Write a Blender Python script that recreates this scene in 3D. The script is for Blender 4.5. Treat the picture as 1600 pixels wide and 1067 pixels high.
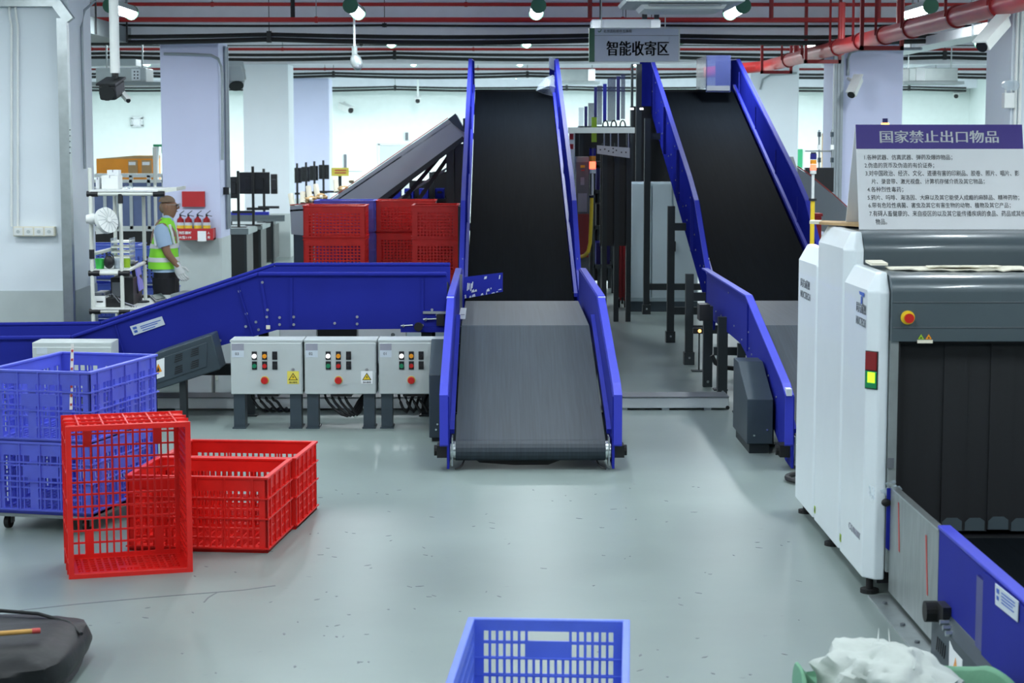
import bpy, bmesh, math, random
from mathutils import Vector, Matrix, Euler

random.seed(7)
SC = bpy.context.scene
for o in list(bpy.data.objects):
    bpy.data.objects.remove(o)
COL = SC.collection
PI = math.pi

# ------------------------------------------------------------------ camera
F_PX = 3000.0
CAM_H = 2.2
PITCH = math.atan((533.5 - 213.0) / F_PX)
YAW = math.atan(25.0 / F_PX)
cam_data = bpy.data.cameras.new('camera')
cam_data.sensor_width = 36.0
cam_data.lens = F_PX / 1600.0 * 36.0
cam_data.clip_end = 200
cam_data.dof.use_dof = True
cam_data.dof.focus_distance = 13.5
cam_data.dof.aperture_fstop = 5.6
cam = bpy.data.objects.new('camera', cam_data)
COL.objects.link(cam)
cam.location = (0, 0, CAM_H)
cam.rotation_euler = Euler((PI / 2 - PITCH, 0, -YAW), 'XYZ')
SC.camera = cam
_R = cam.rotation_euler.to_matrix()
_RIGHT, _UP, _FWD = _R @ Vector((1, 0, 0)), _R @ Vector((0, 1, 0)), _R @ Vector((0, 0, -1))
_C = Vector((0, 0, CAM_H))


def ray(px, py):
    return _FWD * F_PX + _RIGHT * (px - 800.0) - _UP * (py - 533.5)


def PY(px, py, y):          # measured image point at a given distance down the hall
    d = ray(px, py)
    return _C + d * (y / d.y)


def PX(px, py, x):
    d = ray(px, py)
    return _C + d * (x / d.x)


def PZ(px, py, z):
    d = ray(px, py)
    return _C + d * ((z - CAM_H) / d.z)


# ------------------------------------------------------------------ world and exposure
w = bpy.data.worlds.new('hall_world')
SC.world = w
w.use_nodes = True
w.node_tree.nodes['Background'].inputs[0].default_value = (0.80, 0.88, 0.95, 1)
w.node_tree.nodes['Background'].inputs[1].default_value = 0.35
SC.view_settings.view_transform = 'Standard'
SC.view_settings.look = 'None'
SC.view_settings.exposure = 0.34
SC.view_settings.gamma = 1.0
SC.view_settings.use_curve_mapping = False
LAMP_POWER = 62.0
LAMP_COLOR = (0.90, 0.97, 1.0)


# ------------------------------------------------------------------ materials
def lin(c):
    out = []
    for v in c:
        v = v / 255.0
        out.append(v / 12.92 if v <= 0.04045 else ((v + 0.055) / 1.055) ** 2.4)
    return tuple(out)


def mat(name, rgb, rough=0.5, metal=0.0, var=0.06, scale=6.0, bump=0.0, bscale=60.0, stretch=(1, 1, 1),
        emit=None, estr=0.0, alpha=1.0, trans=0.0, spec=0.5, dirt=None, dirt_amt=0.3, dirt_scale=3.0, coat=0.0):
    m = bpy.data.materials.new(name)
    m.use_nodes = True
    nt = m.node_tree
    b = nt.nodes['Principled BSDF']
    c = lin(rgb)
    tc = nt.nodes.new('ShaderNodeTexCoord')
    mp = nt.nodes.new('ShaderNodeMapping')
    mp.inputs['Scale'].default_value = stretch
    nt.links.new(tc.outputs['Object'], mp.inputs[0])
    nz = nt.nodes.new('ShaderNodeTexNoise')
    nz.inputs['Scale'].default_value = scale
    nz.inputs['Detail'].default_value = 5
    nt.links.new(mp.outputs[0], nz.inputs['Vector'])
    rp = nt.nodes.new('ShaderNodeValToRGB')
    rp.color_ramp.elements[0].position = 0.3
    rp.color_ramp.elements[1].position = 0.7
    rp.color_ramp.elements[0].color = tuple(max(0, x * (1 - var)) for x in c) + (1,)
    rp.color_ramp.elements[1].color = tuple(min(1, x * (1 + var)) for x in c) + (1,)
    nt.links.new(nz.outputs['Fac'], rp.inputs[0])
    last = rp.outputs[0]
    if dirt:
        n2 = nt.nodes.new('ShaderNodeTexNoise')
        n2.inputs['Scale'].default_value = dirt_scale
        n2.inputs['Detail'].default_value = 8
        n2.inputs['Roughness'].default_value = 0.7
        nt.links.new(mp.outputs[0], n2.inputs['Vector'])
        r2 = nt.nodes.new('ShaderNodeValToRGB')
        r2.color_ramp.elements[0].position = 0.52
        r2.color_ramp.elements[1].position = 0.75
        r2.color_ramp.elements[0].color = (0, 0, 0, 1)
        r2.color_ramp.elements[1].color = (dirt_amt, dirt_amt, dirt_amt, 1)
        nt.links.new(n2.outputs['Fac'], r2.inputs[0])
        mx = nt.nodes.new('ShaderNodeMixRGB')
        nt.links.new(r2.outputs[0], mx.inputs[0])
        nt.links.new(last, mx.inputs[1])
        mx.inputs[2].default_value = lin(dirt) + (1,)
        last = mx.outputs[0]
    nt.links.new(last, b.inputs['Base Color'])
    b.inputs['Roughness'].default_value = rough
    b.inputs['Metallic'].default_value = metal
    b.inputs['Specular IOR Level'].default_value = spec
    b.inputs['Coat Weight'].default_value = coat
    if trans:
        b.inputs['Transmission Weight'].default_value = trans
        b.inputs['IOR'].default_value = 1.2
    if alpha < 1:
        b.inputs['Alpha'].default_value = alpha
    if emit:
        b.inputs['Emission Color'].default_value = lin(emit) + (1,)
        b.inputs['Emission Strength'].default_value = estr
    if bump:
        n3 = nt.nodes.new('ShaderNodeTexNoise')
        n3.inputs['Scale'].default_value = bscale
        n3.inputs['Detail'].default_value = 4
        nt.links.new(mp.outputs[0], n3.inputs['Vector'])
        bp = nt.nodes.new('ShaderNodeBump')
        bp.inputs['Strength'].default_value = bump
        bp.inputs['Distance'].default_value = 0.01
        nt.links.new(n3.outputs['Fac'], bp.inputs['Height'])
        nt.links.new(bp.outputs[0], b.inputs['Normal'])
    return m


M = {}
M['wall'] = mat('white_wall_paint', (226, 236, 234), 0.7, var=0.02)
M['pillar_lilac'] = mat('lilac_cast_pillar', (200, 206, 234), 0.65, var=0.02, scale=2)  # colour holds the lilac cast of the mixed lights along with paint variation
M['dado'] = mat('grey_dado_paint', (182, 192, 192), 0.6, var=0.03)
M['pillar'] = mat('pale_pillar_paint', (224, 233, 240), 0.65, var=0.02, scale=2)
M['beam'] = mat('pale_beam_paint', (236, 238, 246), 0.7, var=0.03)
M['ceiling'] = mat('ceiling_paint', (236, 238, 244), 0.8, var=0.04)
M['blue'] = mat('blue_enamel', (32, 41, 142), 0.6, var=0.05, scale=3, spec=0.12)
M['blue_matte'] = mat('blue_matt_enamel', (31, 39, 138), 0.7, var=0.05, scale=3, spec=0.0)
M['sack_inner'] = mat('sack_inner_cloth', (168, 176, 156), 0.8, var=0.06)
M['blue_lip'] = mat('blue_enamel_lip', (54, 62, 188), 0.45, var=0.05, scale=3, spec=0.35)
M['belt'] = mat('black_rubber_belt', (45, 55, 64), 0.5, var=0.24, scale=6, stretch=(12, 0.12, 1), bump=0.05, bscale=200, spec=0.4)
M['belt_dark'] = mat('darker_black_belt', (15, 19, 23), 0.8, var=0.16, scale=5, stretch=(10, 0.15, 1), bump=0.04, bscale=200, spec=0.02)  # darker, duller black than the other belt colour
M['steel'] = mat('galvanised_steel', (176, 184, 186), 0.35, 0.85, var=0.1, scale=12)
M['chrome'] = mat('bright_steel', (215, 220, 222), 0.2, 1.0, var=0.04)
M['stainless'] = mat('brushed_stainless', (150, 158, 158), 0.42, 0.55, var=0.14, scale=7, stretch=(1, 3, 0.7))
M['dark_steel'] = mat('dark_grey_painted_steel', (54, 67, 76), 0.45, 0.1, var=0.06)
M['leg_steel'] = mat('charcoal_leg_steel', (34, 42, 46), 0.5, 0.1, var=0.06)
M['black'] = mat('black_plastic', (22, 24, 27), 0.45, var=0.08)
M['rubber'] = mat('black_rubber', (16, 17, 18), 0.6, var=0.1)
M['shell'] = mat('dark_grey_shell', (74, 86, 92), 0.33, 0.15, var=0.03, coat=0.3)
M['white_panel'] = mat('white_gloss_panel', (222, 231, 236), 0.32, var=0.015, coat=0.3)
M['white'] = mat('white_plastic', (228, 232, 230), 0.45, var=0.03)
M['offwhite'] = mat('off_white_tube', (215, 220, 212), 0.4, var=0.03)
M['grey_box'] = mat('light_grey_enclosure', (186, 194, 194), 0.45, var=0.02)
M['red_crate'] = mat('red_crate_plastic', (222, 30, 24), 0.38, var=0.07, scale=9)
M['blue_crate'] = mat('blue_crate_plastic', (88, 100, 214), 0.42, var=0.07, scale=9, dirt=(150, 160, 190), dirt_amt=0.25)
M['lightblue_crate'] = mat('cornflower_crate_plastic', (100, 126, 226), 0.4, var=0.05, scale=9)
M['red_pipe'] = mat('red_pipe_paint', (176, 40, 40), 0.4, var=0.1, scale=4)
M['red_dark'] = mat('dark_red_pipe_paint', (140, 30, 34), 0.45, var=0.1, scale=4)
M['cable'] = mat('black_cable', (18, 20, 22), 0.55, var=0.1)
M['conduit'] = mat('grey_conduit', (150, 160, 166), 0.45, 0.3, var=0.06)
M['tray'] = mat('grey_cable_tray', (128, 138, 140), 0.45, 0.3, var=0.08)
M['tray_white'] = mat('white_cable_tray', (205, 212, 215), 0.45, 0.1, var=0.05)
M['green'] = mat('green_cap', (76, 130, 104), 0.4)
M['lamp_body'] = mat('lamp_grey_body', (150, 160, 160), 0.35, 0.4)
M['lens'] = mat('lit_lamp_lens', (255, 255, 255), 0.4, emit=(240, 250, 255), estr=21.0)
M['amber'] = mat('amber_lens', (235, 150, 30), 0.3)
M['yellow'] = mat('yellow_plastic', (232, 200, 40), 0.45)
M['yellow_label'] = mat('yellow_warning_label', (226, 210, 90), 0.5)
M['red_btn'] = mat('red_button', (190, 28, 24), 0.35)
M['green_btn'] = mat('green_button', (20, 130, 90), 0.35)
M['white_lit'] = mat('lit_white_button', (255, 255, 255), 0.4, emit=(255, 255, 255), estr=1.3)
M['label'] = mat('pale_label', (196, 206, 216), 0.5, var=0.05)
M['label_grey'] = mat('mauve_grey_label', (150, 152, 165), 0.5)
M['ink'] = mat('dark_ink', (30, 36, 46), 0.6)
M['ink_blue'] = mat('blue_ink', (50, 90, 180), 0.6)
M['paper'] = mat('white_paper', (232, 236, 238), 0.7, var=0.02)
M['purple'] = mat('violet_print', (58, 42, 132), 0.5, var=0.02)
M['board'] = mat('sign_board_white', (226, 230, 234), 0.5, var=0.015)
M['sign_grey'] = mat('sign_pale_lilac', (214, 220, 236), 0.4, var=0.02)
M['green_frame'] = mat('sign_green_frame', (74, 120, 96), 0.35, var=0.05)
M['kraft'] = mat('brown_cardboard', (176, 146, 104), 0.8, var=0.1)
M['cream'] = mat('torn_pale_card', (226, 222, 204), 0.8, var=0.06)
M['orange'] = mat('orange_panel', (236, 150, 30), 0.5, var=0.05)
M['wood'] = mat('tan_wood', (196, 150, 78), 0.6, var=0.1, stretch=(1, 1, 0.2))
M['curtain'] = mat('black_lead_curtain', (17, 20, 24), 0.65, var=0.1, stretch=(6, 1, 0.5))
M['bag'] = mat('black_poly_bag', (22, 24, 27), 0.5, spec=0.3, var=0.25, scale=5, bump=0.6, bscale=7)
M['bag_white'] = mat('white_sack', (180, 188, 184), 0.75, var=0.06, bump=0.45, bscale=14)
M['bag_green'] = mat('green_sack_cloth', (104, 156, 126), 0.75, var=0.08, bump=0.4, bscale=12)
M['skin'] = mat('skin', (150, 112, 88), 0.55, var=0.04)
M['hair'] = mat('short_grey_hair', (138, 116, 96), 0.8, var=0.12, scale=40)
M['shirt'] = mat('pale_blue_shirt', (170, 196, 224), 0.8, var=0.03)
M['vest'] = mat('lime_vest', (150, 240, 60), 0.7, var=0.04)
M['reflect'] = mat('reflective_band', (225, 230, 230), 0.4, var=0.03)
M['trousers'] = mat('black_trousers', (22, 24, 30), 0.8)
M['glove'] = mat('white_glove', (222, 226, 226), 0.8)
M['screen'] = mat('violet_screen', (110, 110, 190), 0.35, emit=(110, 112, 190), estr=0.25)
M['red_ext'] = mat('red_cylinder_paint', (150, 20, 28), 0.3)
M['notice_red'] = mat('red_notice', (176, 34, 40), 0.6)
M['ribbon_label'] = mat('yellow_band_label', (232, 196, 60), 0.5)
M['lime'] = mat('lime_plastic', (150, 190, 40), 0.5)
M['green_cup'] = mat('green_cup', (60, 190, 80), 0.5)
M['glassy'] = mat('clear_plastic', (210, 225, 235), 0.15, alpha=0.35)
M['clear_blue'] = mat('clear_guard_sheet', (58, 68, 116), 0.25, alpha=0.6)
M['window'] = mat('blue_grey_glass', (112, 126, 168), 0.25, var=0.12, scale=3)
M['red_lit'] = mat('lit_red_lens', (255, 90, 70), 0.3, emit=(255, 80, 55), estr=4.0)
M['green_lit'] = mat('lit_green_lens', (190, 250, 50), 0.3, emit=(180, 250, 40), estr=0.9)
M['red_lens'] = mat('dark_red_lens', (130, 18, 26), 0.25)
M['green_lens'] = mat('green_lens', (20, 130, 80), 0.25)
M['amber_lit'] = mat('lit_amber_lens', (255, 190, 110), 0.3, emit=(255, 180, 90), estr=3.0)
M['navy'] = mat('navy_lens', (30, 30, 120), 0.3)
M['grey_mid'] = mat('mid_grey_plastic', (96, 102, 108), 0.45)
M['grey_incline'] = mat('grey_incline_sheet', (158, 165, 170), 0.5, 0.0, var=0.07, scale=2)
M['red_tape'] = mat('red_tape', (190, 70, 66), 0.5)
M['green_sign'] = mat('green_sign_print', (30, 150, 100), 0.5)
M['cabinet'] = mat('pale_blue_grey_cabinet', (186, 204, 212), 0.4, var=0.02)


def floor_material():
    m = bpy.data.materials.new('grey_green_epoxy_floor')
    m.use_nodes = True
    nt = m.node_tree
    b = nt.nodes['Principled BSDF']
    tc = nt.nodes.new('ShaderNodeTexCoord')
    n1 = nt.nodes.new('ShaderNodeTexNoise')
    n1.inputs['Scale'].default_value = 0.9
    n1.inputs['Detail'].default_value = 6
    nt.links.new(tc.outputs['Object'], n1.inputs['Vector'])
    r1 = nt.nodes.new('ShaderNodeValToRGB')
    r1.color_ramp.elements[0].position = 0.32
    r1.color_ramp.elements[1].position = 0.68
    r1.color_ramp.elements[0].color = lin((123, 136, 133)) + (1,)
    r1.color_ramp.elements[1].color = lin((136, 150, 147)) + (1,)
    nt.links.new(n1.outputs['Fac'], r1.inputs[0])
    # small dark scuffs
    mp = nt.nodes.new('ShaderNodeMapping')
    mp.inputs['Scale'].default_value = (6, 9, 1)
    nt.links.new(tc.outputs['Object'], mp.inputs[0])
    n2 = nt.nodes.new('ShaderNodeTexNoise')
    n2.inputs['Scale'].default_value = 2.2
    n2.inputs['Detail'].default_value = 2
    n2.inputs['Roughness'].default_value = 0.5
    nt.links.new(mp.outputs[0], n2.inputs['Vector'])
    r2 = nt.nodes.new('ShaderNodeValToRGB')
    r2.color_ramp.elements[0].position = 0.72
    r2.color_ramp.elements[1].position = 0.80
    r2.color_ramp.elements[0].color = (0, 0, 0, 1)
    r2.color_ramp.elements[1].color = (0.4, 0.4, 0.4, 1)
    nt.links.new(n2.outputs['Fac'], r2.inputs[0])
    mx = nt.nodes.new('ShaderNodeMixRGB')
    nt.links.new(r2.outputs[0], mx.inputs[0])
    nt.links.new(r1.outputs[0], mx.inputs[1])
    mx.inputs[2].default_value = lin((82, 90, 88)) + (1,)
    nt.links.new(mx.outputs[0], b.inputs['Base Color'])
    r3 = nt.nodes.new('ShaderNodeMapRange')
    r3.inputs[3].default_value = 0.30
    r3.inputs[4].default_value = 0.40
    nt.links.new(n1.outputs['Fac'], r3.inputs[0])
    nt.links.new(r3.outputs[0], b.inputs['Roughness'])
    b.inputs['Specular IOR Level'].default_value = 0.32
    n3 = nt.nodes.new('ShaderNodeTexNoise')
    n3.inputs['Scale'].default_value = 3.0
    nt.links.new(tc.outputs['Object'], n3.inputs['Vector'])
    bp = nt.nodes.new('ShaderNodeBump')
    bp.inputs['Strength'].default_value = 0.06
    bp.inputs['Distance'].default_value = 0.02
    nt.links.new(n3.outputs['Fac'], bp.inputs['Height'])
    nt.links.new(bp.outputs[0], b.inputs['Normal'])
    return m


M['floor'] = floor_material()


# ------------------------------------------------------------------ mesh helpers
class MB:
    def __init__(self):
        self.v = []
        self.f = []

    def add(self, vs, fs):
        n = len(self.v)
        self.v += [Vector(p) for p in vs]
        self.f += [tuple(i + n for i in f) for f in fs]
        return self

    def b2(self, x0, x1, y0, y1, z0, z1, mx=None):
        vs = [Vector((x, y, z)) for z in (z0, z1) for y in (y0, y1) for x in (x0, x1)]
        if mx is not None:
            vs = [mx @ p for p in vs]
        return self.add(vs, [(0, 2, 3, 1), (4, 5, 7, 6), (0, 1, 5, 4), (2, 6, 7, 3), (0, 4, 6, 2), (1, 3, 7, 5)])

    def box(self, c, s, mx=None):
        return self.b2(c[0] - s[0] / 2, c[0] + s[0] / 2, c[1] - s[1] / 2, c[1] + s[1] / 2, c[2] - s[2] / 2, c[2] + s[2] / 2, mx)

    def bar(self, p0, p1, w, h=None, up=(0, 0, 1)):
        p0, p1 = Vector(p0), Vector(p1)
        h = h or w
        d = (p1 - p0).normalized()
        u = Vector(up)
        if abs(d.dot(u)) > 0.98:
            u = Vector((0, 1, 0))
        s = d.cross(u).normalized() * (w / 2)
        t = s.cross(d).normalized() * (h / 2)
        vs = [p + a * s + b * t for p in (p0, p1) for b in (-1, 1) for a in (-1, 1)]
        return self.add(vs, [(0, 2, 3, 1), (4, 5, 7, 6), (0, 1, 5, 4), (2, 6, 7, 3), (0, 4, 6, 2), (1, 3, 7, 5)])

    def cyl(self, p0, p1, r, r2=None, n=12, caps=True):
        p0, p1 = Vector(p0), Vector(p1)
        r2 = r if r2 is None else r2
        d = (p1 - p0).normalized()
        u = Vector((0, 0, 1)) if abs(d.z) < 0.9 else Vector((1, 0, 0))
        s = d.cross(u).normalized()
        t = s.cross(d)
        vs = []
        for p, rr in ((p0, r), (p1, r2)):
            for i in range(n):
                a = 2 * PI * i / n
                vs.append(p + s * math.cos(a) * rr + t * math.sin(a) * rr)
        fs = [(i, (i + 1) % n, n + (i + 1) % n, n + i) for i in range(n)]
        if caps:
            fs += [tuple(range(n - 1, -1, -1)), tuple(range(n, 2 * n))]
        return self.add(vs, fs)

    def tube(self, pts, r, n=8):
        pts = [Vector(p) for p in pts]
        vs, fs = [], []
        for i, p in enumerate(pts):
            a = pts[max(i - 1, 0)]
            b = pts[min(i + 1, len(pts) - 1)]
            d = (b - a).normalized()
            u = Vector((0, 0, 1)) if abs(d.z) < 0.95 else Vector((0, 1, 0))
            s = d.cross(u).normalized()
            t = s.cross(d)
            for k in range(n):
                q = 2 * PI * k / n
                vs.append(p + (s * math.cos(q) + t * math.sin(q)) * r)
        for i in range(len(pts) - 1):
            for k in range(n):
                fs.append((i * n + k, i * n + (k + 1) % n, (i + 1) * n + (k + 1) % n, (i + 1) * n + k))
        fs += [tuple(range(n - 1, -1, -1)), tuple(range((len(pts) - 1) * n, len(pts) * n))]
        return self.add(vs, fs)

    def grid(self, O, U, V, N, us, vs, full):      # one connected perforated plate: cells (i, j) that are full, thickness N
        O, U, V, N = Vector(O), Vector(U), Vector(V), Vector(N)
        nu, nv = len(us), len(vs)
        idx = {}
        V2, F2 = [], []

        def vi(i, j, k):
            if (i, j, k) not in idx:
                idx[(i, j, k)] = len(V2)
                V2.append(O + U * us[i] + V * vs[j] + N * k)
            return idx[(i, j, k)]
        ok = lambda i, j: 0 <= i < nu - 1 and 0 <= j < nv - 1 and full(i, j)
        for i in range(nu - 1):
            for j in range(nv - 1):
                if not ok(i, j):
                    continue
                F2.append((vi(i, j, 0), vi(i, j + 1, 0), vi(i + 1, j + 1, 0), vi(i + 1, j, 0)))
                F2.append((vi(i, j, 1), vi(i + 1, j, 1), vi(i + 1, j + 1, 1), vi(i, j + 1, 1)))
                for di, dj, a, b in ((-1, 0, (i, j), (i, j + 1)), (1, 0, (i + 1, j + 1), (i + 1, j)), (0, -1, (i + 1, j), (i, j)), (0, 1, (i, j + 1), (i + 1, j + 1))):
                    if not ok(i + di, j + dj):
                        F2.append((vi(a[0], a[1], 0), vi(a[0], a[1], 1), vi(b[0], b[1], 1), vi(b[0], b[1], 0)))
        return self.add(V2, F2)

    def prism(self, poly, vec):
        poly = [Vector(p) for p in poly]
        vec = Vector(vec)
        n = len(poly)
        fs = [tuple(range(n - 1, -1, -1)), tuple(range(n, 2 * n))]
        fs += [(i, (i + 1) % n, n + (i + 1) % n, n + i) for i in range(n)]
        return self.add(poly + [p + vec for p in poly], fs)

    def strip(self, line, vec, th):            # a thick ribbon: line of points, swept by vec, thickened by th (vector)
        line = [Vector(p) for p in line]
        vec, th = Vector(vec), Vector(th)
        for a, b in zip(line[:-1], line[1:]):
            self.prism([a, b, b + vec, a + vec], th)
        return self

    def loft(self, rings, n=14):               # rings: (center, rx, ry, axis_u, axis_v)
        vs, fs = [], []
        for c, rx, ry, u, v in rings:
            c, u, v = Vector(c), Vector(u), Vector(v)
            for k in range(n):
                a = 2 * PI * k / n
                vs.append(c + u * math.cos(a) * rx + v * math.sin(a) * ry)
        for i in range(len(rings) - 1):
            for k in range(n):
                fs.append((i * n + k, i * n + (k + 1) % n, (i + 1) * n + (k + 1) % n, (i + 1) * n + k))
        fs += [tuple(range(n - 1, -1, -1)), tuple(range((len(rings) - 1) * n, len(rings) * n))]
        return self.add(vs, fs)

    def lathe(self, prof, c=(0, 0, 0), n=16, mx=None):
        c = Vector(c)
        vs, fs = [], []
        for r, z in prof:
            for k in range(n):
                a = 2 * PI * k / n
                p = Vector((r * math.cos(a), r * math.sin(a), z))
                vs.append((mx @ p if mx is not None else p) + c)
        for i in range(len(prof) - 1):
            for k in range(n):
                fs.append((i * n + k, i * n + (k + 1) % n, (i + 1) * n + (k + 1) % n, (i + 1) * n + k))
        fs += [tuple(range(n - 1, -1, -1)), tuple(range((len(prof) - 1) * n, len(prof) * n))]
        return self.add(vs, fs)

    def ell(self, c, r, seg=12, rings=8, mx=None):
        prof = []
        for i in range(rings + 1):
            a = -PI / 2 + PI * i / rings
            prof.append((max(math.cos(a), 0.02), math.sin(a)))
        S = Matrix.Diagonal(Vector((r[0], r[1], r[2])))
        S = (mx @ S) if mx is not None else S
        return self.lathe(prof, c, seg, S)

    def mesh(self, name, m, inv=None, smooth=False):
        me = bpy.data.meshes.new(name)
        vs = [inv @ p for p in self.v] if inv is not None else self.v
        me.from_pydata(vs, [], self.f)
        bm = bmesh.new()
        bm.from_mesh(me)
        bmesh.ops.recalc_face_normals(bm, faces=bm.faces)
        if smooth:
            for f in bm.faces:
                f.smooth = True
            for e in bm.edges:
                if len(e.link_faces) == 2 and e.calc_face_angle(0) > 0.7:
                    e.smooth = False
        bm.to_mesh(me)
        bm.free()
        me.materials.append(m)
        return me


def finish(o, bevel, seg=2):
    if bevel:
        b = o.modifiers.new('bevel', 'BEVEL')
        b.width = bevel
        b.segments = seg
        b.limit_method = 'ANGLE'
        b.angle_limit = 0.6


def props(o, label=None, cat=None, group=None, kind=None):
    if label:
        o['label'] = label
    if cat:
        o['category'] = cat
    if group:
        o['group'] = group
    if kind:
        o['kind'] = kind
    return o


TEXTS = []


class Thing:
    def __init__(self, name, label, cat, loc=(0, 0, 0), rot=(0, 0, 0), group=None, kind=None):
        o = bpy.data.objects.new(name, None)
        o.empty_display_size = 0.1
        COL.objects.link(o)
        o.location = loc
        o.rotation_euler = rot
        props(o, label, cat, group, kind)
        self.o = o
        self.M = Matrix.Translation(Vector(loc)) @ Euler(rot).to_matrix().to_4x4()
        self.inv = self.M.inverted()

    def part(self, name, mb, m, parent=None, local=False, bevel=0, smooth=False, label=None, kind=None, seg=2):
        me = mb.mesh(name, M[m] if isinstance(m, str) else m, None if local else self.inv, smooth)
        o = bpy.data.objects.new(name, me)
        COL.objects.link(o)
        o.parent = parent or self.o
        finish(o, bevel, seg)
        if label:
            o['label'] = label
        if kind:
            o['kind'] = kind
        return o

    def pieces(self, name, meshdata, mats, parent=None):   # alike pieces sharing mesh data, each at a local matrix
        for mm in mats:
            o = bpy.data.objects.new(name, meshdata)
            COL.objects.link(o)
            o.parent = parent or self.o
            o.matrix_local = mm

    def text(self, body, size, mx, m, parent=None, name='lettering', align='LEFT', off=0.0, ext=0.0008, space=1.0, line=1.0, valign='CENTER', sx=1.0, fit=None):
        cu = bpy.data.curves.new(name, 'FONT')
        cu.body = body
        cu.size = size
        cu.align_x = align
        cu.align_y = valign
        cu.offset = off
        cu.extrude = ext
        cu.space_character = space
        cu.space_line = line
        cu.resolution_u = 2
        cu.materials.append(M[m])
        o = bpy.data.objects.new(name, cu)
        COL.objects.link(o)
        o.parent = parent or self.o
        o.matrix_local = self.inv @ mx @ Matrix.Diagonal((sx, 1, 1, 1))
        TEXTS.append((o, fit))
        return o


def front_mx(p):      # text facing the camera end of the hall (-Y)
    return Matrix.Translation(Vector(p)) @ Euler((PI / 2, 0, 0)).to_matrix().to_4x4()


def left_mx(p):       # text on a face looking towards -X
    r = Matrix(((0, 0, -1), (-1, 0, 0), (0, 1, 0))).to_4x4()
    return Matrix.Translation(Vector(p)) @ r


def solo(name, mb, m, label, cat, group=None, bevel=0, smooth=False, kind=None, seg=2):
    vs = mb.v
    zc = min(p.z for p in vs)
    c = Vector((sum(p.x for p in vs) / len(vs), sum(p.y for p in vs) / len(vs), zc))
    me = mb.mesh(name, M[m] if isinstance(m, str) else m, Matrix.Translation(-c), smooth)
    o = bpy.data.objects.new(name, me)
    COL.objects.link(o)
    o.location = c
    props(o, label, cat, group, kind)
    finish(o, bevel, seg)
    return o


def struct(name, mb, m, bevel=0, smooth=False):
    me = mb.mesh(name, M[m], None, smooth)
    o = bpy.data.objects.new(name, me)
    COL.objects.link(o)
    o['kind'] = 'structure'
    finish(o, bevel)
    return o


def sub(parent, name, mb, m, bevel=0, smooth=False, label=None):   # a world-space child of an untransformed parent
    me = mb.mesh(name, M[m], parent.matrix_basis.inverted(), smooth)
    o = bpy.data.objects.new(name, me)
    COL.objects.link(o)
    o.parent = parent
    finish(o, bevel)
    if label:
        o['label'] = label
    return o


def dup(root, loc, rot=(0, 0, 0), label=None, group=None):
    r = root.copy()
    COL.objects.link(r)
    r.location = loc
    r.rotation_euler = rot
    if label:
        r['label'] = label
    if group:
        r['group'] = group
    for ch in list(root.children):
        c = ch.copy()
        COL.objects.link(c)
        c.parent = r
        for g in list(ch.children):
            d = g.copy()
            COL.objects.link(d)
            d.parent = c
    return r


def smooth_all(o, lv=1):
    s = o.modifiers.new('sub', 'SUBSURF')
    s.levels = lv
    s.render_levels = lv


# ================================================================== LIGHTS OF THE HALL
_lamp = None


def tube_light(x, y, h, label):
    global _lamp
    if _lamp is None:
        t = Thing('tube_light', label, 'ceiling light', (0, 0, 0))
        b = MB()
        pts = [(0.085 * math.cos(a), 0, 0.085 * math.sin(a)) for a in [i * PI / 8 for i in range(9)]]
        b.prism([(p[0], -0.62, p[2]) for p in pts], (0, 1.24, 0))
        t.part('housing', b, 'lamp_body', local=True, smooth=True)
        l = MB()
        pts = [(0.075 * math.cos(a), 0, 0.075 * math.sin(a)) for a in [PI + i * PI / 8 for i in range(9)]]
        l.prism([(p[0], -0.6, p[2]) for p in pts], (0, 1.2, 0))
        t.part('diffuser', l, 'lens', local=True, smooth=True)
        for s in (-1, 1):
            t.part('end_cap', MB().cyl((0, s * 0.62, 0), (0, s * 0.66, 0), 0.092, n=16), 'green', local=True)
            t.part('hanger', MB().bar((0, s * 0.35, 0.06), (0, s * 0.35, 0.535), 0.02), 'lamp_body', local=True)
        ld = bpy.data.lights.new('lamp_light', 'AREA')
        ld.shape = 'RECTANGLE'
        ld.size, ld.size_y = 0.13, 1.18
        ld.energy = LAMP_POWER
        ld.color = LAMP_COLOR
        lo = bpy.data.objects.new('lamp_light', ld)
        COL.objects.link(lo)
        lo.parent = t.o
        lo.location = (0, 0, -0.082)
        _lamp = t.o
        t.o.location = (x, y, h)
        return t.o
    return dup(_lamp, (x, y, h), label=label)


# (place, label) of each lamp; rows run across the hall between the beams
LAMP_H = 3.72
COLS = [(-10.2, 'far left'), (-7.2, 'left'), (-4.5, 'above the left pillars'), (-1.7, 'left of the middle'), (0.5, 'over the middle conveyor'),
        (2.9, 'over the right conveyor'), (5.1, 'beside the red main'), (7.9, 'right'), (10.4, 'far right')]
ROWS = [(2.5, 'front row', 16), (7.0, 'row over the open floor', 22), (11.5, 'row over the scanner', 25),
        (14.8, 'row before the near pillars', 25), (23.4, 'row before the first beam', 52), (31.0, 'row behind the first beam', 72),
        (39.5, 'row behind the second beam', 92), (48.0, 'row before the back wall', 190)]
for ry, rl, pw in ROWS:
    ldr = None
    for cx, cl in COLS:
        t = tube_light(cx, ry, LAMP_H, 'grey tube lamp with green end caps, %s, %s' % (cl, rl))
        t['group'] = 'ceiling tube lamps'
        for ch in t.children:
            if ch.type == 'LIGHT':
                if ldr is None:
                    ldr = ch.data.copy()
                    ldr.energy = pw
                ch.data = ldr

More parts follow.
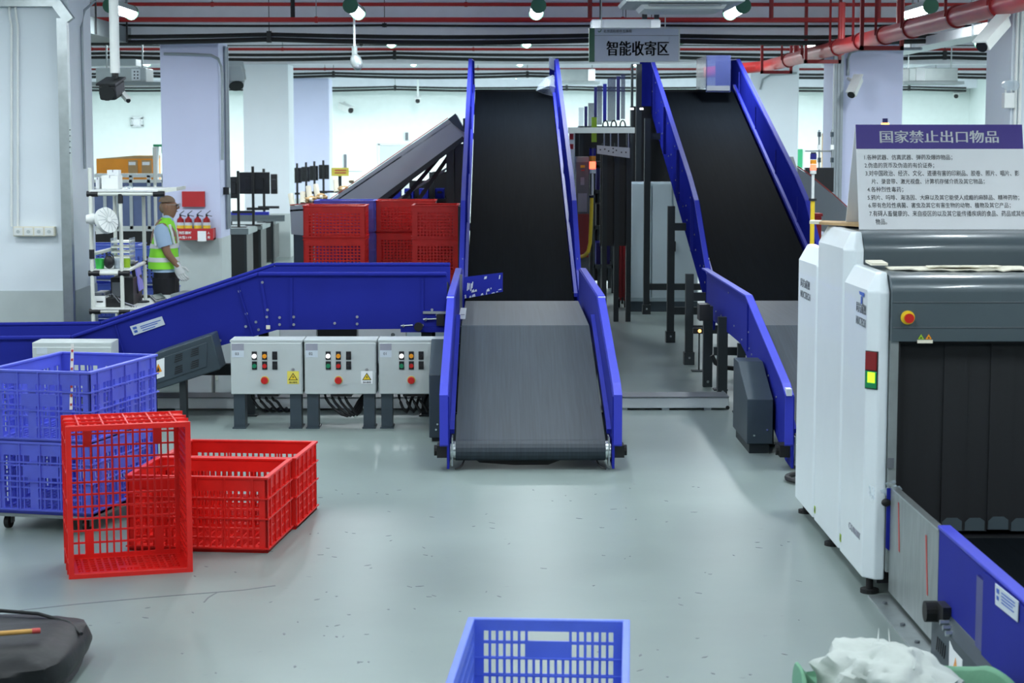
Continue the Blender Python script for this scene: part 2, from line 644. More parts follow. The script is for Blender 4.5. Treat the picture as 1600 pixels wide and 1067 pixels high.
# ================================================================== ROOM SHELL
struct('floor', MB().b2(-13, 13, -6, 53.2, -0.1, 0.0), 'floor')
struct('ceiling', MB().b2(-13, 13, -6, 53.2, 4.25, 4.4), 'ceiling')
struct('wall_back', MB().b2(-13, 13, 53.0, 53.2, 0, 4.25), 'wall')
struct('wall_left', MB().b2(-13.2, -13, -6, 53.2, 0, 4.25), 'wall')
struct('wall_right', MB().b2(13, 13.2, -6, 53.2, 0, 4.25), 'wall')
struct('wall_front', MB().b2(-13, 13, -6.2, -6, 0, 4.25), 'wall')
for by in (8.9, 17.5, 26.5, 35.0, 43.5, 52.2):
    struct('beam', MB().b2(-13, 13, by, by + 0.5, 3.5, 4.25), 'beam')
for x in (-9, 9):
    struct('beam', MB().b2(x - 0.2, x + 0.2, -6, 53, 3.7, 4.25), 'beam')


def pillar(x0, x1, y0, y1, m='pillar'):
    p = struct('pillar', MB().b2(x0, x1, y0, y1, 0.0, 3.5), m, bevel=0.01)
    d = sub(p, 'dado', MB().b2(x0 - 0.006, x1 + 0.006, y0 - 0.006, y1 + 0.006, 0.0, 0.80), 'dado')
    return p


P1 = pillar(-4.95, -3.84, 17.5, 18.45)
P2 = pillar(-4.60, -3.80, 26.6, 27.5, 'pillar_lilac')
P3 = pillar(-4.58, -3.76, 35.1, 36.0)
P4 = pillar(-4.60, -3.76, 43.6, 44.5, 'pillar_lilac')
P5 = pillar(4.66, 5.60, 26.6, 27.5, 'pillar_lilac')
P6 = pillar(4.62, 5.50, 35.1, 36.0)
P7 = pillar(4.69, 5.60, 17.6, 18.5)
P8 = pillar(4.70, 5.60, 43.6, 44.5)
# wider face strip on the pillar right of the red main

# trunking, conduits and sockets on the near left pillar
t = Thing('wall_trunking', 'galvanised trunking framing the near left pillar face with an angled corner', 'trunking', (-3.9, 17.44, 0))
m = MB()
a = PY(109, 505, 17.44)
b = PY(109, 29, 17.44)
c = PY(86, 5, 17.44)
wd = 0.085
m.b2(a.x - 0.045, a.x + 0.045, 17.40, 17.495, 0, b.z)
t.part('upright', m, 'steel')
m = MB().bar((b.x, 17.45, b.z - 0.02), (c.x, 17.45, c.z + 0.02), 0.095, 0.09)
t.part('angled_elbow', m, 'steel')
m = MB().b2(-4.95, c.x + 0.02, 17.40, 17.495, c.z - 0.03, c.z + 0.07)
t.part('crosspiece', m, 'steel')
for i in range(5):
    q = PY(109.5, 203 + i * 9, 17.4)
    t.part('screw', MB().cyl((q.x, 17.40, q.z), (q.x, 17.392, q.z), 0.006, n=6), 'ink')

for nm, xs, lab in (('conduit_pipe', 17.5, 'left one of two slim conduits running down to the pillar sockets'), ('conduit_pipe', 27.5, 'right one of two slim conduits running down to the pillar sockets')):
    top = PY(xs - 4, 9, 17.47)
    b0 = PY(xs, 40, 17.47)
    e = PY(xs, 354, 17.47)
    solo(nm, MB().tube([(top.x, 17.48, top.z), (b0.x - 0.01, 17.48, b0.z + 0.06), (b0.x, 17.48, b0.z), (e.x, 17.48, e.z)], 0.011), 'white', 'white ' + lab, 'conduit')
t = Thing('socket_box', 'cream double switch box low on the near left pillar below the two conduits', 'socket', PY(54, 362, 17.45))
a, b = PY(22, 369, 17.45), PY(86, 354, 17.45)
t.part('back_box', MB().b2(a.x, b.x, 17.42, 17.5, a.z, b.z), 'cream', bevel=0.004)
for i in range(4):
    xx = a.x + (i + 0.5) * (b.x - a.x) / 4
    t.part('socket_plate', MB().b2(xx - 0.04, xx + 0.04, 17.412, 17.42, a.z + 0.008, b.z - 0.008), 'white', bevel=0.003)
    t.part('switch', MB().cyl((xx, 17.412, (a.z + b.z) / 2), (xx, 17.404, (a.z + b.z) / 2), 0.016), 'grey_box')

solo('conduit_pipe', MB().tube([(-3.82, 17.95, z) for z in (1.9, 2.6, 3.2)] + [(-3.80, 18.0, 3.36), (-3.72, 18.1, 3.45)], 0.013), 'conduit', 'grey conduit up the side face of the near left pillar', 'conduit')

# conduits of the other pillars
t = solo('conduit_pipe', MB().tube([PY(256, 84, 26.56), PY(300, 85, 26.56), PY(330, 86.5, 26.56), PY(341, 92, 26.56), PY(346, 104, 26.56), PY(347.5, 125, 26.56), PY(347.5, 250, 26.56)], 0.02), 'conduit', 'grey conduit bending over the pillar that carries the extinguishers', 'conduit')
for px in (350, 353):
    a, b = PX(px, 60, -3.785), None
    y = a.y
    solo('conduit_pipe', MB().tube([(-3.775, y, 0.9), (-3.775, y, 2.2), (-3.775, y, 3.45)], 0.022), 'conduit', 'grey vertical conduit on the side of the extinguisher pillar, %s' % ('front one' if px == 350 else 'rear one'), 'conduit')
solo('conduit_pipe', MB().tube([PY(1325, 118, 26.56), PY(1325, 92, 26.56), PY(1329, 82, 26.56), PY(1340, 78, 26.56), PY(1372, 77, 26.56), PY(1440, 76, 26.0)], 0.02), 'conduit', 'grey conduit bending down to the camera on the pillar behind the notice board', 'conduit')
t = Thing('cable_duct', 'dark grey cable ducts up the left edge of the pillar behind the notice board', 'cable duct', (4.66, 26.5, 0))
for px in (1306, 1311, 1316):
    a = PY(px, 90, 26.52)
    t.part('duct', MB().b2(a.x - 0.02, a.x + 0.02, 26.5, 26.6, 0, 3.45), 'conduit')
solo('conduit_pipe', MB().tube([PY(1188, 140, 35.05), PY(1192, 124, 35.05), PY(1204, 117, 35.05), PY(1245, 114, 35.05)], 0.02), 'conduit', 'grey conduit curving across the farther right pillar', 'conduit')
for px in (1588, 1595):
    a = PY(px, 120, 17.56)
    solo('conduit_pipe', MB().tube([(a.x, 17.57, 1.0), (a.x, 17.57, 2.2), (a.x, 17.57, 3.45)], 0.015), 'white', 'white conduit on the right edge pillar, %s' % ('left one' if px == 1588 else 'right one'), 'conduit')
t = Thing('emergency_light', 'white emergency light with two round heads on the right edge pillar', 'emergency light', PY(1579, 160, 17.5))
a, b = PY(1569, 169, 17.5), PY(1586, 145, 17.5)
t.part('body', MB().b2(a.x, b.x, 17.5, 17.6, a.z, b.z), 'white', bevel=0.008)
for px in (1574, 1583):
    q = PY(px, 132, 17.5)
    t.part('lamp_head', MB().cyl((q.x, 17.58, q.z), (q.x, 17.46, q.z - 0.01), 0.035, 0.048, n=14), 'glassy')
    t.part('lamp_neck', MB().cyl((q.x, 17.55, q.z), (q.x, 17.55, b.z), 0.01), 'white')

# ================================================================== PIPES AND CABLES UNDER THE BEAMS
def cross_pipe(y, py, r, m, label, hang=3.4, x0=-12.8, x1=12.8, name='red_pipe'):
    h = PY(800, py, y).z
    t = Thing(name, label, 'pipe', (0, y, h))
    t.part('pipe', MB().cyl((x0, y, h), (x1, y, h), r, n=10), m, smooth=True)
    x = -10.6
    while x < x1 - 1:
        if x > x0 + 0.5:
            t.part('hanger', MB().bar((x, y, h), (x, y, 4.255), 0.012), 'conduit')
            t.part('pipe_clip', MB().cyl((x - 0.02, y, h), (x + 0.02, y, h), r * 1.3, n=10), m)
        x += hang
    return t


def cross_cable(y, pys, r, label, hang=3.6, x0=-12.8, x1=12.8, shift=0.0, sag=0.035):
    hs = [PY(800, p, y).z for p in pys]
    t = Thing('black_cable_run', label, 'cable run', (0, y, hs[0]))
    xs = []
    x = x0 + shift
    while x < x1 + hang:
        xs.append(x)
        x += hang
    for k, h in enumerate(hs):
        pts = []
        for a in xs:
            for j in range(6):
                u = j / 6.0
                pts.append((a + u * hang, y + 0.01 * k, h - sag * (1.0 + 0.3 * k) * math.sin(PI * u)))
        pts = [p for p in pts if x0 - 0.1 < p[0] < x1 + 0.1]
        t.part('cable', MB().tube(pts, r * (1.0 if k else 0.85), n=7), 'cable', smooth=True)
    for a in xs[:-1]:
        if a > x0 + .3 and a < x1 - .3:
            t.part('hanger', MB().bar((a, y, hs[-1] - 0.03), (a, y, 4.255), 0.010), 'black')
            t.part('clamp', MB().b2(a - 0.03, a + 0.03, y - r * 1.5, y + r * 1.5, hs[-1] - r * 1.3, hs[0] + r * 1.3), 'black')
    return t


cross_pipe(26.1, 7, 0.026, 'red_pipe', 'upper thin red sprinkler pipe crossing before the nearest beam')
cross_pipe(26.0, 31, 0.034, 'red_pipe', 'lower thin red sprinkler pipe crossing before the nearest beam', hang=4.1)
cross_cable(26.2, (39.5,), 0.02, 'single black cable just under the nearest red pipes', shift=0.5, sag=0.01)
cross_cable(26.15, (54, 61.5), 0.034, 'pair of thick black cables sagging before the nearest beam', hang=4.8, shift=0.15)
cross_pipe(34.6, 77, 0.026, 'red_pipe', 'thin red sprinkler pipe crossing before the second beam')
cross_cable(34.6, (70.5,), 0.012, 'slim dark cable above the second red pipe', hang=5.2, sag=0.01)
cross_cable(34.5, (83, 89.5), 0.032, 'pair of black cables sagging before the second beam', hang=4.9, shift=1.2)
cross_pipe(43.1, 108, 0.028, 'red_dark', 'thin red sprinkler pipe crossing before the third beam')
cross_cable(43.0, (114, 118.5), 0.030, 'pair of black cables sagging before the third beam', hang=4.3, shift=0.6)
cross_cable(51.9, (135.5, 139.5), 0.030, 'pair of black cables along the back wall top', hang=4.6, shift=0.9)
for i, (px, y) in enumerate(((459, 26.2), (921, 26.2), (1203, 26.1), (1370, 26.1))):
    q = PY(px, 30, y)
    solo('drop_pipe', MB().cyl((q.x, y - 0.12, q.z), (q.x, y - 0.12, 4.255), 0.03), 'cable' if i == 0 else 'red_dark', ('black vertical drop cable crossing the red pipes left of the lamp', 'red vertical pipe left of the hanging sign', 'red vertical pipe joining the near red pipes by the large red main', 'red vertical pipe dropping over the large red main')[i], 'pipe')

# large red main on the right
t = Thing('red_water_main', 'large red water main running down the hall under the ceiling at right', 'pipe', (4.4, 16, 3.34))
MX, MZ = 4.42, 3.34
t.part('main_pipe', MB().cyl((MX, 5, MZ), (MX, 31.5, MZ), 0.095, n=20), 'red_pipe', smooth=True)
t.part('elbow', MB().tube([(MX, 31.4, MZ), (MX - 0.12, 31.7, MZ - .01), (MX - 0.4, 31.8, MZ - 0.03), (MX - 1.0, 31.8, MZ - 0.1)], 0.09, n=12), 'red_pipe', smooth=True)
for y in (14.5, 17.0, 18.6, 20.6, 22.0, 23.4, 25.0, 27.3, 29.2):
    t.part('clamp_ring', MB().cyl((MX, y - 0.03, MZ), (MX, y + 0.03, MZ), 0.112, n=20), 'red_dark', smooth=True)
    t.part('hanger_strap', MB().bar((MX - 0.11, y, MZ), (MX - 0.11, y, 4.255), 0.03, 0.006), 'red_dark')
for y, s in ((21.2, 1), (24.8, -1), (28.5, 1)):
    t.part('branch_pipe', MB().cyl((MX, y, MZ), (MX, y, 3.9), 0.045, n=12), 'red_pipe', smooth=True)
for y in (22.2, 26.2, 30.5):
    t.part('support_bracket', MB().b2(MX - 0.25, MX + 0.25, y - 0.03, y + 0.03, MZ - 0.16, MZ - 0.11).b2(MX - 0.25, MX - 0.21, y - 0.03, y + 0.03, MZ - 0.16, 4.255).b2(MX + 0.21, MX + 0.25, y - 0.03, y + 0.03, MZ - 0.16, 4.255), 'red_dark')

# cable trays
t = Thing('cable_tray', 'pale cable tray running down the hall right of the large red main', 'cable tray', (6.0, 20, 3.5))
t.part('tray_body', MB().b2(5.8, 6.2, 18.8, 34.5, 3.42, 3.54), 'tray_white', bevel=0.006)
for y in (20, 23.5, 27, 31):
    t.part('hanger', MB().bar((5.78, y, 3.4), (5.78, y, 4.255), 0.02), 'steel')
t = Thing('cable_tray', 'dark grey cable tray running down the hall high between the two near left pillars', 'cable tray', (-5.2, 26, 3.5))
t.part('tray_body', MB().b2(-5.45, -4.95, 20.5, 26.4, 3.45, 3.66), 'tray', bevel=0.006)
for y in (22, 24, 26):
    t.part('hanger', MB().bar((-4.93, y, 3.45), (-4.93, y, 4.255), 0.02), 'black')
    t.part('hanger', MB().bar((-5.47, y, 3.45), (-5.47, y, 4.255), 0.05), 'black')
solo('ceiling_duct', MB().b2(-9.5, -5.3, 28.6, 29.0, PY(200, 103, 28.6).z, PY(200, 92, 28.6).z), 'tray_white', 'long white duct crossing high behind the near left pillar', 'duct', bevel=0.01)
a, b = PY(150, 128, 27.9), PY(228, 106, 27.9)
t = Thing('air_unit', 'pale grey ceiling air unit hanging high behind the near left pillar', 'air unit', (a.x, 27.9, a.z))
t.part('casing', MB().b2(a.x, b.x, 27.9, 28.5, a.z, b.z), 'grey_box', bevel=0.01)
q0, q1 = PY(206, 126, 27.9), PY(219, 108, 27.9)
t.part('label_plate', MB().b2(q0.x, q1.x, 27.885, 27.9, q0.z, q1.z), 'paper')
for i in range(3):
    for j in range(2):
        q = PY(210 + j * 5, 112 + i * 5, 27.88)
        t.part('print_mark', MB().box((q.x, 27.883, q.z), (0.02, 0.004, 0.02)), 'ink')
for s in (a.x + .1, b.x - .1):
    t.part('hanger', MB().bar((s, 28.2, b.z), (s, 28.2, 4.255), 0.02), 'steel')
t.part('base_rail', MB().b2(a.x - .2, b.x + .3, 27.85, 28.5, a.z - 0.05, a.z), 'tray')

for lab, (pa, pb, y, lx) in {'grey ceiling air unit with white plate behind the middle conveyor': ((868, 127), (930, 108), 40.0, 919),
                             'grey ceiling air unit with white plate above the notice board': ((1420, 127), (1497, 106), 33.6, 1431)}.items():
    a, b = PY(pa[0], pa[1], y), PY(pb[0], pb[1], y)
    t = Thing('air_unit', lab, 'air unit', (a.x, y, a.z))
    t.part('casing', MB().b2(a.x, b.x, y, y + 0.7, a.z, b.z), 'lamp_body', bevel=0.01)
    t.part('bottom_lip', MB().b2(a.x - 0.1, b.x + 0.1, y - 0.06, y + 0.7, a.z - 0.05, a.z), 'tray')
    q0, q1 = PY(lx, pa[1] - 1, y), PY(lx + (11 if lx < 1000 else 14), pb[1], y)
    t.part('label_plate', MB().b2(q0.x, q1.x, y - 0.015, y, q0.z, q1.z), 'paper')
    for s in (a.x + .05, b.x - .05):
        t.part('hanger', MB().bar((s, y + .3, b.z), (s, y + .3, 4.255), 0.02), 'steel')

# ceiling cassette above the hanging sign
y = 16.0
t = Thing('ceiling_cassette', 'white square air cassette overhead before the hanging sign', 'air cassette', (PY(1070, 10, y).x, y, 3.1))
cx = PY(1072, 10, y).x
zz = 2.2 + (213 - 17) * y / F_PX
r4 = [(s * 0.5, t2 * 0.5) for s, t2 in ((-1, -1), (1, -1), (1, 1), (-1, 1))]
m = MB()
vs = []
for k, z in ((1.0, zz + 0.09), (0.97, zz + 0.06), (0.8, zz + 0.045)):
    vs += [(cx + p[0] * k, y + 0.5 + p[1] * k, z) for p in r4]
fs = [(3, 2, 1, 0), (8, 9, 10, 11)] + [(i * 4 + j, i * 4 + (j + 1) % 4, i * 4 + 4 + (j + 1) % 4, i * 4 + 4 + j) for i in range(2) for j in range(4)]
m.add(vs, fs)
t.part('fascia', m, 'grey_box')
m = MB()
vs = []
for k, z in ((0.72, zz + 0.05), (0.66, zz + 0.01), (0.5, zz - 0.002)):
    vs += [(cx + p[0] * k, y + 0.5 + p[1] * k, z) for p in r4]
m.add(vs, fs)
t.part('intake_panel', m, 'white')
t.part('body', MB().b2(cx - 0.42, cx + 0.42, y + 0.08, y + 0.92, zz + 0.09, zz + 0.4), 'steel')
for s in (-1, 1):
    t.part('hanger', MB().bar((cx + s * 0.4, y + 0.5, zz + 0.4), (cx + s * 0.4, y + 0.5, 4.255), 0.02), 'steel')
    t.part('louver', MB().b2(cx - 0.3, cx + 0.3, y + 0.5 + s * 0.41 - 0.02, y + 0.5 + s * 0.41 + 0.02, zz + 0.03, zz + 0.045), 'grey_mid')

# ================================================================== CAMERAS
def bullet_camera(label, p, d, L=0.22, r=0.045, mount=None, m='white'):
    p, d = Vector(p), Vector(d).normalized()
    t = Thing('bullet_camera', label, 'camera', p)
    u = Vector((0, 0, 1))
    t.part('housing', MB().bar(p - d * L / 2, p + d * L / 2, r * 2, r * 1.8), m, bevel=r * 0.3)
    s = d.cross(u).normalized()
    t.part('sunshield', MB().bar(p - d * L * 0.45 + u * r * 1.0, p + d * L * 0.62 + u * r * 1.0, r * 2.3, r * 0.25), m)
    t.part('lens_face', MB().cyl(p + d * L / 2, p + d * (L / 2 + 0.012), r * 0.88, n=14), 'black')
    if mount is not None:
        t.part('bracket', MB().tube([p, p + (Vector(mount) - p) * 0.5 + Vector((0, 0, 0.02)), Vector(mount)], r * 0.35), m)
    return t


y = 16.6
a = PY(180, 118, y)
t = Thing('camera_pole', 'white camera pole dropping from the ceiling beside the near left pillar', 'pole', (a.x, y, a.z))
t.part('pole', MB().cyl((a.x, y, a.z + 0.02), (a.x, y, 4.255), 0.042, n=16), 'white', smooth=True)
t.part('joint', MB().cyl((a.x, y, a.z - 0.05), (a.x, y, a.z + 0.03), 0.03, n=12), 'black')
bullet_camera('white camera with black face hanging from the white ceiling pole', PY(175, 140, y - 0.05), (-0.15, -1, -0.25), 0.26, 0.075, a, m='black')
bullet_camera('small white camera pointing right below the camera on the white pole', PY(194, 150, y), (0.5, -0.6, -0.45), 0.15, 0.022, PY(186, 140, y))
bullet_camera('pale camera tilted down on the pillar behind the notice board', PY(1336, 135, 26.2), (-0.45, -0.7, -0.75), 0.34, 0.06, PY(1325, 122, 26.5))
bullet_camera('large pale camera with black face high by the right edge pillar', PY(1552, 52, 16.5), (-0.6, -0.6, -0.55), 0.42, 0.06, PY(1575, 40, 16.7))
bullet_camera('pale wide camera on the back wall left of the grey incline', PY(540, 169, 52.6), (0.5, -0.8, -0.2), 0.6, 0.09, PY(538, 160, 53))
bullet_camera('small white camera hanging from the back wall cables', PY(653, 155, 51.6), (0.0, -1, -0.25), 0.4, 0.07, (PY(653, 143, 51.6).x, 51.6, 4.26))
bullet_camera('tan box shaped floodlight between the extinguisher pillar and the next pillar', PY(367, 121, 27.6), (0.2, -0.6, -0.8), 0.3, 0.12, PY(380, 110, 27.8), m='grey_box')
bullet_camera('distant white camera on the back wall above the notice board', PY(1495, 148, 52.7), (-0.3, -0.9, -0.2), 0.4, 0.07, PY(1503, 145, 53))
bullet_camera('distant white camera high between the two right pillars', PY(1295, 145, 52.5), (-0.3, -0.9, -0.1), 0.5, 0.12, PY(1298, 140, 53))
# white hanging bracket lamp with an oval head left of centre
t = Thing('pendant_detector', 'grey detector head on a white drop rod hanging left of the middle conveyor', 'detector', PY(555, 100, 24.5))
a, b, c = PY(553, 12, 24.5), PY(554, 78, 24.5), PY(557, 97, 24.5)
t.part('drop_rod', MB().cyl(b, (a.x, a.y, 4.255), 0.014), 'white')
t.part('collar', MB().cyl(b - Vector((0, 0, 0.06)), b + Vector((0, 0, 0.05)), 0.035), 'lamp_body')
t.part('head', MB().ell(c, (0.075, 0.05, 0.11), mx=Euler((0, -0.3, 0)).to_matrix()), 'lamp_body', smooth=True)
t.part('base_ring', MB().ell(c + Vector((0.02, -0.01, -0.06)), (0.05, 0.05, 0.04)), 'grey_mid', smooth=True)

# back wall fittings
def wall_plate(name, label, cat, x0, y0, x1, y1, m, y=52.97, frame=None, dark_left=0):
    a, b = PY(x0, y1, y), PY(x1, y0, y)
    t = Thing(name, label, cat, (a.x, y, a.z))
    t.part('panel', MB().b2(a.x, b.x, y - 0.03, y + 0.03, a.z, b.z), m)
    if dark_left:
        t.part('edge_strip', MB().b2(a.x - 0.08, a.x, y - 0.05, y + 0.03, a.z, b.z), 'grey_mid')
    if frame:
        for q in (a.z, b.z):
            t.part('frame_rail', MB().b2(a.x - .03, b.x + .03, y - 0.05, y + 0.03, q - 0.03, q + 0.03), frame)
        for q in (a.x, b.x):
            t.part('frame_stile', MB().b2(q - .03, q + .03, y - 0.05, y + 0.03, a.z, b.z), frame)
    return t


wall_plate('hanging_sign_plate', 'pale sign plate with dark edge on the back wall near the grey incline', 'sign', 542, 241, 566, 267, 'board', dark_left=1)
wall_plate('hanging_sign_plate', 'small pale sign plate with dark edge above the far doorway', 'sign', 638, 207, 656, 219, 'board', dark_left=1)
wall_plate('wall_notice', 'faint framed notice on the back wall behind the near left pillar', 'notice', 207, 184, 222, 197, 'paper', frame='steel')
wall_plate('far_doorway', 'pale grey doorway in the back wall behind the grey incline', 'doorway', 593, 225, 640, 330, 'grey_box', frame='tray_white')
t = wall_plate('yellow_notice', 'yellow notice with red lines on a post behind the monitors', 'notice', 518, 262, 545, 275, 'yellow_label', y=36.0)
q = PY(531, 275, 36.03)
t.part('post', MB().b2(q.x - 0.03, q.x + 0.03, 36.03, 36.09, 0, q.z + 0.1), 'leg_steel')
for yy in (266, 270):
    a, b = PY(523, yy + 0.8, 35.96), PY(541, yy - 0.8, 35.96)
    t.part('red_line', MB().b2(a.x, b.x, 35.955, 35.97, a.z, b.z), 'red_tape')
wall_plate('green_poster', 'green poster on the back wall right of the right conveyor', 'poster', 1240, 233, 1254, 262, 'green_sign')
wall_plate('wooden_door', 'tan wooden door on the back wall right of the far right pillar', 'door', 1285, 210, 1303, 300, 'wood', frame='wood')
wall_plate('notice_sheet', 'bright red notice sheet on the pillar above the extinguishers', 'notice', 285, 299, 320, 323, 'notice_red', y=26.58)

# thin marks on the floor: a long hairline seam, a curved scratch and small dark specks
FLOOR = bpy.data.objects['floor']
def floor_mark(name, pts, wd, m, label=None):
    P2 = [PZ(px, py, 0) for px, py in pts]
    m_ = MB()
    for a, b in zip(P2[:-1], P2[1:]):
        d = (b - a).normalized()
        n = Vector((-d.y, d.x, 0)) * wd / 2
        m_.prism([a - n, b - n, b + n, a + n], (0, 0, 0.0012))
    o = sub(FLOOR, name, m_, m, label=label)
    o['kind'] = 'stuff'
floor_mark('seam_line', [(0, 957), (120, 944), (240, 933), (380, 922), (430, 915)], 0.010, 'grey_mid', 'long hairline seam')
floor_mark('scratch', [(319, 941), (325, 934), (333, 929), (341, 925)], 0.007, 'grey_mid', 'curved dark scratch')
rng = random.Random(21)
sp = MB()
for k in range(120):
    px, py = rng.uniform(480, 1250), 760 + 300 * rng.random() ** 1.2
    if rng.random() < 0.3:
        px = rng.uniform(100, 700)
    q = PZ(px, py, 0)
    a = rng.uniform(0, PI)
    l, w_ = rng.uniform(0.006, 0.022), rng.uniform(0.003, 0.007)
    d, n = Vector((math.cos(a), math.sin(a), 0)), Vector((-math.sin(a), math.cos(a), 0))
    sp.prism([q - d * l, q - n * w_, q + d * l, q + n * w_], (0, 0, 0.001))
o = sub(FLOOR, 'speck', sp, 'grey_mid')
o['kind'] = 'stuff'

# ================================================================== BELT CONVEYORS
def yz(x, pts):
    return [Vector((x, p[0], p[1])) for p in pts]


def bolt_row(m, pts, nrm=(0, -1, 0), r=0.008, l=0.006):
    for p in pts:
        p = Vector(p)
        m.cyl(p, p + Vector(nrm) * l, r, n=6)


def feeder(xc, label):
    """Low feeding conveyor: level behind, sloping down to a roller near the floor in front."""
    t = Thing('feed_conveyor', label, 'conveyor', (xc, 12.6, 0))
    hw = 0.497
    top = [(16.9, 0.755), (14.85, 0.735), (12.62, 0.195)]
    arc = [(12.625 - 0.075 * math.sin(a), 0.125 + 0.07 * math.cos(a)) for a in [PI * i / 8 for i in range(9)]]
    low = [(12.64, 0.055), (14.85, 0.62), (16.9, 0.64)]
    m = MB().prism(yz(xc - hw, top + arc + low), (2 * hw, 0, 0))
    t.part('belt', m, 'belt')
    t.part('end_roller', MB().cyl((xc - hw - 0.035, 12.625, 0.125), (xc + hw + 0.035, 12.625, 0.125), 0.064, n=20), 'chrome', smooth=True)
    fold = MB().cyl((xc - hw, 14.87, 0.722), (xc + hw, 14.87, 0.722), 0.016, n=10)
    t.part('belt_fold', fold, 'belt', smooth=True)
    edge = [(17.7, 0.98), (14.6, 0.985), (12.66, 0.56), (12.5, 0.50), (12.5, 0.17)]
    plate = [(17.7, 0.98), (14.6, 0.985), (12.66, 0.56), (12.5, 0.50), (12.5, 0.02), (12.75, 0.03), (14.9, 0.52), (15.2, 0.56), (17.7, 0.56)]
    for s in (-1, 1):
        xp = xc + s * 0.545
        w = t.part('side_wall', MB().prism(yz(xp - 0.008, plate), (0.016, 0, 0)), 'blue')
        ln = yz(xp, edge)
        t.part('wall_lip', MB().strip(ln, (s * 0.055, 0, 0), (0, -0.012, 0.012)), 'blue_lip', parent=w)
        gl = [(14.8, 0.80), (12.70, 0.285), (12.60, 0.24)]
        t.part('belt_guide', MB().strip(yz(xc + s * 0.505, gl), (s * 0.03, 0, 0), (0, -0.01, 0.03)), 'blue', parent=w)
        b = MB()
        bolt_row(b, [(xp + s * 0.008, yy, zz) for yy, zz in ((16.9, .66), (16.5, .66), (16.0, .9), (15.6, .66), (15.1, .6), (14.7, .93), (14.7, .7), (14.65, .58), (14.5, .55), (13.6, .5), (13.2, .4))], (s, 0, 0))
        t.part('bolt', b, 'steel', parent=w, kind='stuff')
        r = MB().bar((xp + s * 0.01, 14.75, 0.55), (xp + s * 0.01, 14.75, 0.97), 0.02, 0.05)
        t.part('seam_strip', r, 'blue', parent=w)
        t.part('bearing_block', MB().b2(xp + s * 0.008, xp + s * 0.075, 12.55, 12.70, 0.085, 0.165).cyl((xp + s * 0.07, 12.62, 0.125), (xp + s * 0.095, 12.62, 0.125), 0.036, n=12), 'rubber')
        t.part('roller_bracket', MB().b2(xp - s * 0.03, xp - s * 0.022, 12.55, 12.68, 0.03, 0.22), 'steel')
        for yy, hh in ((13.6, 0.24), (15.2, 0.56), (16.6, 0.56)):
            t.part('leg', MB().b2(xp - 0.03, xp + 0.03, yy - 0.03, yy + 0.03, 0.012, hh).b2(xp - 0.06, xp + 0.06, yy - 0.06, yy + 0.06, 0, 0.012), 'leg_steel')
    t.part('cross_beam', MB().b2(xc - 0.54, xc + 0.54, 15.17, 15.23, 0.3, 0.36), 'leg_steel')
    # drooping scraper belt under the nose roller
    m = MB().prism([(xc - 0.36, 12.66, 0.05), (xc + 0.2, 12.66, 0.05), (xc + 0.12, 12.66, 0.02), (xc - 0.1, 12.66, 0.018), (xc - 0.34, 12.66, 0.035)], (0, 0.12, 0))
    t.part('scraper', m, 'rubber')
    for s, dx in ((-1, 0.44), (1, 0.44)):
        q = xc + s * dx
        t.part('brush_wire', MB().tube([(q, 12.62, 0.06), (q + s * 0.012, 12.58, 0.035), (q + s * 0.03, 12.55, 0.02), (q + s * 0.06, 12.54, 0.012)], 0.006, n=6), 'rubber')
    return t


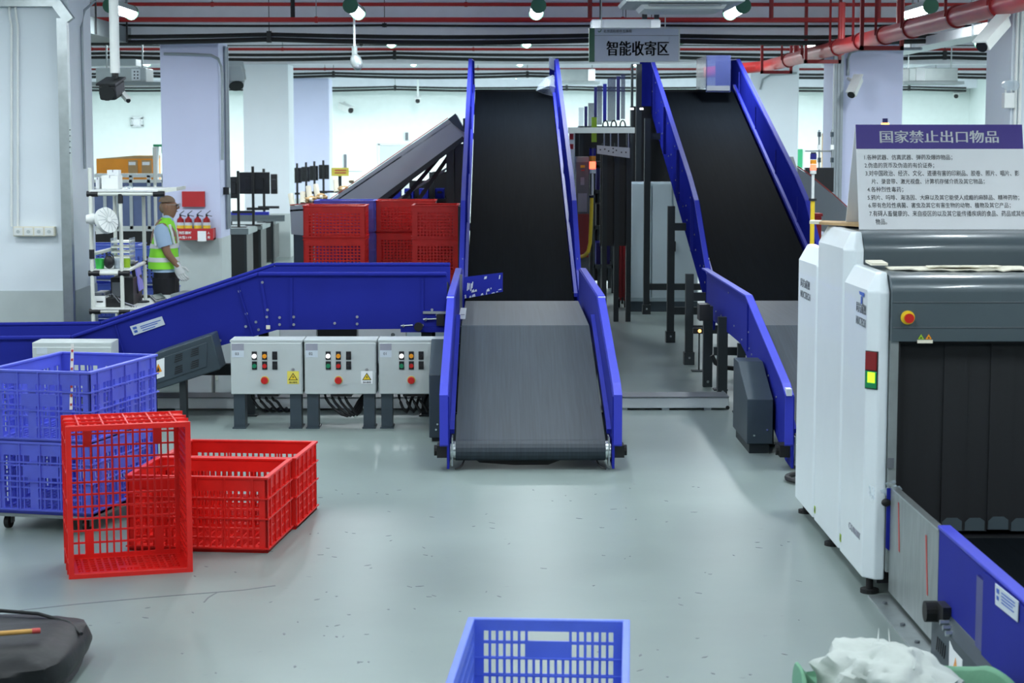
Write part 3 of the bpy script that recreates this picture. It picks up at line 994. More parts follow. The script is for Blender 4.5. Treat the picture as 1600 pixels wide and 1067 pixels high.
def incline(xc, label, far=27.3, side_top=3.25, lo=0.06):
    """High inclined conveyor rising away from the camera to a level run under the ceiling."""
    t = Thing('incline_conveyor', label, 'conveyor', (xc, 18, 0))
    hw = 0.495
    top = [(17.75, 0.66), (25.0, 2.77), (25.3, 2.81), (far, 2.81)]
    low = [(far, 2.68), (25.3, 2.66), (25.0, 2.62), (17.75, 0.56)]
    t.part('belt', MB().prism(yz(xc - hw, top + low), (2 * hw, 0, 0)), 'belt_dark')
    t.part('lower_roller', MB().cyl((xc - hw, 17.76, 0.61), (xc + hw, 17.76, 0.61), 0.055, n=16), 'steel', smooth=True)
    prof = [(17.72, 0.78), (18.2, 0.93), (19.3, 1.55), (20.0, 1.78), (25.0, 3.18), (far, side_top)]
    bot = [(far, 2.5), (25.2, 2.5), (17.85, 0.40), (17.72, 0.5)]
    for s in (-1, 1):
        xp = xc + s * 0.535
        w = t.part('side_wall', MB().prism(yz(xp - 0.008, prof + bot), (0.016, 0, 0)), 'blue_matte')
        t.part('wall_lip', MB().strip(yz(xp, prof), (s * 0.045, 0, 0), (0, -0.012, 0.012)), 'blue_lip', parent=w)
        gl = [(17.75, 0.72), (25.0, 2.83)]
        t.part('belt_guide', MB().strip(yz(xc + s * 0.497, gl), (s * 0.03, 0, 0), (0, -0.01, 0.035)), 'blue_lip', parent=w)
        b = MB()
        for i in range(16):
            yy = 18.1 + i * 0.45
            zz = 0.66 + (yy - 17.75) * 0.291
            bolt_row(b, [(xp + s * 0.008, yy, zz - 0.1), (xp + s * 0.008, yy + 0.12, zz + (0.05 if i % 2 else 0.28))], (s, 0, 0), r=0.010)
        t.part('bolt', b, 'steel', parent=w, kind='stuff')
        for yy in (19.7, 21.3, 23.0, 24.6):
            zz = 0.66 + (yy - 17.75) * 0.291
            t.part('seam_strip', MB().bar((xp + s * 0.012, yy, zz - 0.2), (xp + s * 0.012, yy, zz + 0.36), 0.06, 0.012), 'blue', parent=w)
        xl = xp + s * lo
        for k, yy in enumerate((18.5, 20.5, 23.8)):
            zz = 0.66 + (yy - 17.75) * 0.291
            m = MB().b2(xl - 0.038, xl + 0.038, yy - 0.038, yy + 0.038, 0.015, zz + 0.0).b2(xl - 0.05, xl + 0.05, yy - 0.06, yy + 0.06, 0, 0.12)
            t.part('leg', m, 'leg_steel')
            bb = MB()
            bolt_row(bb, [(xl, yy - 0.06, 0.07)], r=0.012, l=0.012)
            t.part('foot_bolt', bb, 'chrome')
    for yy in (18.5, 20.5, 23.8):
        zz = 0.66 + (yy - 17.75) * 0.291
        t.part('cross_bar', MB().b2(xc - 0.535 - lo, xc + 0.535 + lo, yy - 0.03, yy + 0.03, 0.30, 0.38), 'leg_steel')
        t.part('cross_bar', MB().b2(xc - 0.535 - lo, xc + 0.535 + lo, yy - 0.03, yy + 0.03, zz - 0.26, zz - 0.18), 'leg_steel')
    return t


XC, XR = 0.228, 2.50
FC = feeder(XC, 'blue sided feed conveyor with dark belt reaching the floor in the middle')
IC = incline(XC, 'blue sided dark belt conveyor climbing away behind the middle feed conveyor')
FR = feeder(XR, 'blue sided feed conveyor partly hidden behind the white scanner panels')
IR = incline(XR + 0.07, 'blue sided dark belt conveyor climbing away behind the scanner', lo=0.165)

# paint scratches (bare metal) on the middle feeder walls, plastic sheets wrapped at the top of the middle incline
for s, px in ((-1, 706), (1, 938)):
    q = XC + s * 0.575
    FC.part('bare_patch', MB().b2(q - 0.028, q + 0.028, 14.52, 14.60, 0.975, 0.9885), 'label')
q = XC - 0.5
t = Thing('plastic_wrap', 'crumpled clear plastic sheet caught on the top right edge of the middle incline', 'plastic sheet', PY(850, 138, 24.7))
m = MB()
pts = [(838, 142), (842, 131), (852, 121), (864, 117), (872, 121), (874, 137), (864, 150), (850, 147)]
rng = random.Random(3)
vs = [PY(px, py, 24.75 + rng.uniform(-.12, .12)) for px, py in pts] + [PY(858, 134, 24.5)]
m.add(vs, [(i, (i + 1) % 8, 8) for i in range(8)])
o = t.part('sheet', m, 'glassy')
so = o.modifiers.new('th', 'SOLIDIFY'); so.thickness = 0.004
m = MB()
vs = [PY(px, py, 25.0 + d) for px, py, d in ((858, 89, 0), (868, 92, 0.1), (870, 112, 0.1), (858, 106, -.05))]
m.add(vs, [(0, 1, 2, 3)])
o = t.part('upper_sheet', m, 'glassy')
so = o.modifiers.new('th', 'SOLIDIFY'); so.thickness = 0.004
# clear guard box at the top right of the right incline
t = Thing('clear_guard_hood', 'translucent blue guard hood at the top of the right incline', 'guard', PY(1122, 144, 24.3))
a, b = PY(1103, 144, 24.4), PY(1142, 88, 24.4)
t.part('front_sheet', MB().b2(a.x, b.x, 24.40, 24.415, a.z, b.z), 'clear_blue')
t.part('top_sheet', MB().b2(a.x, b.x, 24.4, 25.6, b.z, b.z + 0.012), 'clear_blue')
t.part('side_sheet', MB().b2(a.x, a.x + 0.012, 24.4, 25.6, a.z + .05, b.z), 'clear_blue')
t.part('lower_band', MB().b2(a.x + .01, b.x - .01, 24.385, 24.40, a.z + 0.02, a.z + 0.08), 'grey_mid')

# motor housings
def motor_box(label, x0, x1, yf, yb, zt, zb, mm='dark_steel'):
    t = Thing('motor_housing', label, 'motor housing', ((x0 + x1) / 2, yf, 0))
    poly = [(yf, zb), (yf, zt - 0.20), (yf + 0.55, zt), (yb, zt), (yb, zb)]
    t.part('casing', MB().prism(yz(x0, poly), (x1 - x0, 0, 0)), mm, bevel=0.006)
    b = MB()
    bolt_row(b, [(x0 + 0.05, yf, zb + 0.06), (x1 - 0.04, yf, zb + 0.10)])
    t.part('bolt', b, 'chrome')
    t.part('foot', MB().b2(x0 + 0.02, x1 - 0.02, yf + 0.03, yb - 0.03, 0, zb), 'leg_steel')
    return t


motor_box('dark grey motor housing on the left side of the right feed conveyor', 1.745, 1.925, 13.2, 14.0, 0.585, 0.07)
motor_box('dark grey motor housing between the control boxes and the middle feed conveyor', -0.485, -0.385, 13.75, 14.32, 0.69, 0.03)

p = PX(1233, 612, 1.93)
FR.part('bare_patch', MB().b2(1.905, 1.94, p.y - 0.06, p.y + 0.03, p.z - 0.02, p.z + 0.025), 'label', label='bare scraped patch')
# deflector at the mouth of the transverse conveyor
t = Thing('deflector_plate', 'short scratched blue deflector plate standing over the middle belt', 'deflector', PY(752, 450, 15.1))
a, b = PY(724, 467, 15.35), PY(724, 433, 15.35)
c, d = PY(784, 456, 15.0), PY(784, 426, 15.0)
t.part('plate', MB().prism([a, c, d, b], (0.008, 0.016, 0)), 'blue')
rng = random.Random(5)
m = MB()
e = (c - a)
for i in range(13):
    u = 0.03 + 0.93 * rng.random()
    v0 = rng.random() ** 2 * 0.25
    p = a + e * u + (b - a) * v0
    wdt, ht = rng.uniform(0.01, 0.05), rng.uniform(0.005, 0.025)
    dx = e.normalized()
    n = Vector((-0.006, -0.012, 0)) * 0.3
    m.prism([p + n, p + n + dx * wdt, p + n + dx * wdt * 0.8 + Vector((0, 0, ht)), p + n + dx * wdt * .2 + Vector((0, 0, ht * .7))], n * 0.3)
for (u, v, wdt, ht) in ((0.10, 0.35, 0.012, 0.06), (0.14, 0.38, 0.012, 0.05), (0.19, 0.3, 0.014, 0.06), (0.23, 0.42, 0.01, 0.05), (0.55, 0.72, 0.03, 0.02), (0.93, 0.6, 0.012, 0.03)):
    p = a + e * u + (b - a) * v
    dx = e.normalized()
    n = Vector((-0.006, -0.012, 0)) * 0.3
    m.prism([p + n, p + n + dx * wdt, p + n + dx * (wdt + .008) + Vector((0, 0, ht)), p + n + dx * .008 + Vector((0, 0, ht))], n * 0.3)
t.part('bare_patch', m, 'label', kind='stuff', label='bare metal scratches on the blue plate')
t.part('support_arm', MB().bar(a + Vector((-0.02, 0.02, -0.12)), b + Vector((-0.02, 0.02, 0.02)), 0.022), 'grey_mid')
q0, q1 = PY(716, 498, 15.0), PY(729, 481, 15.0)
t = Thing('paper_tag', 'small white paper tag stuck at the left corner of the middle belt', 'tag', q0)
t.part('paper', MB().prism([q0, (q1.x - .01, 15.0, q0.z - .003), q1, (q0.x + 0.02, 15.0, q1.z)], (0, 0.004, 0)), 'paper')
t.part('print', MB().b2(q0.x + .02, q1.x - .015, 14.995, 14.999, q0.z + .03, q0.z + .036), 'label_grey')

# ---------------------------------------------------------------- transverse conveyor from the left
t = Thing('transfer_conveyor', 'blue conveyor rising from the left and running level into the middle conveyor', 'conveyor', (-2.0, 15, 0))
def xz(y, pts):
    return [Vector((p[0], y, p[1])) for p in pts]
YF, YB = 15.0, 16.1
topl = [(-5.4, 0.60), (-3.33, 0.62), (-1.86, 1.115), (-0.385, 1.115)]
botl = [(-0.385, 0.70), (-1.72, 0.69), (-2.2, 0.555), (-3.1, 0.26), (-5.4, 0.24)]
for nm, y, dy in (('front_wall', YF, 0.014), ('rear_wall', YB, 0.014)):
    w = t.part(nm, MB().prism(xz(y, topl + botl), (0, dy, 0)), 'blue')
    lip = MB().strip(xz(y - (0.03 if y == YF else 0), topl), (0, 0.045, 0), (0, 0, 0.03))
    t.part('wall_lip', lip, 'blue', parent=w, bevel=0.01)
    if y == YF:
        b = MB()
        for px, py in ((410, 441), (418, 484), (417, 495), (459, 495), (459, 507), (437, 496), (437, 507), (523, 505), (558, 495), (558, 506), (400, 503), (404, 515), (384, 510), (344, 532), (675, 484), (374, 455), (385, 490), (683, 492), (660, 508), (700, 516)):
            q = PY(px, py, YF - .004)
            b.cyl(q, q + Vector((0, -0.008, 0)), 0.011, n=8)
        t.part('bolt', b, 'steel', parent=w, kind='stuff')
        for px0, py0, px1, py1 in ((408, 436, 420, 512), (455, 434, 455, 510), (660, 436, 660, 488), (372, 447, 395, 524), (180, 505, 195, 560)):
            p0, p1 = PY(px0, py0, YF - 0.006), PY(px1, py1, YF - 0.006)
            t.part('seam_strip', MB().bar(p0, p1, 0.022, 0.01), 'blue', parent=w)
belt = [(-5.4, 0.50), (-3.3, 0.53), (-1.86, 0.985), (-0.405, 0.985), (-0.385, 0.93), (-0.405, 0.88), (-1.8, 0.87), (-3.3, 0.40), (-5.4, 0.40)]
t.part('belt', MB().prism(xz(YF + 0.03, belt), (0, 1.05, 0)), 'belt')
q = PY(654, 510, YF - 0.02)
t.part('bearing_knob', MB().cyl(q, q + Vector((0, -0.05, 0)), 0.034, n=14), 'rubber')
q = PY(688, 500, YF - 0.02)
t.part('tension_bracket', MB().box(q, (0.06, 0.03, 0.09)), 'black')
for px0, py0, px1, py1 in ((626, 509, 645, 508), (661, 499, 684, 498)):
    t.part('tension_rod', MB().cyl(PY(px0, py0, YF - .02), PY(px1, py1, YF - .02), 0.006, n=8), 'steel')
    t.part('tension_nut', MB().cyl(PY(px0 + 3, py0, YF - .02), PY(px0 + 6, py0, YF - .02), 0.013, n=6), 'chrome')
q0, q1 = PY(626, 519, YF - 0.004), PY(700, 511, YF - 0.004)
t.part('bottom_plate', MB().b2(q0.x, q1.x, YF - 0.012, YF, q0.z, q1.z), 'blue')
q0, q1 = PY(661, 490, YF - 0.004), PY(698, 487, YF - 0.004)
t.part('trim_strip', MB().b2(q0.x, q1.x, YF - 0.02, YF, q0.z, q1.z + .004), 'steel')
q = PY(419, 511, YF - .01)
t.part('bracket', MB().box(q, (0.03, 0.02, 0.03)), 'cream')
# rating plate on the slope
pts = [PY(203, 510, YF - 0.006), PY(209, 524, YF - 0.006), PY(258, 507, YF - 0.006), PY(253, 494, YF - 0.006)]
pl = t.part('rating_plate', MB().prism(pts, (0, -0.004, 0)), 'label')
ang = math.atan2(pts[3].z - pts[0].z, pts[3].x - pts[0].x)
rm = Matrix.Translation(pts[0] + (pts[1] - pts[0]) * 0.5 + Vector((0.05, -0.006, 0.018))) @ Euler((PI / 2, -ang, 0)).to_matrix().to_4x4()
dx, dz = (pts[3] - pts[0]), (pts[1] - pts[0])
m = MB()
for k, (u0, u1, v) in enumerate(((0.06, 0.18, 0.18), (0.06, 0.16, 0.55), (0.28, 0.92, 0.3), (0.28, 0.8, 0.5), (0.3, 0.7, 0.75))):
    p = pts[0] + dx * u0 + dz * v + Vector((0, -0.005, 0))
    p2 = pts[0] + dx * u1 + dz * v + Vector((0, -0.005, 0))
    hgt = dz * (0.25 if k < 2 else 0.09)
    m.prism([p, p2, p2 + hgt, p + hgt], (0, -0.001, 0))
t.part('print', m, 'ink_blue', parent=pl, kind='stuff')
for xx in (-4.2, -3.0, -1.95, -0.55):
    zz = 0.3 if xx < -3 else (0.35 if xx < -2 else 0.7)
    for y in (YF + 0.08, YB - 0.06):
        t.part('leg', MB().b2(xx - 0.04, xx + 0.04, y - 0.03, y + 0.03, 0.012, zz).b2(xx - .06, xx + .06, y - .06, y + .06, 0, .012), 'leg_steel')
t.part('frame_rail', MB().b2(-4.2, -0.55, 15.5, 15.58, 0.27, 0.36), 'leg_steel')

# tilted drive cover with louvres
t = Thing('drive_cover', 'dark grey drive cover with vent slots hung along the sloping blue conveyor', 'drive cover', (-2.5, 14.6, 0.2))
y = 14.68
cp = [PY(240, 553, y), PY(331, 522, y), PY(345, 577, y), PY(240, 611, y)]
t.part('casing', MB().prism(cp, (0, 0.3, 0)), 'dark_steel', bevel=0.01)
fx = (cp[1] - cp[0]).normalized()
fz = (cp[0] - cp[3]).normalized()
o0 = cp[3]
W, H = (cp[1] - cp[0]).length, (cp[0] - cp[3]).length
def rect(u0, u1, v0, v1, yo, th=0.004):
    pp = [o0 + fx * u + fz * v + Vector((0, yo, 0)) for u, v in ((u0, v0), (u1, v0), (u1, v1), (u0, v1))]
    return MB().prism(pp, (0, -th, 0))
t.part('front_lid', rect(0.03, W - 0.04, 0.05, H - 0.05, -0.001, 0.008), 'dark_steel', bevel=0.003)
for u0 in (0.36 * W, 0.64 * W):
    for v0 in (0.26 * H, 0.58 * H):
        for k in range(4):
            t.part('vent_slot', rect(u0 + k * 0.003, u0 + 0.14 * W, v0 + k * 0.055 * H, v0 + k * 0.055 * H + 0.007, -0.009, 0.004), 'black')
t.part('warning_label', rect(0.0, 0.19 * W, 0.30 * H, 0.80 * H, -0.0095, 0.003), 'paper')
pp = [o0 + fx * u + fz * v + Vector((0, -0.014, 0)) for u, v in ((0.02 * W, 0.46 * H), (0.15 * W, 0.46 * H), (0.085 * W, 0.70 * H))]
t.part('warning_triangle', MB().prism(pp, (0, -0.002, 0)), 'amber')
pp = [o0 + fx * u + fz * v + Vector((0, -0.017, 0)) for u, v in ((0.06 * W, 0.49 * H), (0.11 * W, 0.49 * H), (0.085 * W, 0.62 * H))]
t.part('warning_mark', MB().prism(pp, (0, -0.002, 0)), 'ink')
t.part('support_foot', MB().b2(-2.45, -2.40, 14.75, 14.85, 0, 0.48), 'leg_steel')
t.part('support_foot', MB().b2(-2.75, -2.70, 14.75, 14.85, 0, 0.42), 'leg_steel')

# ---------------------------------------------------------------- control boxes
def warn_sign(t, x, y, z, w, yellow_bg, parent):
    t.part('warning_label', MB().b2(x - w / 2, x + w / 2, y - 0.003, y, z - w * 0.55, z + w * 0.55), 'yellow_label' if yellow_bg else 'paper', parent=parent)
    s = w * 0.8
    zb = z - w * 0.22
    tri = lambda k, yo: [(x - s / 2 * k, y - yo, zb + (1 - k) * s * 0.25), (x + s / 2 * k, y - yo, zb + (1 - k) * s * 0.25), (x, y - yo, zb + s * 0.80 * k + (1 - k) * s * 0.25)]
    t.part('warning_border', MB().prism(tri(1, 0.0045), (0, -0.001, 0)), 'ink', parent=parent)
    t.part('warning_triangle', MB().prism(tri(0.76, 0.006), (0, -0.001, 0)), 'yellow', parent=parent)
    q = [(x + 0.004, y - 0.0075, zb + s * .58), (x - .007, y - .0075, zb + s * .3), (x + .002, y - .0075, zb + s * .3), (x - .004, y - .0075, zb + s * .1), (x + .009, y - .0075, zb + s * .38), (x, y - .0075, zb + s * .38)]
    t.part('bolt_mark', MB().prism(q, (0, -0.001, 0)), 'ink', parent=parent)
    t.text('当心触电', w * 0.18, front_mx((x, y - 0.004, z - w * 0.42)), 'ink', align='CENTER', parent=parent)


def control_box(pl, pr, label, warn=True, num='01'):
    y = 14.4
    x0, x1 = PY(pl, 600, y).x, PY(pr, 600, y).x
    zt, zb = PY(400, 533, y).z, PY(400, 616, y).z
    t = Thing('control_box', label, 'control box', ((x0 + x1) / 2, y, 0))
    t.part('enclosure', MB().b2(x0, x1, y, y + 0.26, zb, zt), 'grey_box', bevel=0.006)
    t.part('hood', MB().b2(x0 - 0.004, x1 + 0.004, y - 0.004, y + 0.265, zt - 0.005, zt + 0.008), 'grey_box')
    door = t.part('door', MB().b2(x0 + 0.006, x1 - 0.006, y - 0.014, y - 0.001, zb + 0.004, zt - 0.012), 'grey_box', bevel=0.004)
    yd = y - 0.014
    W = x1 - x0
    P = lambda u, v: (x0 + u * W, zb + v * (zt - zb))
    a, b = P(0.02, 0.98), P(0.19, 0.83)
    t.part('maker_label', MB().b2(a[0], b[0], yd - 0.002, yd, b[1], a[1] - .01), 'label_grey', parent=door)
    a, b = P(0.02, 0.83), P(0.19, 0.70)
    t.part('number_label', MB().b2(a[0], b[0], yd - 0.002, yd, b[1], a[1]), 'label', parent=door)
    t.text(num, 0.03, front_mx((a[0] + 0.025, yd - 0.003, (a[1] + b[1]) / 2)), 'ink', parent=door)
    cols = (('white_lit', 'amber', None), ('green_btn', 'red_btn', None))
    for r in range(2):
        for c in range(3):
            u = 0.335 + c * 0.142
            v = 0.73 - r * 0.185
            x, z = P(u, v)
            hb = t.part('button_bezel', MB().b2(x - 0.019, x + 0.019, yd - 0.006, yd, z - 0.03, z + 0.032), 'black', parent=door)
            mm = cols[r][c]
            if mm:
                t.part('indicator' if r == 0 else 'push_button', MB().cyl((x, yd - 0.004, z - 0.002), (x, yd - 0.02, z - 0.002), 0.0165, n=14), mm, parent=door)
            else:
                t.part('selector_knob', MB().cyl((x, yd - 0.004, z - 0.004), (x, yd - 0.014, z - 0.004), 0.016, n=14).bar((x - 0.012, yd - 0.02, z - 0.014), (x + 0.012, yd - 0.02, z + 0.008), 0.009, 0.02), 'black', parent=door)
    x, z = P(0.475, 0.27)
    t.part('stop_plate', MB().cyl((x, yd, z), (x, yd - 0.005, z), 0.031, n=20), 'yellow', parent=door)
    t.part('stop_button', MB().cyl((x, yd - 0.005, z), (x, yd - 0.02, z), 0.015, n=12).cyl((x, yd - 0.02, z), (x, yd - 0.04, z), 0.028, 0.024, n=18), 'red_btn', parent=door)
    if warn:
        x, z = P(0.87, 0.32)
        warn_sign(t, x, yd, z, 0.088, warn == 1, door)
        x, z = P(0.87, 0.47)
        t.part('door_lock', MB().cyl((x, yd, z), (x, yd - 0.006, z), 0.012, n=12), 'steel', parent=door)
    for lx in (x0 + 0.015, x1 - 0.1):
        t.part('leg', MB().b2(lx, lx + 0.085, y + 0.02, y + 0.16, 0.01, zb).b2(lx - 0.008, lx + 0.093, y - 0.01, y + 0.2, 0, 0.01), 'dark_steel')
    t.part('cable_gland', MB().b2((x0 + x1) / 2 - 0.08, (x0 + x1) / 2 + 0.08, y + 0.05, y + 0.2, zb - 0.025, zb), 'black')
    return t, x0, x1, zb


CB = []
for (pl, pr, lab, wv, num) in ((361, 473, 'pale grey control box with yellow warning label, leftmost of the three', 1, '03'),
                               (476, 588, 'pale grey control box with white warning label, middle of the three', 2, '02'),
                               (592, 699, 'pale grey control box without warning label beside the middle feed conveyor', 0, '01')):
    CB.append(control_box(pl, pr, lab, wv, num))
rng = random.Random(11)
for k, (t, x0, x1, zb) in enumerate(CB):
    for i in range(4):
        xa = x0 + 0.14 + i * 0.05
        xb = (x0 + 0.24 + i * 0.055) if k != 1 else (x1 - 0.13 + 0.01 * i)
        za = 0.02 if k == 0 else 0.13
        dip = (0.13, 0.07, 0.10)[k]
        pts = [(xa, 14.52, zb), (xa + 0.01, 14.52, zb - 0.06), ((xa * .6 + xb * .4), 14.50, dip + 0.03 + 0.012 * i), ((xa * .3 + xb * .7), 14.52, dip), (xb, 14.58, za + 0.03 + (0.06 if k else 0.05) ), (xb + 0.04, 14.66, za + 0.1)]
        # smooth the path
        P2 = []
        for j in range(len(pts) - 1):
            p, q = Vector(pts[j]), Vector(pts[j + 1])
            P2 += [p.lerp(q, 0.25), p.lerp(q, 0.75)]
        t.part('cable', MB().tube([pts[0]] + P2 + [pts[-1]], 0.011, n=7), 'cable', smooth=True)
    # dark floor socket block behind
t = Thing('control_box', 'pale grey control box with a small label low behind the stacked blue crates', 'control box', PY(112, 545, 14.6))
a, b = PY(52, 610, 14.6), PY(174, 535, 14.6)
t.part('enclosure', MB().b2(a.x, b.x, 14.6, 14.88, a.z, b.z), 'grey_box', bevel=0.006)
t.part('door', MB().b2(a.x + .006, b.x - .006, 14.586, 14.6, a.z + .005, b.z - .035), 'grey_box', bevel=0.004)
q0, q1 = PY(57, 553, 14.58), PY(73, 543, 14.58)
t.part('number_label', MB().b2(q0.x, q1.x, 14.583, 14.586, q0.z, q1.z), 'label')
t.part('leg', MB().b2(a.x + .02, a.x + .1, 14.62, 14.78, 0, a.z), 'dark_steel')
t.part('leg', MB().b2(b.x - .1, b.x - .02, 14.62, 14.78, 0, a.z), 'dark_steel')

# floor trunking running across under the conveyors
z0 = 0.02
for (xa, xb, lab) in ((-4.6, -0.52, 'steel floor trunking running under the blue transfer conveyor'), (0.86, 1.88, 'steel floor trunking between the middle and right feed conveyors')):
    t = Thing('floor_trunking', lab, 'trunking', ((xa + xb) / 2, 15.4, 0))
    t.part('channel', MB().b2(xa, xb, 15.35, 15.62, 0.018, 0.105), 'tray_white', bevel=0.004)
    t.part('lid', MB().b2(xa, xb, 15.34, 15.63, 0.105, 0.112), 'grey_mid')
    n = 3
    for i in range(n):
        xx = xa + (i + 0.5) * (xb - xa) / n
        t.part('foot', MB().b2(xx - 0.03, xx + 0.03, 15.36, 15.6, 0, 0.018), 'conduit')
    if xa > 0:
        q = PY(1137, 637, 15.34)
        t.part('cable_hole', MB().cyl((q.x, 15.35, q.z), (q.x, 15.342, q.z), 0.016, n=12), 'black')
# black cable coil by the scanner foot
t = Thing('cable_loop', 'black corrugated cable loop lying at the foot of the right feed conveyor', 'cable', PZ(1235, 750, 0))
q = PZ(1240, 752, 0)
pts = [(q.x + 0.09 + 0.13 * math.cos(a), q.y + 0.16 * math.sin(a), 0.022) for a in [0.4 + i * 5.4 / 20 for i in range(21)]]
t.part('cable', MB().tube(pts, 0.018, n=8), 'cable', smooth=True)

# low pale cabinets seen under the transfer conveyor
t = Thing('low_cabinet', 'row of low pale cabinets with a dark gap behind the blue transfer conveyor', 'cabinet', (-1.2, 17.0, 0))
for p0, p1, m_ in ((438, 494, 'tray_white'), (496, 557, 'black'), (560, 634, 'tray_white'), (636, 700, 'cabinet')):
    a, b = PY(p0, 520, 17.0), PY(p1, 520, 17.0)
    t.part('door', MB().b2(a.x, b.x, 17.0, 17.02, 0.06, 0.70), m_)
a, b = PY(436, 520, 17.0), PY(702, 520, 17.0)
t.part('body', MB().b2(a.x, b.x, 17.02, 17.5, 0.0, 0.72), 'grey_box')
q = PY(614, 523, 16.99)
t.part('lock', MB().cyl((q.x, 17.0, q.z), (q.x, 16.985, q.z), 0.018), 'chrome')

# ================================================================== BAGGAGE SCANNER
t = Thing('baggage_scanner', 'large white and dark grey X-ray baggage scanner with black curtain tunnel', 'scanner', (2.5, 9.8, 0))
SCN = t
XO, XI = 1.77, 1.868


def side_panel(y0, y1, zt):
    c, d = 0.05, 0.09
    full = [(XO, y1), (XO, y0 + 0.06), (XO + c, y0), (XI, y0), (XI, y1)]
    top = [(XO + c, y1), (XO + c, y0 + 0.11), (XO + c + 0.02, y0 + 0.075), (XI, y0 + 0.075), (XI, y1)]
    vs = [(p[0], p[1], 0.075) for p in full] + [(p[0], p[1], zt - d) for p in full] + [(p[0], p[1], zt) for p in top]
    fs = [(4, 3, 2, 1, 0), (10, 11, 12, 13, 14)]
    for k in (0, 5):
        fs += [(k + i, k + (i + 1) % 5, k + 5 + (i + 1) % 5, k + 5 + i) for i in range(5)]
    return MB().add(vs, fs)


pn = t.part('side_panel', side_panel(9.06, 9.715, 1.555), 'white_panel', bevel=0.008, label='nearest white side panel with a red and green light')
pm = t.part('side_panel', side_panel(9.72, 10.52, 1.715), 'white_panel', bevel=0.008, label='tallest white side panel')
pf = t.part('side_panel', side_panel(10.53, 11.2, 1.575), 'white_panel', bevel=0.008, label='farthest white side panel')
XR1 = 3.35


def shell_prof(y0, y1, zb, zt, r):
    a = [(y0, zb)] + [(y0 + r - r * math.cos(q), zt - r * 0.8 + r * 0.8 * math.sin(q)) for q in [i * PI / 2 / 8 for i in range(9)]]
    return a + [(y1, zt + 0.005), (y1, zb)]


t.part('front_hood', MB().prism(yz(XI + 0.002, shell_prof(9.02, 9.72, 1.235, 1.545, 0.10)), (XR1 - XI, 0, 0)), 'shell', smooth=True)
t.part('middle_hood', MB().prism(yz(XI + 0.002, shell_prof(9.73, 10.55, 1.2, 1.708, 0.12)), (XR1 - XI, 0, 0)), 'shell', smooth=True)
t.part('rear_hood', MB().prism(yz(XI + 0.002, shell_prof(10.56, 11.2, 1.2, 1.56, 0.05)), (XR1 - XI, 0, 0)), 'shell', smooth=True)
for zz in (1.30, 1.42):
    t.part('seam_line', MB().b2(XI + .01, XR1, 9.016, 9.022, zz, zz + 0.003), 'grey_mid')
t.part('tunnel_post', MB().b2(XI + 0.002, XI + 0.04, 9.03, 9.2, 0.12, 1.235), 'stainless')
t.part('tunnel_post', MB().b2(2.93, XR1, 9.03, 11.2, 0.08, 1.235), 'shell')
t.part('tunnel_wall', MB().b2(XI + 0.04, XI + 0.05, 9.04, 11.2, 0.29, 1.235), 'curtain')
t.part('tunnel_roof', MB().b2(XI + 0.04, 2.93, 9.04, 11.2, 1.225, 1.235), 'curtain')
t.part('tunnel_bed', MB().b2(XI + 0.04, 2.93, 9.04, 11.2, 0.08, 0.285), 'black')
wd = 0.112
nst = 9
rng = random.Random(2)
for i in range(nst):
    x0 = XI + 0.05 + i * wd
    for k, yy in enumerate((9.10, 9.55, 10.6)):
        dy = 0.006 * (i % 2) + (0.01 if k else 0)
        sw = rng.uniform(-0.008, 0.012)
        zb = 0.30 + rng.uniform(0, 0.012)
        m = MB().prism([(x0 + 0.001, yy + dy, 1.22), (x0 + wd + 0.006, yy + dy, 1.22), (x0 + wd + 0.002, yy + dy + sw, zb), (x0 + 0.002, yy + dy + sw, zb + .003)], (0, 0.004, 0))
        t.part('curtain_strip', m, 'curtain')
        if k == 0:
            m = MB().prism([(x0 + 0.008, yy + dy + sw - 0.002, zb + 0.003), (x0 + wd - 0.008, yy + dy + sw - .002, zb + 0.003), (x0 + wd - 0.008, yy + dy + sw - .002, zb + 0.05), (x0 + wd - 0.03, yy + dy + sw - .002, zb + 0.066), (x0 + 0.03, yy + dy + sw - .002, zb + 0.066), (x0 + 0.008, yy + dy + sw - .002, zb + 0.045)], (0, 0.001, 0))
            t.part('worn_tip', m, 'shell')
for (yy, xx) in ((9.12, 1.81), (10.2, 1.82), (11.1, 1.82), (9.12, 3.2), (11.1, 3.2)):
    t.part('foot', MB().cyl((xx, yy, 0.0), (xx, yy, 0.02), 0.045, n=14).cyl((xx, yy, 0.02), (xx, yy, 0.12), 0.018), 'rubber')
t.part('chassis', MB().b2(1.84, XR1, 9.1, 11.15, 0.05, 0.1), 'black')
# emergency stop and radiation marks on the front hood
q = PY(1418, 496, 9.02)
t.part('stop_plate', MB().cyl(q, q + Vector((0, -0.008, 0)), 0.033, n=24), 'yellow')
q2 = q + Vector((0.003, 0, -0.002))
t.part('stop_button', MB().cyl(q2 + Vector((0, -0.008, 0)), q2 + Vector((0, -0.03, 0)), 0.021, 0.023, n=18), 'red_btn')
a, b = PY(1433, 536, 9.02), PY(1457, 531, 9.02)
t.part('label_plate', MB().b2(a.x, b.x, 9.014, 9.02, a.z, b.z), 'cream')
for px, mm in ((1439, 'lime'), (1451, 'amber')):
    q = PY(px, 527, 9.018)
    t.part('radiation_mark', MB().prism([(q.x - 0.015, 9.018, q.z - 0.009), (q.x + 0.015, 9.018, q.z - 0.009), (q.x, 9.018, q.z + 0.015)], (0, -0.003, 0)), mm)
    t.part('mark_print', MB().cyl((q.x, 9.0145, q.z - .002), (q.x, 9.0135, q.z - .002), 0.004, n=8), 'ink')
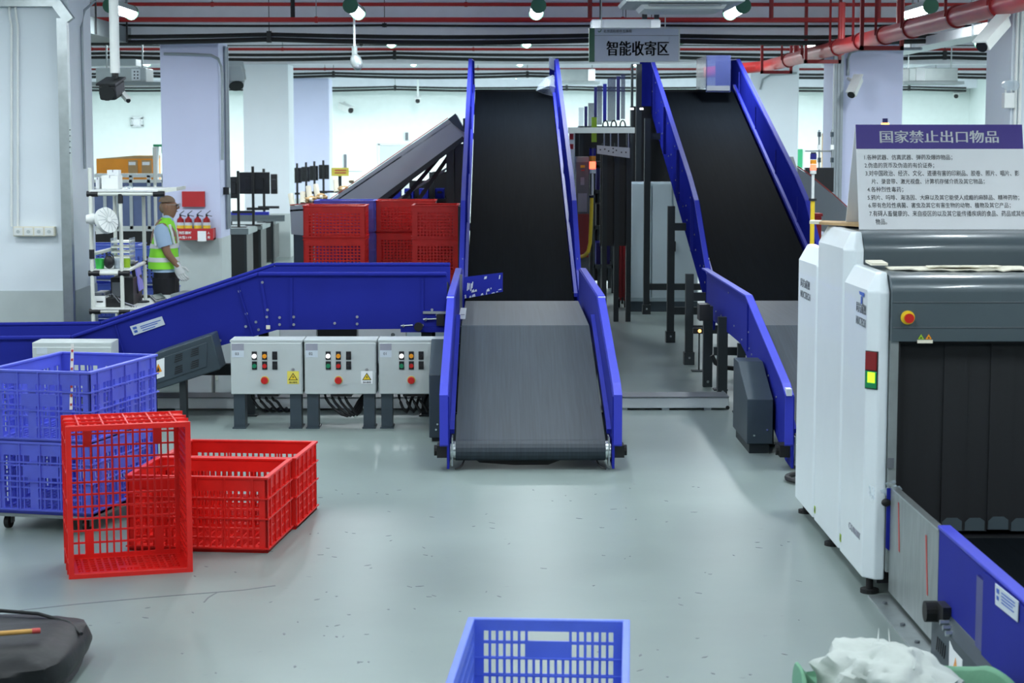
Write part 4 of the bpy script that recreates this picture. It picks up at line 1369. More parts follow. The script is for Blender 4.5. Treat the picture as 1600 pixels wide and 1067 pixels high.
# signal light on the bevel of the nearest panel
cz0, cz1 = 1.175, 1.0
dirc = Vector((0.05, -0.06, 0)).normalized()
nc = Vector((-0.06, -0.05, 0)).normalized()
ctr = Vector((1.795, 9.09, 0))


def bevel_box(w0, w1, z0, z1, th, off=0.0):
    pp = [ctr + dirc * w0 + Vector((0, 0, z0)), ctr + dirc * w1 + Vector((0, 0, z0)), ctr + dirc * w1 + Vector((0, 0, z1)), ctr + dirc * w0 + Vector((0, 0, z1))]
    return MB().prism([p + nc * off for p in pp], nc * th)


lz = PX(1367, 552, 1.795).z
lz1 = PX(1367, 610, 1.795).z
mid = PX(1367, 582, 1.795).z
t.part('signal_frame', bevel_box(-0.037, 0.037, lz1 - 0.004, lz + 0.004, 0.006), 'black', parent=pn)
t.part('red_lens', bevel_box(-0.034, 0.034, mid + 0.002, lz, 0.011), 'red_lens', parent=pn, bevel=0.004)
t.part('green_lens', bevel_box(-0.034, 0.034, lz1, mid - 0.002, 0.011), 'green_lens', parent=pn, bevel=0.004)
t.part('lit_segment', bevel_box(-0.016, 0.028, lz1 + 0.028, mid - 0.006, 0.002, 0.0112), 'green_lit', parent=pn)
# print on the panels
XF = XO - 0.0012
for px, py, w0, h0, par in ((1346, 486, 0.36, 0.075, pn), (1258, 447, 0.30, 0.07, pf)):
    p = PX(px - (8 if px > 1300 else 7), py, XF)
    t.text('同方威视', 0.07, left_mx(p + Vector((0, 0.0, 0.0))), 'grey_mid', parent=par, valign='BOTTOM', off=0.0, fit=(0.24 if px > 1300 else 0.32, 0.05))
    t.text('NUCTECH', 0.06, left_mx(p + Vector((0, 0.0, -0.06))), 'grey_mid', parent=par, valign='BOTTOM', off=0.0, fit=(0.24 if px > 1300 else 0.34, 0.04))
p = PX(1342, 472, XF)
m = MB()
q = p
m.prism([(XF, q.y, q.z + 0.055), (XF, q.y - 0.13, q.z + 0.055), (XF, q.y - 0.13, q.z + 0.035), (XF, q.y - .02, q.z + 0.04)], (-0.0008, 0, 0))
m.prism([(XF, q.y - 0.05, q.z + 0.034), (XF, q.y - 0.085, q.z + 0.034), (XF, q.y - 0.085, q.z), (XF, q.y - .05, q.z - 0.006)], (-0.0008, 0, 0))
t.part('logo', m, 'ink_blue', parent=pn, kind='stuff')
p = PX(1326, 825, XF)
t.text('CX100100T', 0.04, left_mx(p), 'label_grey', parent=pn, valign='BOTTOM', fit=(0.30, 0.035))
for px, py in ((1313, 840), (1273, 796)):
    p = PX(px, py, XF)
    m = MB().prism([(XF, p.y + 0.02, p.z - 0.02), (XF, p.y - 0.02, p.z - 0.02), (XF, p.y - 0.02, p.z + 0.02), (XF, p.y + 0.02, p.z + 0.02)], (-0.0008, 0, 0))
    t.part('yellow_sticker', m, 'lime')
    m = MB().prism([(XF - .001, p.y + 0.01, p.z - 0.01), (XF - .001, p.y - 0.01, p.z - 0.01), (XF - .001, p.y, p.z + 0.012)], (-0.0008, 0, 0))
    t.part('sticker_mark', m, 'ink')
m = MB().b2(XO - 0.001, XO + 0.03, 9.06, 9.07, 0.2, 0.21)
# torn cardboard lying on the hoods
t = Thing('torn_cardboard', 'torn pale cardboard strips lying along the front hood of the scanner', 'cardboard', (2.1, 9.4, 1.55))
rng = random.Random(6)
ln = []
x = 1.93
while x < 2.62:
    ln.append((x, 9.36 - 0.10 * math.sin((x - 1.9) * 3.2) + rng.uniform(-0.025, 0.025)))
    x += rng.uniform(0.02, 0.06)
t.part('sheet', MB().prism([(x, y, 1.549 + 0.004 * (i % 3)) for i, (x, y) in enumerate(ln)] + [(2.62, 9.55, 1.552), (1.93, 9.5, 1.552)], (0, 0, 0.006)), 'cream')
ln2 = [(x, y + 0.02 + rng.uniform(-0.012, 0.012)) for x, y in ln if 2.1 < x < 2.5]
t.part('upper_flap', MB().prism([(x, y, 1.564 + 0.008 * math.sin(i * 1.3) ** 2) for i, (x, y) in enumerate(ln2)] + [(2.48, 9.46, 1.562), (2.12, 9.44, 1.562)], (0, 0, 0.005)), 'cream')
t = Thing('cream_card', 'small pale card on the scanner hood beside the nearest white panel', 'card', PY(1370, 416, 9.5))
a, b = PY(1361, 418, 9.45), PY(1381, 413, 9.55)
t.part('card', MB().prism([(a.x, 9.45, 1.566), (b.x, 9.45, 1.566), (b.x, 9.6, 1.572), (a.x, 9.6, 1.572)], (0, 0, 0.012)), 'cream')
t = Thing('cardboard_strip', 'brown cardboard strip lying on the tallest scanner panel beside the notice board', 'cardboard', (1.8, 10.4, 1.72))
t.part('strip', MB().prism([(1.74, 10.5, 1.722), (1.93, 10.2, 1.722), (1.99, 10.5, 1.722), (1.76, 10.7, 1.722)], (0, 0, 0.014)), 'kraft')
t.part('torn_edge', MB().prism([(1.715, 10.5, 1.724), (1.76, 10.46, 1.724), (1.80, 10.6, 1.724), (1.745, 10.64, 1.724)], (0, 0, 0.016)), 'cream')
# clear tape bunched on the panel corner
t = Thing('clear_tape', 'crumpled clear tape around the lower corner of the nearest scanner panel', 'tape', PX(1372, 775, XO))
rng = random.Random(4)
m = MB()
for k in range(9):
    p = PX(rng.uniform(1358, 1366), rng.uniform(765, 785), XO - 0.006)
    m.prism([p, p + Vector((-0.004, -0.05, rng.uniform(-.02, .02))), p + Vector((-0.008, -0.04, 0.03)), p + Vector((0, 0.02, 0.02))], (-0.003, 0, 0))
for k in range(8):
    p = PY(rng.uniform(1376, 1398), rng.uniform(757, 778), 9.04)
    m.prism([p, p + Vector((0.04, -0.01, rng.uniform(-.01, .02))), p + Vector((0.03, -0.012, 0.03)), p + Vector((-0.01, -0.004, 0.015))], (0, -0.004, 0))
t.part('tape', m, 'glassy', kind='stuff')
p = PY(1385, 785, 9.03)
t.part('clip', MB().ell(p, (0.025, 0.02, 0.02)), 'rubber', smooth=True)
p = PY(1391, 722, 9.02)
solo('grey_sticker', MB().b2(p.x - .014, p.x + 0.018, 9.022, 9.03, p.z - .03, p.z + 0.02), 'grey_mid', 'torn dark grey sticker on the corner of the scanner tunnel post', 'sticker')

# ---------------------------------------------------------------- infeed conveyor in front of the scanner
t = Thing('infeed_conveyor', 'blue sided infeed conveyor with stainless plate in front of the scanner tunnel', 'conveyor', (2.3, 7.5, 0))
XW = 1.885
t.part('belt', MB().b2(1.93, 2.93, 5.2, 9.03, 0.20, 0.285), 'belt_dark')
t.part('frame', MB().b2(1.93, 2.93, 5.2, 9.0, 0.12, 0.20), 'leg_steel')
w = t.part('side_wall', MB().b2(XW, XW + 0.014, 5.2, 8.02, 0.21, 0.54), 'blue')
t.part('wall_lip', MB().b2(XW - 0.006, XW + 0.05, 5.2, 8.03, 0.54, 0.555), 'blue_lip', parent=w, bevel=0.004)
t.part('side_wall', MB().b2(2.95, 2.965, 5.2, 8.95, 0.21, 0.54), 'blue')
sp = t.part('end_plate', MB().b2(XW - 0.002, XW + 0.006, 8.02, 9.03, 0.03, 0.53), 'stainless', label='scuffed stainless end plate with red tape')
t.part('plate_edge', MB().b2(XW - 0.004, XW + 0.03, 8.02, 9.03, 0.53, 0.538), 'steel', parent=sp)
t.part('floor_angle', MB().prism(yz(XW - 0.10, [(8.0, 0.0), (9.03, 0.0), (9.03, 0.010), (8.0, 0.010)]), (0.10, 0, 0)), 'steel', parent=sp)
bb = MB()
for yy in (8.15, 8.45, 8.85):
    bb.cyl((XW - 0.055, yy, 0.01), (XW - 0.055, yy, 0.02), 0.012, n=8)
t.part('floor_bolt', bb, 'grey_mid', parent=sp, kind='stuff')
p, q = PX(1447, 836, XW - .003), PX(1449, 930, XW - .003)
t.part('red_tape_strip', MB().prism([p + Vector((0, .012, 0)), p + Vector((0, -.012, 0)), q + Vector((0, -.012, 0)), q + Vector((0, .012, 0))], (-0.001, 0, 0)), 'red_tape', parent=sp)
p, q = PX(1404, 785, XW - .003), PX(1405, 862, XW - .003)
t.part('red_tape_strip', MB().prism([p + Vector((0, .012, 0)), p + Vector((0, -.008, 0)), q + Vector((0, -.012, 0)), q + Vector((0, .012, 0))], (-0.001, 0, 0)), 'red_tape', parent=sp)
t.part('blue_sheet', MB().prism([(XW - .02, 9.022, 0.53), (XW + 0.0, 9.022, 0.53), (XW + .006, 9.022, 0.22), (XW - 0.02, 9.022, 0.24)], (0, 0.006, 0)), 'blue')
t.part('shadow_gap_plate', MB().b2(XW + 0.002, XW + 0.012, 7.86, 8.02, 0.2, 0.55), 'dark_steel')
# recess and rating plate
p, q = PX(1537, 995, XW - .004), PX(1555, 900, XW - .004)
t.part('cover_plate', MB().b2(XW - 0.012, XW - 0.001, 5.3, p.y, 0.21, 0.535), 'blue', parent=w)
t.part('recess_rib', MB().b2(XW - 0.012, XW + 0.0, p.y, p.y + 0.10, 0.22, 0.50), 'navy', parent=w)
pp = [PX(1556, 944, XW - .016), PX(1591, 972, XW - .016), PX(1592, 940, XW - .016), PX(1556, 911, XW - .016)]
rp = t.part('rating_plate', MB().prism(pp, (-0.003, 0, 0)), 'label', parent=None)
dx, dz = pp[1] - pp[0], pp[3] - pp[0]
m = MB()
for u0, u1, v, hh in ((0.08, 0.2, 0.62, 0.22), (0.08, 0.18, 0.3, 0.2), (0.3, 0.9, 0.75, 0.06), (0.3, 0.9, 0.6, 0.06), (0.3, 0.8, 0.45, 0.06), (0.3, 0.85, 0.3, 0.06)):
    a = pp[0] + dx * u0 + dz * v + Vector((-.0035, 0, 0))
    b = pp[0] + dx * u1 + dz * v + Vector((-.0035, 0, 0))
    m.prism([a, b, b + dz * hh, a + dz * hh], (-0.001, 0, 0))
t.part('print', m, 'ink_blue', parent=rp, kind='stuff')
# motor cover with vents
mb = t.part('motor_cover', MB().prism([(XW - 0.03, 6.0, 0.0), (XW - 0.03, 6.0, 0.17), (XW - 0.0, 6.0, 0.225), (XW + 0.1, 6.0, 0.225), (XW + 0.1, 6.0, 0)], (0, 2.0, 0)), 'dark_steel', bevel=0.005)
for k in range(5):
    y0 = 7.9 - k * 0.035
    t.part('vent_slot', MB().prism([(XW - .031, y0, 0.05), (XW - .031, y0 - 0.012, 0.05), (XW - .031, y0 - 0.03, 0.11), (XW - .031, y0 - 0.018, 0.11)], (-0.002, 0, 0)), 'black', parent=mb)
p = [(XW - .031, 7.66, 0.02), (XW - .031, 7.44, 0.02), (XW - .031, 7.44, 0.13), (XW - .031, 7.60, 0.13), (XW - .031, 7.66, 0.15)]
t.part('warning_label', MB().prism(p, (-0.002, 0, 0)), 'paper', parent=mb)
t.part('warning_triangle', MB().prism([(XW - .034, 7.59, 0.05), (XW - .034, 7.50, 0.05), (XW - .034, 7.545, 0.11)], (-0.001, 0, 0)), 'amber', parent=mb)
q = PX(1463, 955, XW - 0.03)
kb = t.part('adjuster_knob', MB().cyl(q, q + Vector((-0.05, 0, 0)), 0.045, n=16), 'rubber')
t.part('adjuster_block', MB().box(q + Vector((0.02, -0.08, 0.01)), (0.05, 0.12, 0.08)), 'black')
for k in range(3):
    t.part('adjuster_bolt', MB().cyl(q + Vector((0.02, -0.15 - k * 0.05, -0.01 - .01 * k)), q + Vector((-0.02, -0.15 - k * 0.05, -0.01 - .01 * k)), 0.012, n=6), 'steel')
for yy in (5.6, 7.2, 8.7):
    t.part('leg', MB().b2(2.0, 2.06, yy, yy + 0.06, 0, 0.12), 'leg_steel')
    t.part('leg', MB().b2(2.8, 2.86, yy, yy + 0.06, 0, 0.12), 'leg_steel')

# ---------------------------------------------------------------- notice board standing on the scanner
t = Thing('notice_board', 'white tent shaped notice board with violet heading standing on the scanner', 'notice board', (2.35, 10.1, 1.71))
x0, x1 = 1.912, 2.800
yb, ytp = 10.10, 10.26
zb, zt = 1.712, 2.262
lean = math.atan2(ytp - yb, zt - zb)
up = Vector((0, math.sin(lean), math.cos(lean)))
nrm = Vector((0, -math.cos(lean), math.sin(lean)))
Hh = (zt - zb) / math.cos(lean)
bl = Vector((x0, yb, zb))


def bp(u, v, off=0.0):
    return bl + Vector((u, 0, 0)) + up * v + nrm * off


def brect(u0, u1, v0, v1, off, th):
    return MB().prism([bp(u0, v0, off), bp(u1, v0, off), bp(u1, v1, off), bp(u0, v1, off)], nrm * th)


Wb = x1 - x0
t.part('front_sheet', brect(0, Wb, 0, Hh, -0.005, 0.005), 'board')
t.part('rear_sheet', MB().prism([(x0, 10.50, zb), (x1, 10.50, zb), (x1, ytp + 0.004, zt), (x0, ytp + 0.004, zt)], (0, 0.005, 0)), 'board')
vh = Hh * (360 - 235) / (360 - 197.0)
t.part('heading_band', brect(0, Wb, vh, Hh, 0.0, 0.001), 'purple')
rm = Euler((PI / 2 - lean, 0, 0)).to_matrix().to_4x4()
kpx = 10.15 / F_PX


def board_line(s, px0, px1, pyc, hpx, m, off, bold=0.0):
    u = (px0 - 1338) * kpx * 1.0
    v = Hh * (360 - pyc) / (360 - 197.0)
    p = bp(u, v, 0.0016)
    t.text(s, hpx * kpx, Matrix.Translation(p - up * (hpx * kpx / 2)) @ rm, m, off=off, valign='BOTTOM', ext=0.0003, fit=((px1 - px0) * kpx, hpx * kpx, bold) if bold else ((px1 - px0) * kpx, hpx * kpx))


board_line('国家禁止出口物品', 1376, 1562, 216, 20, 'paper', 0.0, 0.0017)
LN = [('1.各种武器、仿真武器、弹药及爆炸物品；', 1350, 1488, 248.5), ('2.伪造的货币及伪造的有价证券；', 1350, 1459, 261),
      ('3.对中国政治、经济、文化、道德有害的印刷品、胶卷、照片、唱片、影', 1351, 1592, 273), ('片、录音带、激光视盘、计算机存储介质及其它物品；', 1360, 1537, 286),
      ('4.各种烈性毒药；', 1353, 1409, 298.5), ('5.鸦片、吗啡、海洛因、大麻以及其它能使人成瘾的麻醉品、精神药物；', 1353, 1590, 311),
      ('6.带有危险性病菌、害虫及其它有害生物的动物、植物及其它产品；', 1354, 1576, 323), ('7.有碍人畜健康的、来自疫区的以及其它能传播疾病的食品、药品或其他', 1355, 1599, 335.5),
      ('物品。', 1364, 1382, 348)]
for s, a, b, yc in LN:
    board_line(s, a, b, yc, 9.2, 'ink', 0.0)
q = PY(1383, 197, 10.7)

# ---------------------------------------------------------------- hanging hall sign
y = 22.0
t = Thing('hanging_sign', 'pale hanging sign with green edge and large dark characters before the conveyors', 'sign', PY(992, 97, y))
a, b = PY(929, 96.5, y), PY(1062, 44, y)
g0 = PY(920, 96, y + 0.06)
t.part('sign_face', MB().b2(a.x, b.x, y, y + 0.05, a.z, b.z), 'sign_grey')
t.part('edge_frame', MB().b2(g0.x, a.x + 0.002, y + 0.003, y + 0.10, a.z, b.z), 'green_frame')
t.part('rear_face', MB().b2(g0.x + 0.01, b.x, y + 0.05, y + 0.10, a.z, b.z), 'sign_grey')
t.part('border_trim', MB().b2(b.x - 0.012, b.x + 0.004, y - 0.006, y + 0.1, a.z, b.z), 'white')
t.part('border_trim', MB().b2(a.x, b.x, y - 0.006, y, b.z - 0.006, b.z + 0.004), 'white')
t.part('border_trim', MB().b2(a.x, b.x, y - 0.006, y, a.z - 0.004, a.z + 0.004), 'white')
ls = PY(1000, 55.5, y).z
t.part('divider_line', MB().b2(a.x, b.x, y - 0.003, y, ls - 0.003, ls + 0.003), 'label_grey')
kk = y / F_PX
p = PY(948, 87, y - 0.004)
t.text('智能收寄区', 0.16, front_mx(p), 'ink', valign='BOTTOM', fit=(96 * kk, 22.5 * kk, 0.0045))
p = PY(943, 51, y - 0.004)
t.text('北京国际邮件互换局', 0.04, front_mx(p), 'ink', valign='BOTTOM', fit=(43.5 * kk, 4.6 * kk))
p = PY(937, 48.5, y - 0.004)
m = MB().tube([p + Vector((-0.018, 0, 0.002)), p + Vector((-0.008, 0, -0.012)), p + Vector((0.008, 0, -0.006)), p + Vector((0.018, 0, 0.02))], 0.005, n=6)
t.part('logo', m, 'green_frame')
for px in (940, 1040):
    q = PY(px, 44, y)
    t.part('hanger_wire', MB().cyl((q.x, y + 0.05, q.z), (q.x, y + 0.05, 4.255), 0.006, n=6), 'white')
# pale cabinet hung behind the sign
y = 24.0
a, b = PY(925, 60, y), PY(1031, 30, y)
t = Thing('ceiling_air_unit', 'pale metal ceiling unit hanging just behind the hanging sign', 'air unit', (a.x, y, a.z))
t.part('casing', MB().b2(a.x, b.x, y, y + 0.5, a.z, b.z), 'grey_box', bevel=0.01)
for px in (926, 1017):
    q0, q1 = PY(px, 60, y), PY(px + 15, 32, y)
    t.part('label_plate', MB().b2(q0.x, q1.x, y - 0.012, y, a.z + .02, q1.z), 'white')
for px in (940, 1009, 1028):
    q = PY(px, 30, y)
    t.part('hanger', MB().bar((q.x, y + .2, q.z), (q.x, y + .2, 4.255), 0.06 if px > 1000 else 0.03), 'black')

# ================================================================== CRATES
def cuts(total, edge, n, bar, solid_top=0.0, lo=None):
    """edges of bars and holes across a span: edge bar, then n holes separated by bars"""
    lo = edge if lo is None else lo
    inner = total - lo - edge - solid_top
    hole = (inner - (n - 1) * bar) / n
    out = [0.0]
    x = lo
    for i in range(n):
        out += [x, x + hole]
        x += hole + bar
    out.append(total)
    return out


def make_crate(name, label, L, W, H, m, nx, ny, nz, bx, by, style, group=None):
    t = Thing(name, label, 'crate', (0, 0, 0), group=group)
    th = 0.012
    def wall(O, U, N, span, n, is_short):
        bw = 0.015 if style == 'mesh' else (0.0085 if style == 'blue' else 0.010)
        us = cuts(span, 0.06 if style == 'mesh' else 0.045, n, bw)
        vs = cuts(H, 0.02, nz, bw, solid_top=0.05, lo=0.03)
        vs = vs[:-1] + [H]
        nu = len(us) - 1

        def full(i, j):
            if i % 2 == 0 or j % 2 == 0:
                return True
            if style == 'panel':
                return True
            r = (j - 1) // 2            # row from the bottom
            c = (i - 1) // 2
            if style == 'blue' and c % 5 == 2 and n > 8:
                return True
            if is_short and style != 'mesh' and r >= nz - 2 and abs(c - (n - 1) / 2) <= n * 0.13:
                return r == nz - 2      # grip panel with a hand hole above
            if style == 'blue' and r == nz - 2 and abs(c - (n - 1) / 2) <= n * 0.22:
                return True
            return False
        return MB().grid(O, U, (0, 0, 1), N, us, vs, full)
    t.part('long_side', wall((-L / 2, -W / 2, 0), (1, 0, 0), (0, th, 0), L, nx, False), m, local=True)
    t.part('long_side', wall((-L / 2, W / 2 - th, 0), (1, 0, 0), (0, th, 0), L, nx, False), m, local=True)
    t.part('short_side', wall((-L / 2, -W / 2, 0), (0, 1, 0), (th, 0, 0), W, ny, True), m, local=True)
    t.part('short_side', wall((L / 2 - th, -W / 2, 0), (0, 1, 0), (th, 0, 0), W, ny, True), m, local=True)
    us, vs = cuts(L, 0.035, bx, 0.009), cuts(W, 0.035, by, 0.009)

    def bfull(i, j):
        if i % 2 == 0 or j % 2 == 0:
            return True
        c, r = (i - 1) // 2, (j - 1) // 2
        return style == 'red' and (r in (2, by - 3)) and (c < 2 or c >= bx - 2)
    t.part('base', MB().grid((-L / 2, -W / 2, 0), (1, 0, 0), (0, 1, 0), (0, 0, th), us, vs, bfull), m, local=True)
    # rim: a flat ring standing proud, and one rib ring round the middle
    rw = 0.02
    us = [-L / 2 - 0.008, -L / 2 + rw, L / 2 - rw, L / 2 + 0.008]
    vs = [-W / 2 - 0.008, -W / 2 + rw, W / 2 - rw, W / 2 + 0.008]
    t.part('rim', MB().grid((0, 0, H - 0.006), (1, 0, 0), (0, 1, 0), (0, 0, 0.014), us, vs, lambda i, j: not (i == 1 and j == 1)), m, local=True, bevel=0.003)
    for zz in ((0.02, H * 0.45, H * 0.72) if style != 'mesh' else (0.02,)):
        us = [-L / 2 - 0.010, -L / 2 + 0.002, L / 2 - 0.002, L / 2 + 0.010]
        vs = [-W / 2 - 0.010, -W / 2 + 0.002, W / 2 - 0.002, W / 2 + 0.010]
        t.part('rib_band', MB().grid((0, 0, zz), (1, 0, 0), (0, 1, 0), (0, 0, 0.008), us, vs, lambda i, j: not (i == 1 and j == 1)), m, local=True)
    if style != 'mesh':
        b = MB()
        for k in range(5):
            for s in (-1, 1):
                x = (-0.4 + 0.2 * k) * L
                b.b2(x - 0.004, x + 0.004, s * W / 2 - 0.009, s * W / 2 + 0.009, 0.02, H)
                yv = (-0.4 + 0.2 * k) * W
                b.b2(s * L / 2 - 0.009, s * L / 2 + 0.009, yv - 0.004, yv + 0.004, 0.02, H)
        t.part('upright_rib', b, m, local=True, kind='stuff')
    return t.o


# red crates: two on the floor, one stood on end
RL, RW, RH = 0.76, 0.60, 0.40
rc = make_crate('red_crate', 'open red plastic crate on the floor behind the crate stood on its end', RL, RW, RH, 'red_crate', 20, 15, 6, 11, 15, 'red', group='red crates on the open floor')
a7 = math.radians(-6)
fr_right = PZ(417, 748, RH)
vx, vy = Vector((math.cos(a7), math.sin(a7), 0)), Vector((-math.sin(a7), math.cos(a7), 0))
c1 = Vector((fr_right.x, fr_right.y, 0)) - vx * (RL / 2) + vy * (RW / 2)
rc.location = (c1.x, c1.y, 0)
rc.rotation_euler = (0, 0, a7)
c2 = c1 + vy * (RW + 0.025) + vx * 0.02
dup(rc, (c2.x, c2.y, 0), (0, 0, a7), label='open red plastic crate on the floor, rear one of the two lying side by side')
a16 = math.radians(15.5)
R0 = Matrix(((0, -1, 0), (0, 0, -1), (1, 0, 0)))
Rz = Matrix.Rotation(a16, 3, 'Z')
eu = (Rz @ R0).to_euler()
p = PZ(112, 905, 0)
q = PZ(297, 893, 0)
mid = (p + q) / 2
dep = Rz @ Vector((0, 1, 0))
loc = mid + dep * RH
dup(rc, (loc.x, loc.y, RL / 2 + 0.004), eu, label='red plastic crate stood on its end with its open side towards the floor space')

# blue crates on the dolly
BL, BW, BH = 0.90, 0.62, 0.40
bc = make_crate('blue_crate', 'blue plastic crate, lower one on the wheeled dolly', BL, BW, BH, 'blue_crate', 20, 13, 5, 20, 14, 'blue', group='blue crates on the dolly')
front = PZ(140, 584, 0.90)
right = PZ(248.6, 554.6, 0.90)
v = (right - front)
ang = math.atan2(v.y, v.x)
ux, uy = Vector((math.cos(ang), math.sin(ang), 0)), Vector((-math.sin(ang), math.cos(ang), 0))
cc = front + ux * (BL / 2) + uy * (BW / 2)
bc.location = (cc.x, cc.y, 0.10)
bc.rotation_euler = (0, 0, ang)
dup(bc, (cc.x, cc.y, 0.502), (0, 0, ang), label='blue plastic crate, open upper one stacked on the dolly')
t = Thing('dolly', 'low steel dolly on black casters under the stacked blue crates', 'dolly', (cc.x, cc.y, 0), (0, 0, ang))
t.part('deck', MB().b2(-BL / 2, BL / 2, -BW / 2, BW / 2, 0.08, 0.098), 'tray', local=True)
for sx in (-1, 1):
    for sy in (-1, 1):
        x, yv = sx * (BL / 2 - 0.08), sy * (BW / 2 - 0.07)
        f = t.part('caster_fork', MB().b2(x - 0.03, x + 0.03, yv - 0.025, yv + 0.025, 0.072, 0.082).b2(x - 0.02, x + 0.02, yv - 0.022, yv - 0.018, 0.03, 0.075).b2(x - 0.02, x + 0.02, yv + 0.018, yv + 0.022, 0.03, 0.075), 'tray', local=True)
        t.part('wheel', MB().cyl((x - 0.01, yv - 0.014, 0.037), (x - 0.01, yv + 0.014, 0.037), 0.037, n=18), 'rubber', parent=f, local=True)
# white straps/pole tied at the crates
p0, p1 = PZ(111, 586, 0.9), None
t = Thing('white_strap', 'thin white strap hanging down the front of the stacked blue crates', 'strap', PY(112, 640, 10.45))
t.part('strap', MB().bar(PY(113, 537, 10.62), PY(111, 640, 10.52), 0.016, 0.006), 'white')
for k in range(7):
    q = PY(113 - k * 0.3, 548 + k * 14, 10.60 - k * 0.013)
    t.part('red_dash', MB().box(q, (0.009, 0.016, 0.012)), 'red_tape')
# worn white patches on the upper blue crate label panel
# cornflower blue crate in the foreground
FW, FL, FH = 0.585, 0.98, 0.36
t = Thing('blue_basket', 'cornflower blue open plastic basket nearest the camera at the bottom edge', 'basket', (0, 0, 0))
th = 0.010


def slot_wall(O, U, N, span, cols, handle):
    us = [0, 0.045]
    n = cols
    hole = (span - 0.09 - 0.010 * (n - 1)) / n
    x = 0.045
    us = [0.0]
    for i in range(n):
        us += [x, x + hole]
        x += hole + 0.010
    us.append(span)
    vs = [0, 0.015, 0.075, 0.090, 0.150, 0.165, 0.225, 0.237, 0.297, 0.303, 0.3035, FH]
    vs = [0, 0.02, 0.075, 0.088, 0.143, 0.156, 0.211, 0.222, 0.272, 0.284, 0.322, FH]

    def full(i, j):
        if i % 2 == 0 or j % 2 == 0:
            if handle and j == 9 and n / 3 * 2 + 1 < i < n / 3 * 4 - 1:
                return False
            return True
        c = (i - 1) // 2
        mid = n / 3 <= c < 2 * n / 3
        if j >= 7 and mid and handle:
            return j == 7
        return False
    return MB().grid(O, U, (0, 0, 1), N, us, vs, full)


t.part('end_wall', slot_wall((-FW / 2, FL / 2 - th, 0), (1, 0, 0), (0, th, 0), FW, 18, True), 'lightblue_crate', local=True)
t.part('end_wall', slot_wall((-FW / 2, -FL / 2, 0), (1, 0, 0), (0, th, 0), FW, 18, True), 'lightblue_crate', local=True)
t.part('side_wall', slot_wall((-FW / 2, -FL / 2, 0), (0, 1, 0), (th, 0, 0), FL, 24, False), 'lightblue_crate', local=True)
t.part('side_wall', slot_wall((FW / 2 - th, -FL / 2, 0), (0, 1, 0), (th, 0, 0), FL, 24, False), 'lightblue_crate', local=True)
t.part('base', MB().grid((-FW / 2, -FL / 2, 0), (1, 0, 0), (0, 1, 0), (0, 0, 0.01), cuts(FW, 0.03, 14, 0.012), cuts(FL, 0.03, 18, 0.012), lambda i, j: i % 2 == 0 or j % 2 == 0), 'lightblue_crate', local=True)
us = [-FW / 2 - 0.018, -FW / 2 + th, FW / 2 - th, FW / 2 + 0.018]
vs = [-FL / 2 - 0.018, -FL / 2 + th, FL / 2 - th, FL / 2 + 0.018]
t.part('rim', MB().grid((0, 0, FH - 0.004), (1, 0, 0), (0, 1, 0), (0, 0, 0.012), us, vs, lambda i, j: not (i == 1 and j == 1)), 'lightblue_crate', local=True, bevel=0.005)
for zz in (0.149, 0.216):
    t.part('inner_rib', MB().b2(-FW / 2 + th, FW / 2 - th, FL / 2 - th - 0.006, FL / 2 - th, zz - .003, zz + 0.003), 'lightblue_crate', local=True)
a, b = PZ(741, 968, FH), PZ(982, 973, FH)
ang = math.atan2(b.y - a.y, b.x - a.x)
mid = (a + b) / 2
yv = Vector((-math.sin(ang), math.cos(ang), 0))
cen = mid - yv * (FL / 2)
t.o.location = (cen.x, cen.y, 0)
t.o.rotation_euler = (0, 0, ang + 0.02)

# ================================================================== BAGS
from mathutils import noise as mnoise


def blob(c, r, seg, rings, amp, freq, seed, flat=0.0, power=2.0, zcut=0.0):
    m = MB()
    prof = []
    vs, fs = [], []
    off = Vector((seed * 3.1, seed * 1.7, seed))
    for i in range(rings + 1):
        a = -PI / 2 + PI * i / rings
        for k in range(seg):
            q = 2 * PI * k / seg
            ce, se = math.cos(a), math.sin(a)
            cx, sx = math.cos(q), math.sin(q)
            sg = lambda v, e: math.copysign(abs(v) ** e, v)
            d = Vector((sg(ce, 2 / power) * sg(cx, 2 / power), sg(ce, 2 / power) * sg(sx, 2 / power), sg(se, 2 / power)))
            n = mnoise.turbulence(Vector((cx * ce, sx * ce, se)) * freq + off, 4, False) - 0.6
            d = d * (1 + amp * n)
            p = Vector((c[0] + d.x * r[0], c[1] + d.y * r[1], c[2] + d.z * r[2]))
            p.z = max(p.z, zcut)
            vs.append(p)
    for i in range(rings):
        for k in range(seg):
            fs.append((i * seg + k, i * seg + (k + 1) % seg, (i + 1) * seg + (k + 1) % seg, (i + 1) * seg + k))
    fs += [tuple(range(seg - 1, -1, -1)), tuple(range(rings * seg, (rings + 1) * seg))]
    return m.add(vs, fs)


t = Thing('black_bag', 'black plastic bag lying on the floor at the bottom left edge', 'bag', (-2.05, 7.7, 0))
o = t.part('bag_body', blob((-2.06, 7.70, 0.085), (0.37, 0.46, 0.105), 48, 26, 0.10, 1.4, 3, power=3.4, zcut=0.0), 'bag', smooth=True)
m = MB()
pts = [(-2.4, 8.05, 0.185), (-2.15, 8.06, 0.186), (-1.95, 8.02, 0.18), (-1.80, 7.93, 0.165), (-1.72, 7.80, 0.15)]
t.part('folded_seam', MB().tube(pts, 0.008, n=8), 'bag', smooth=True)
t = Thing('wooden_stick', 'thin wooden stick with an orange tip lying on the black bag', 'stick', PZ(40, 988, 0.215))
p0, p1 = PZ(-30, 992, 0.218), PZ(50, 986, 0.218)
p2 = PZ(63, 985, 0.218)
t.part('shaft', MB().cyl(p0, p1, 0.010, n=10), 'wood', smooth=True)
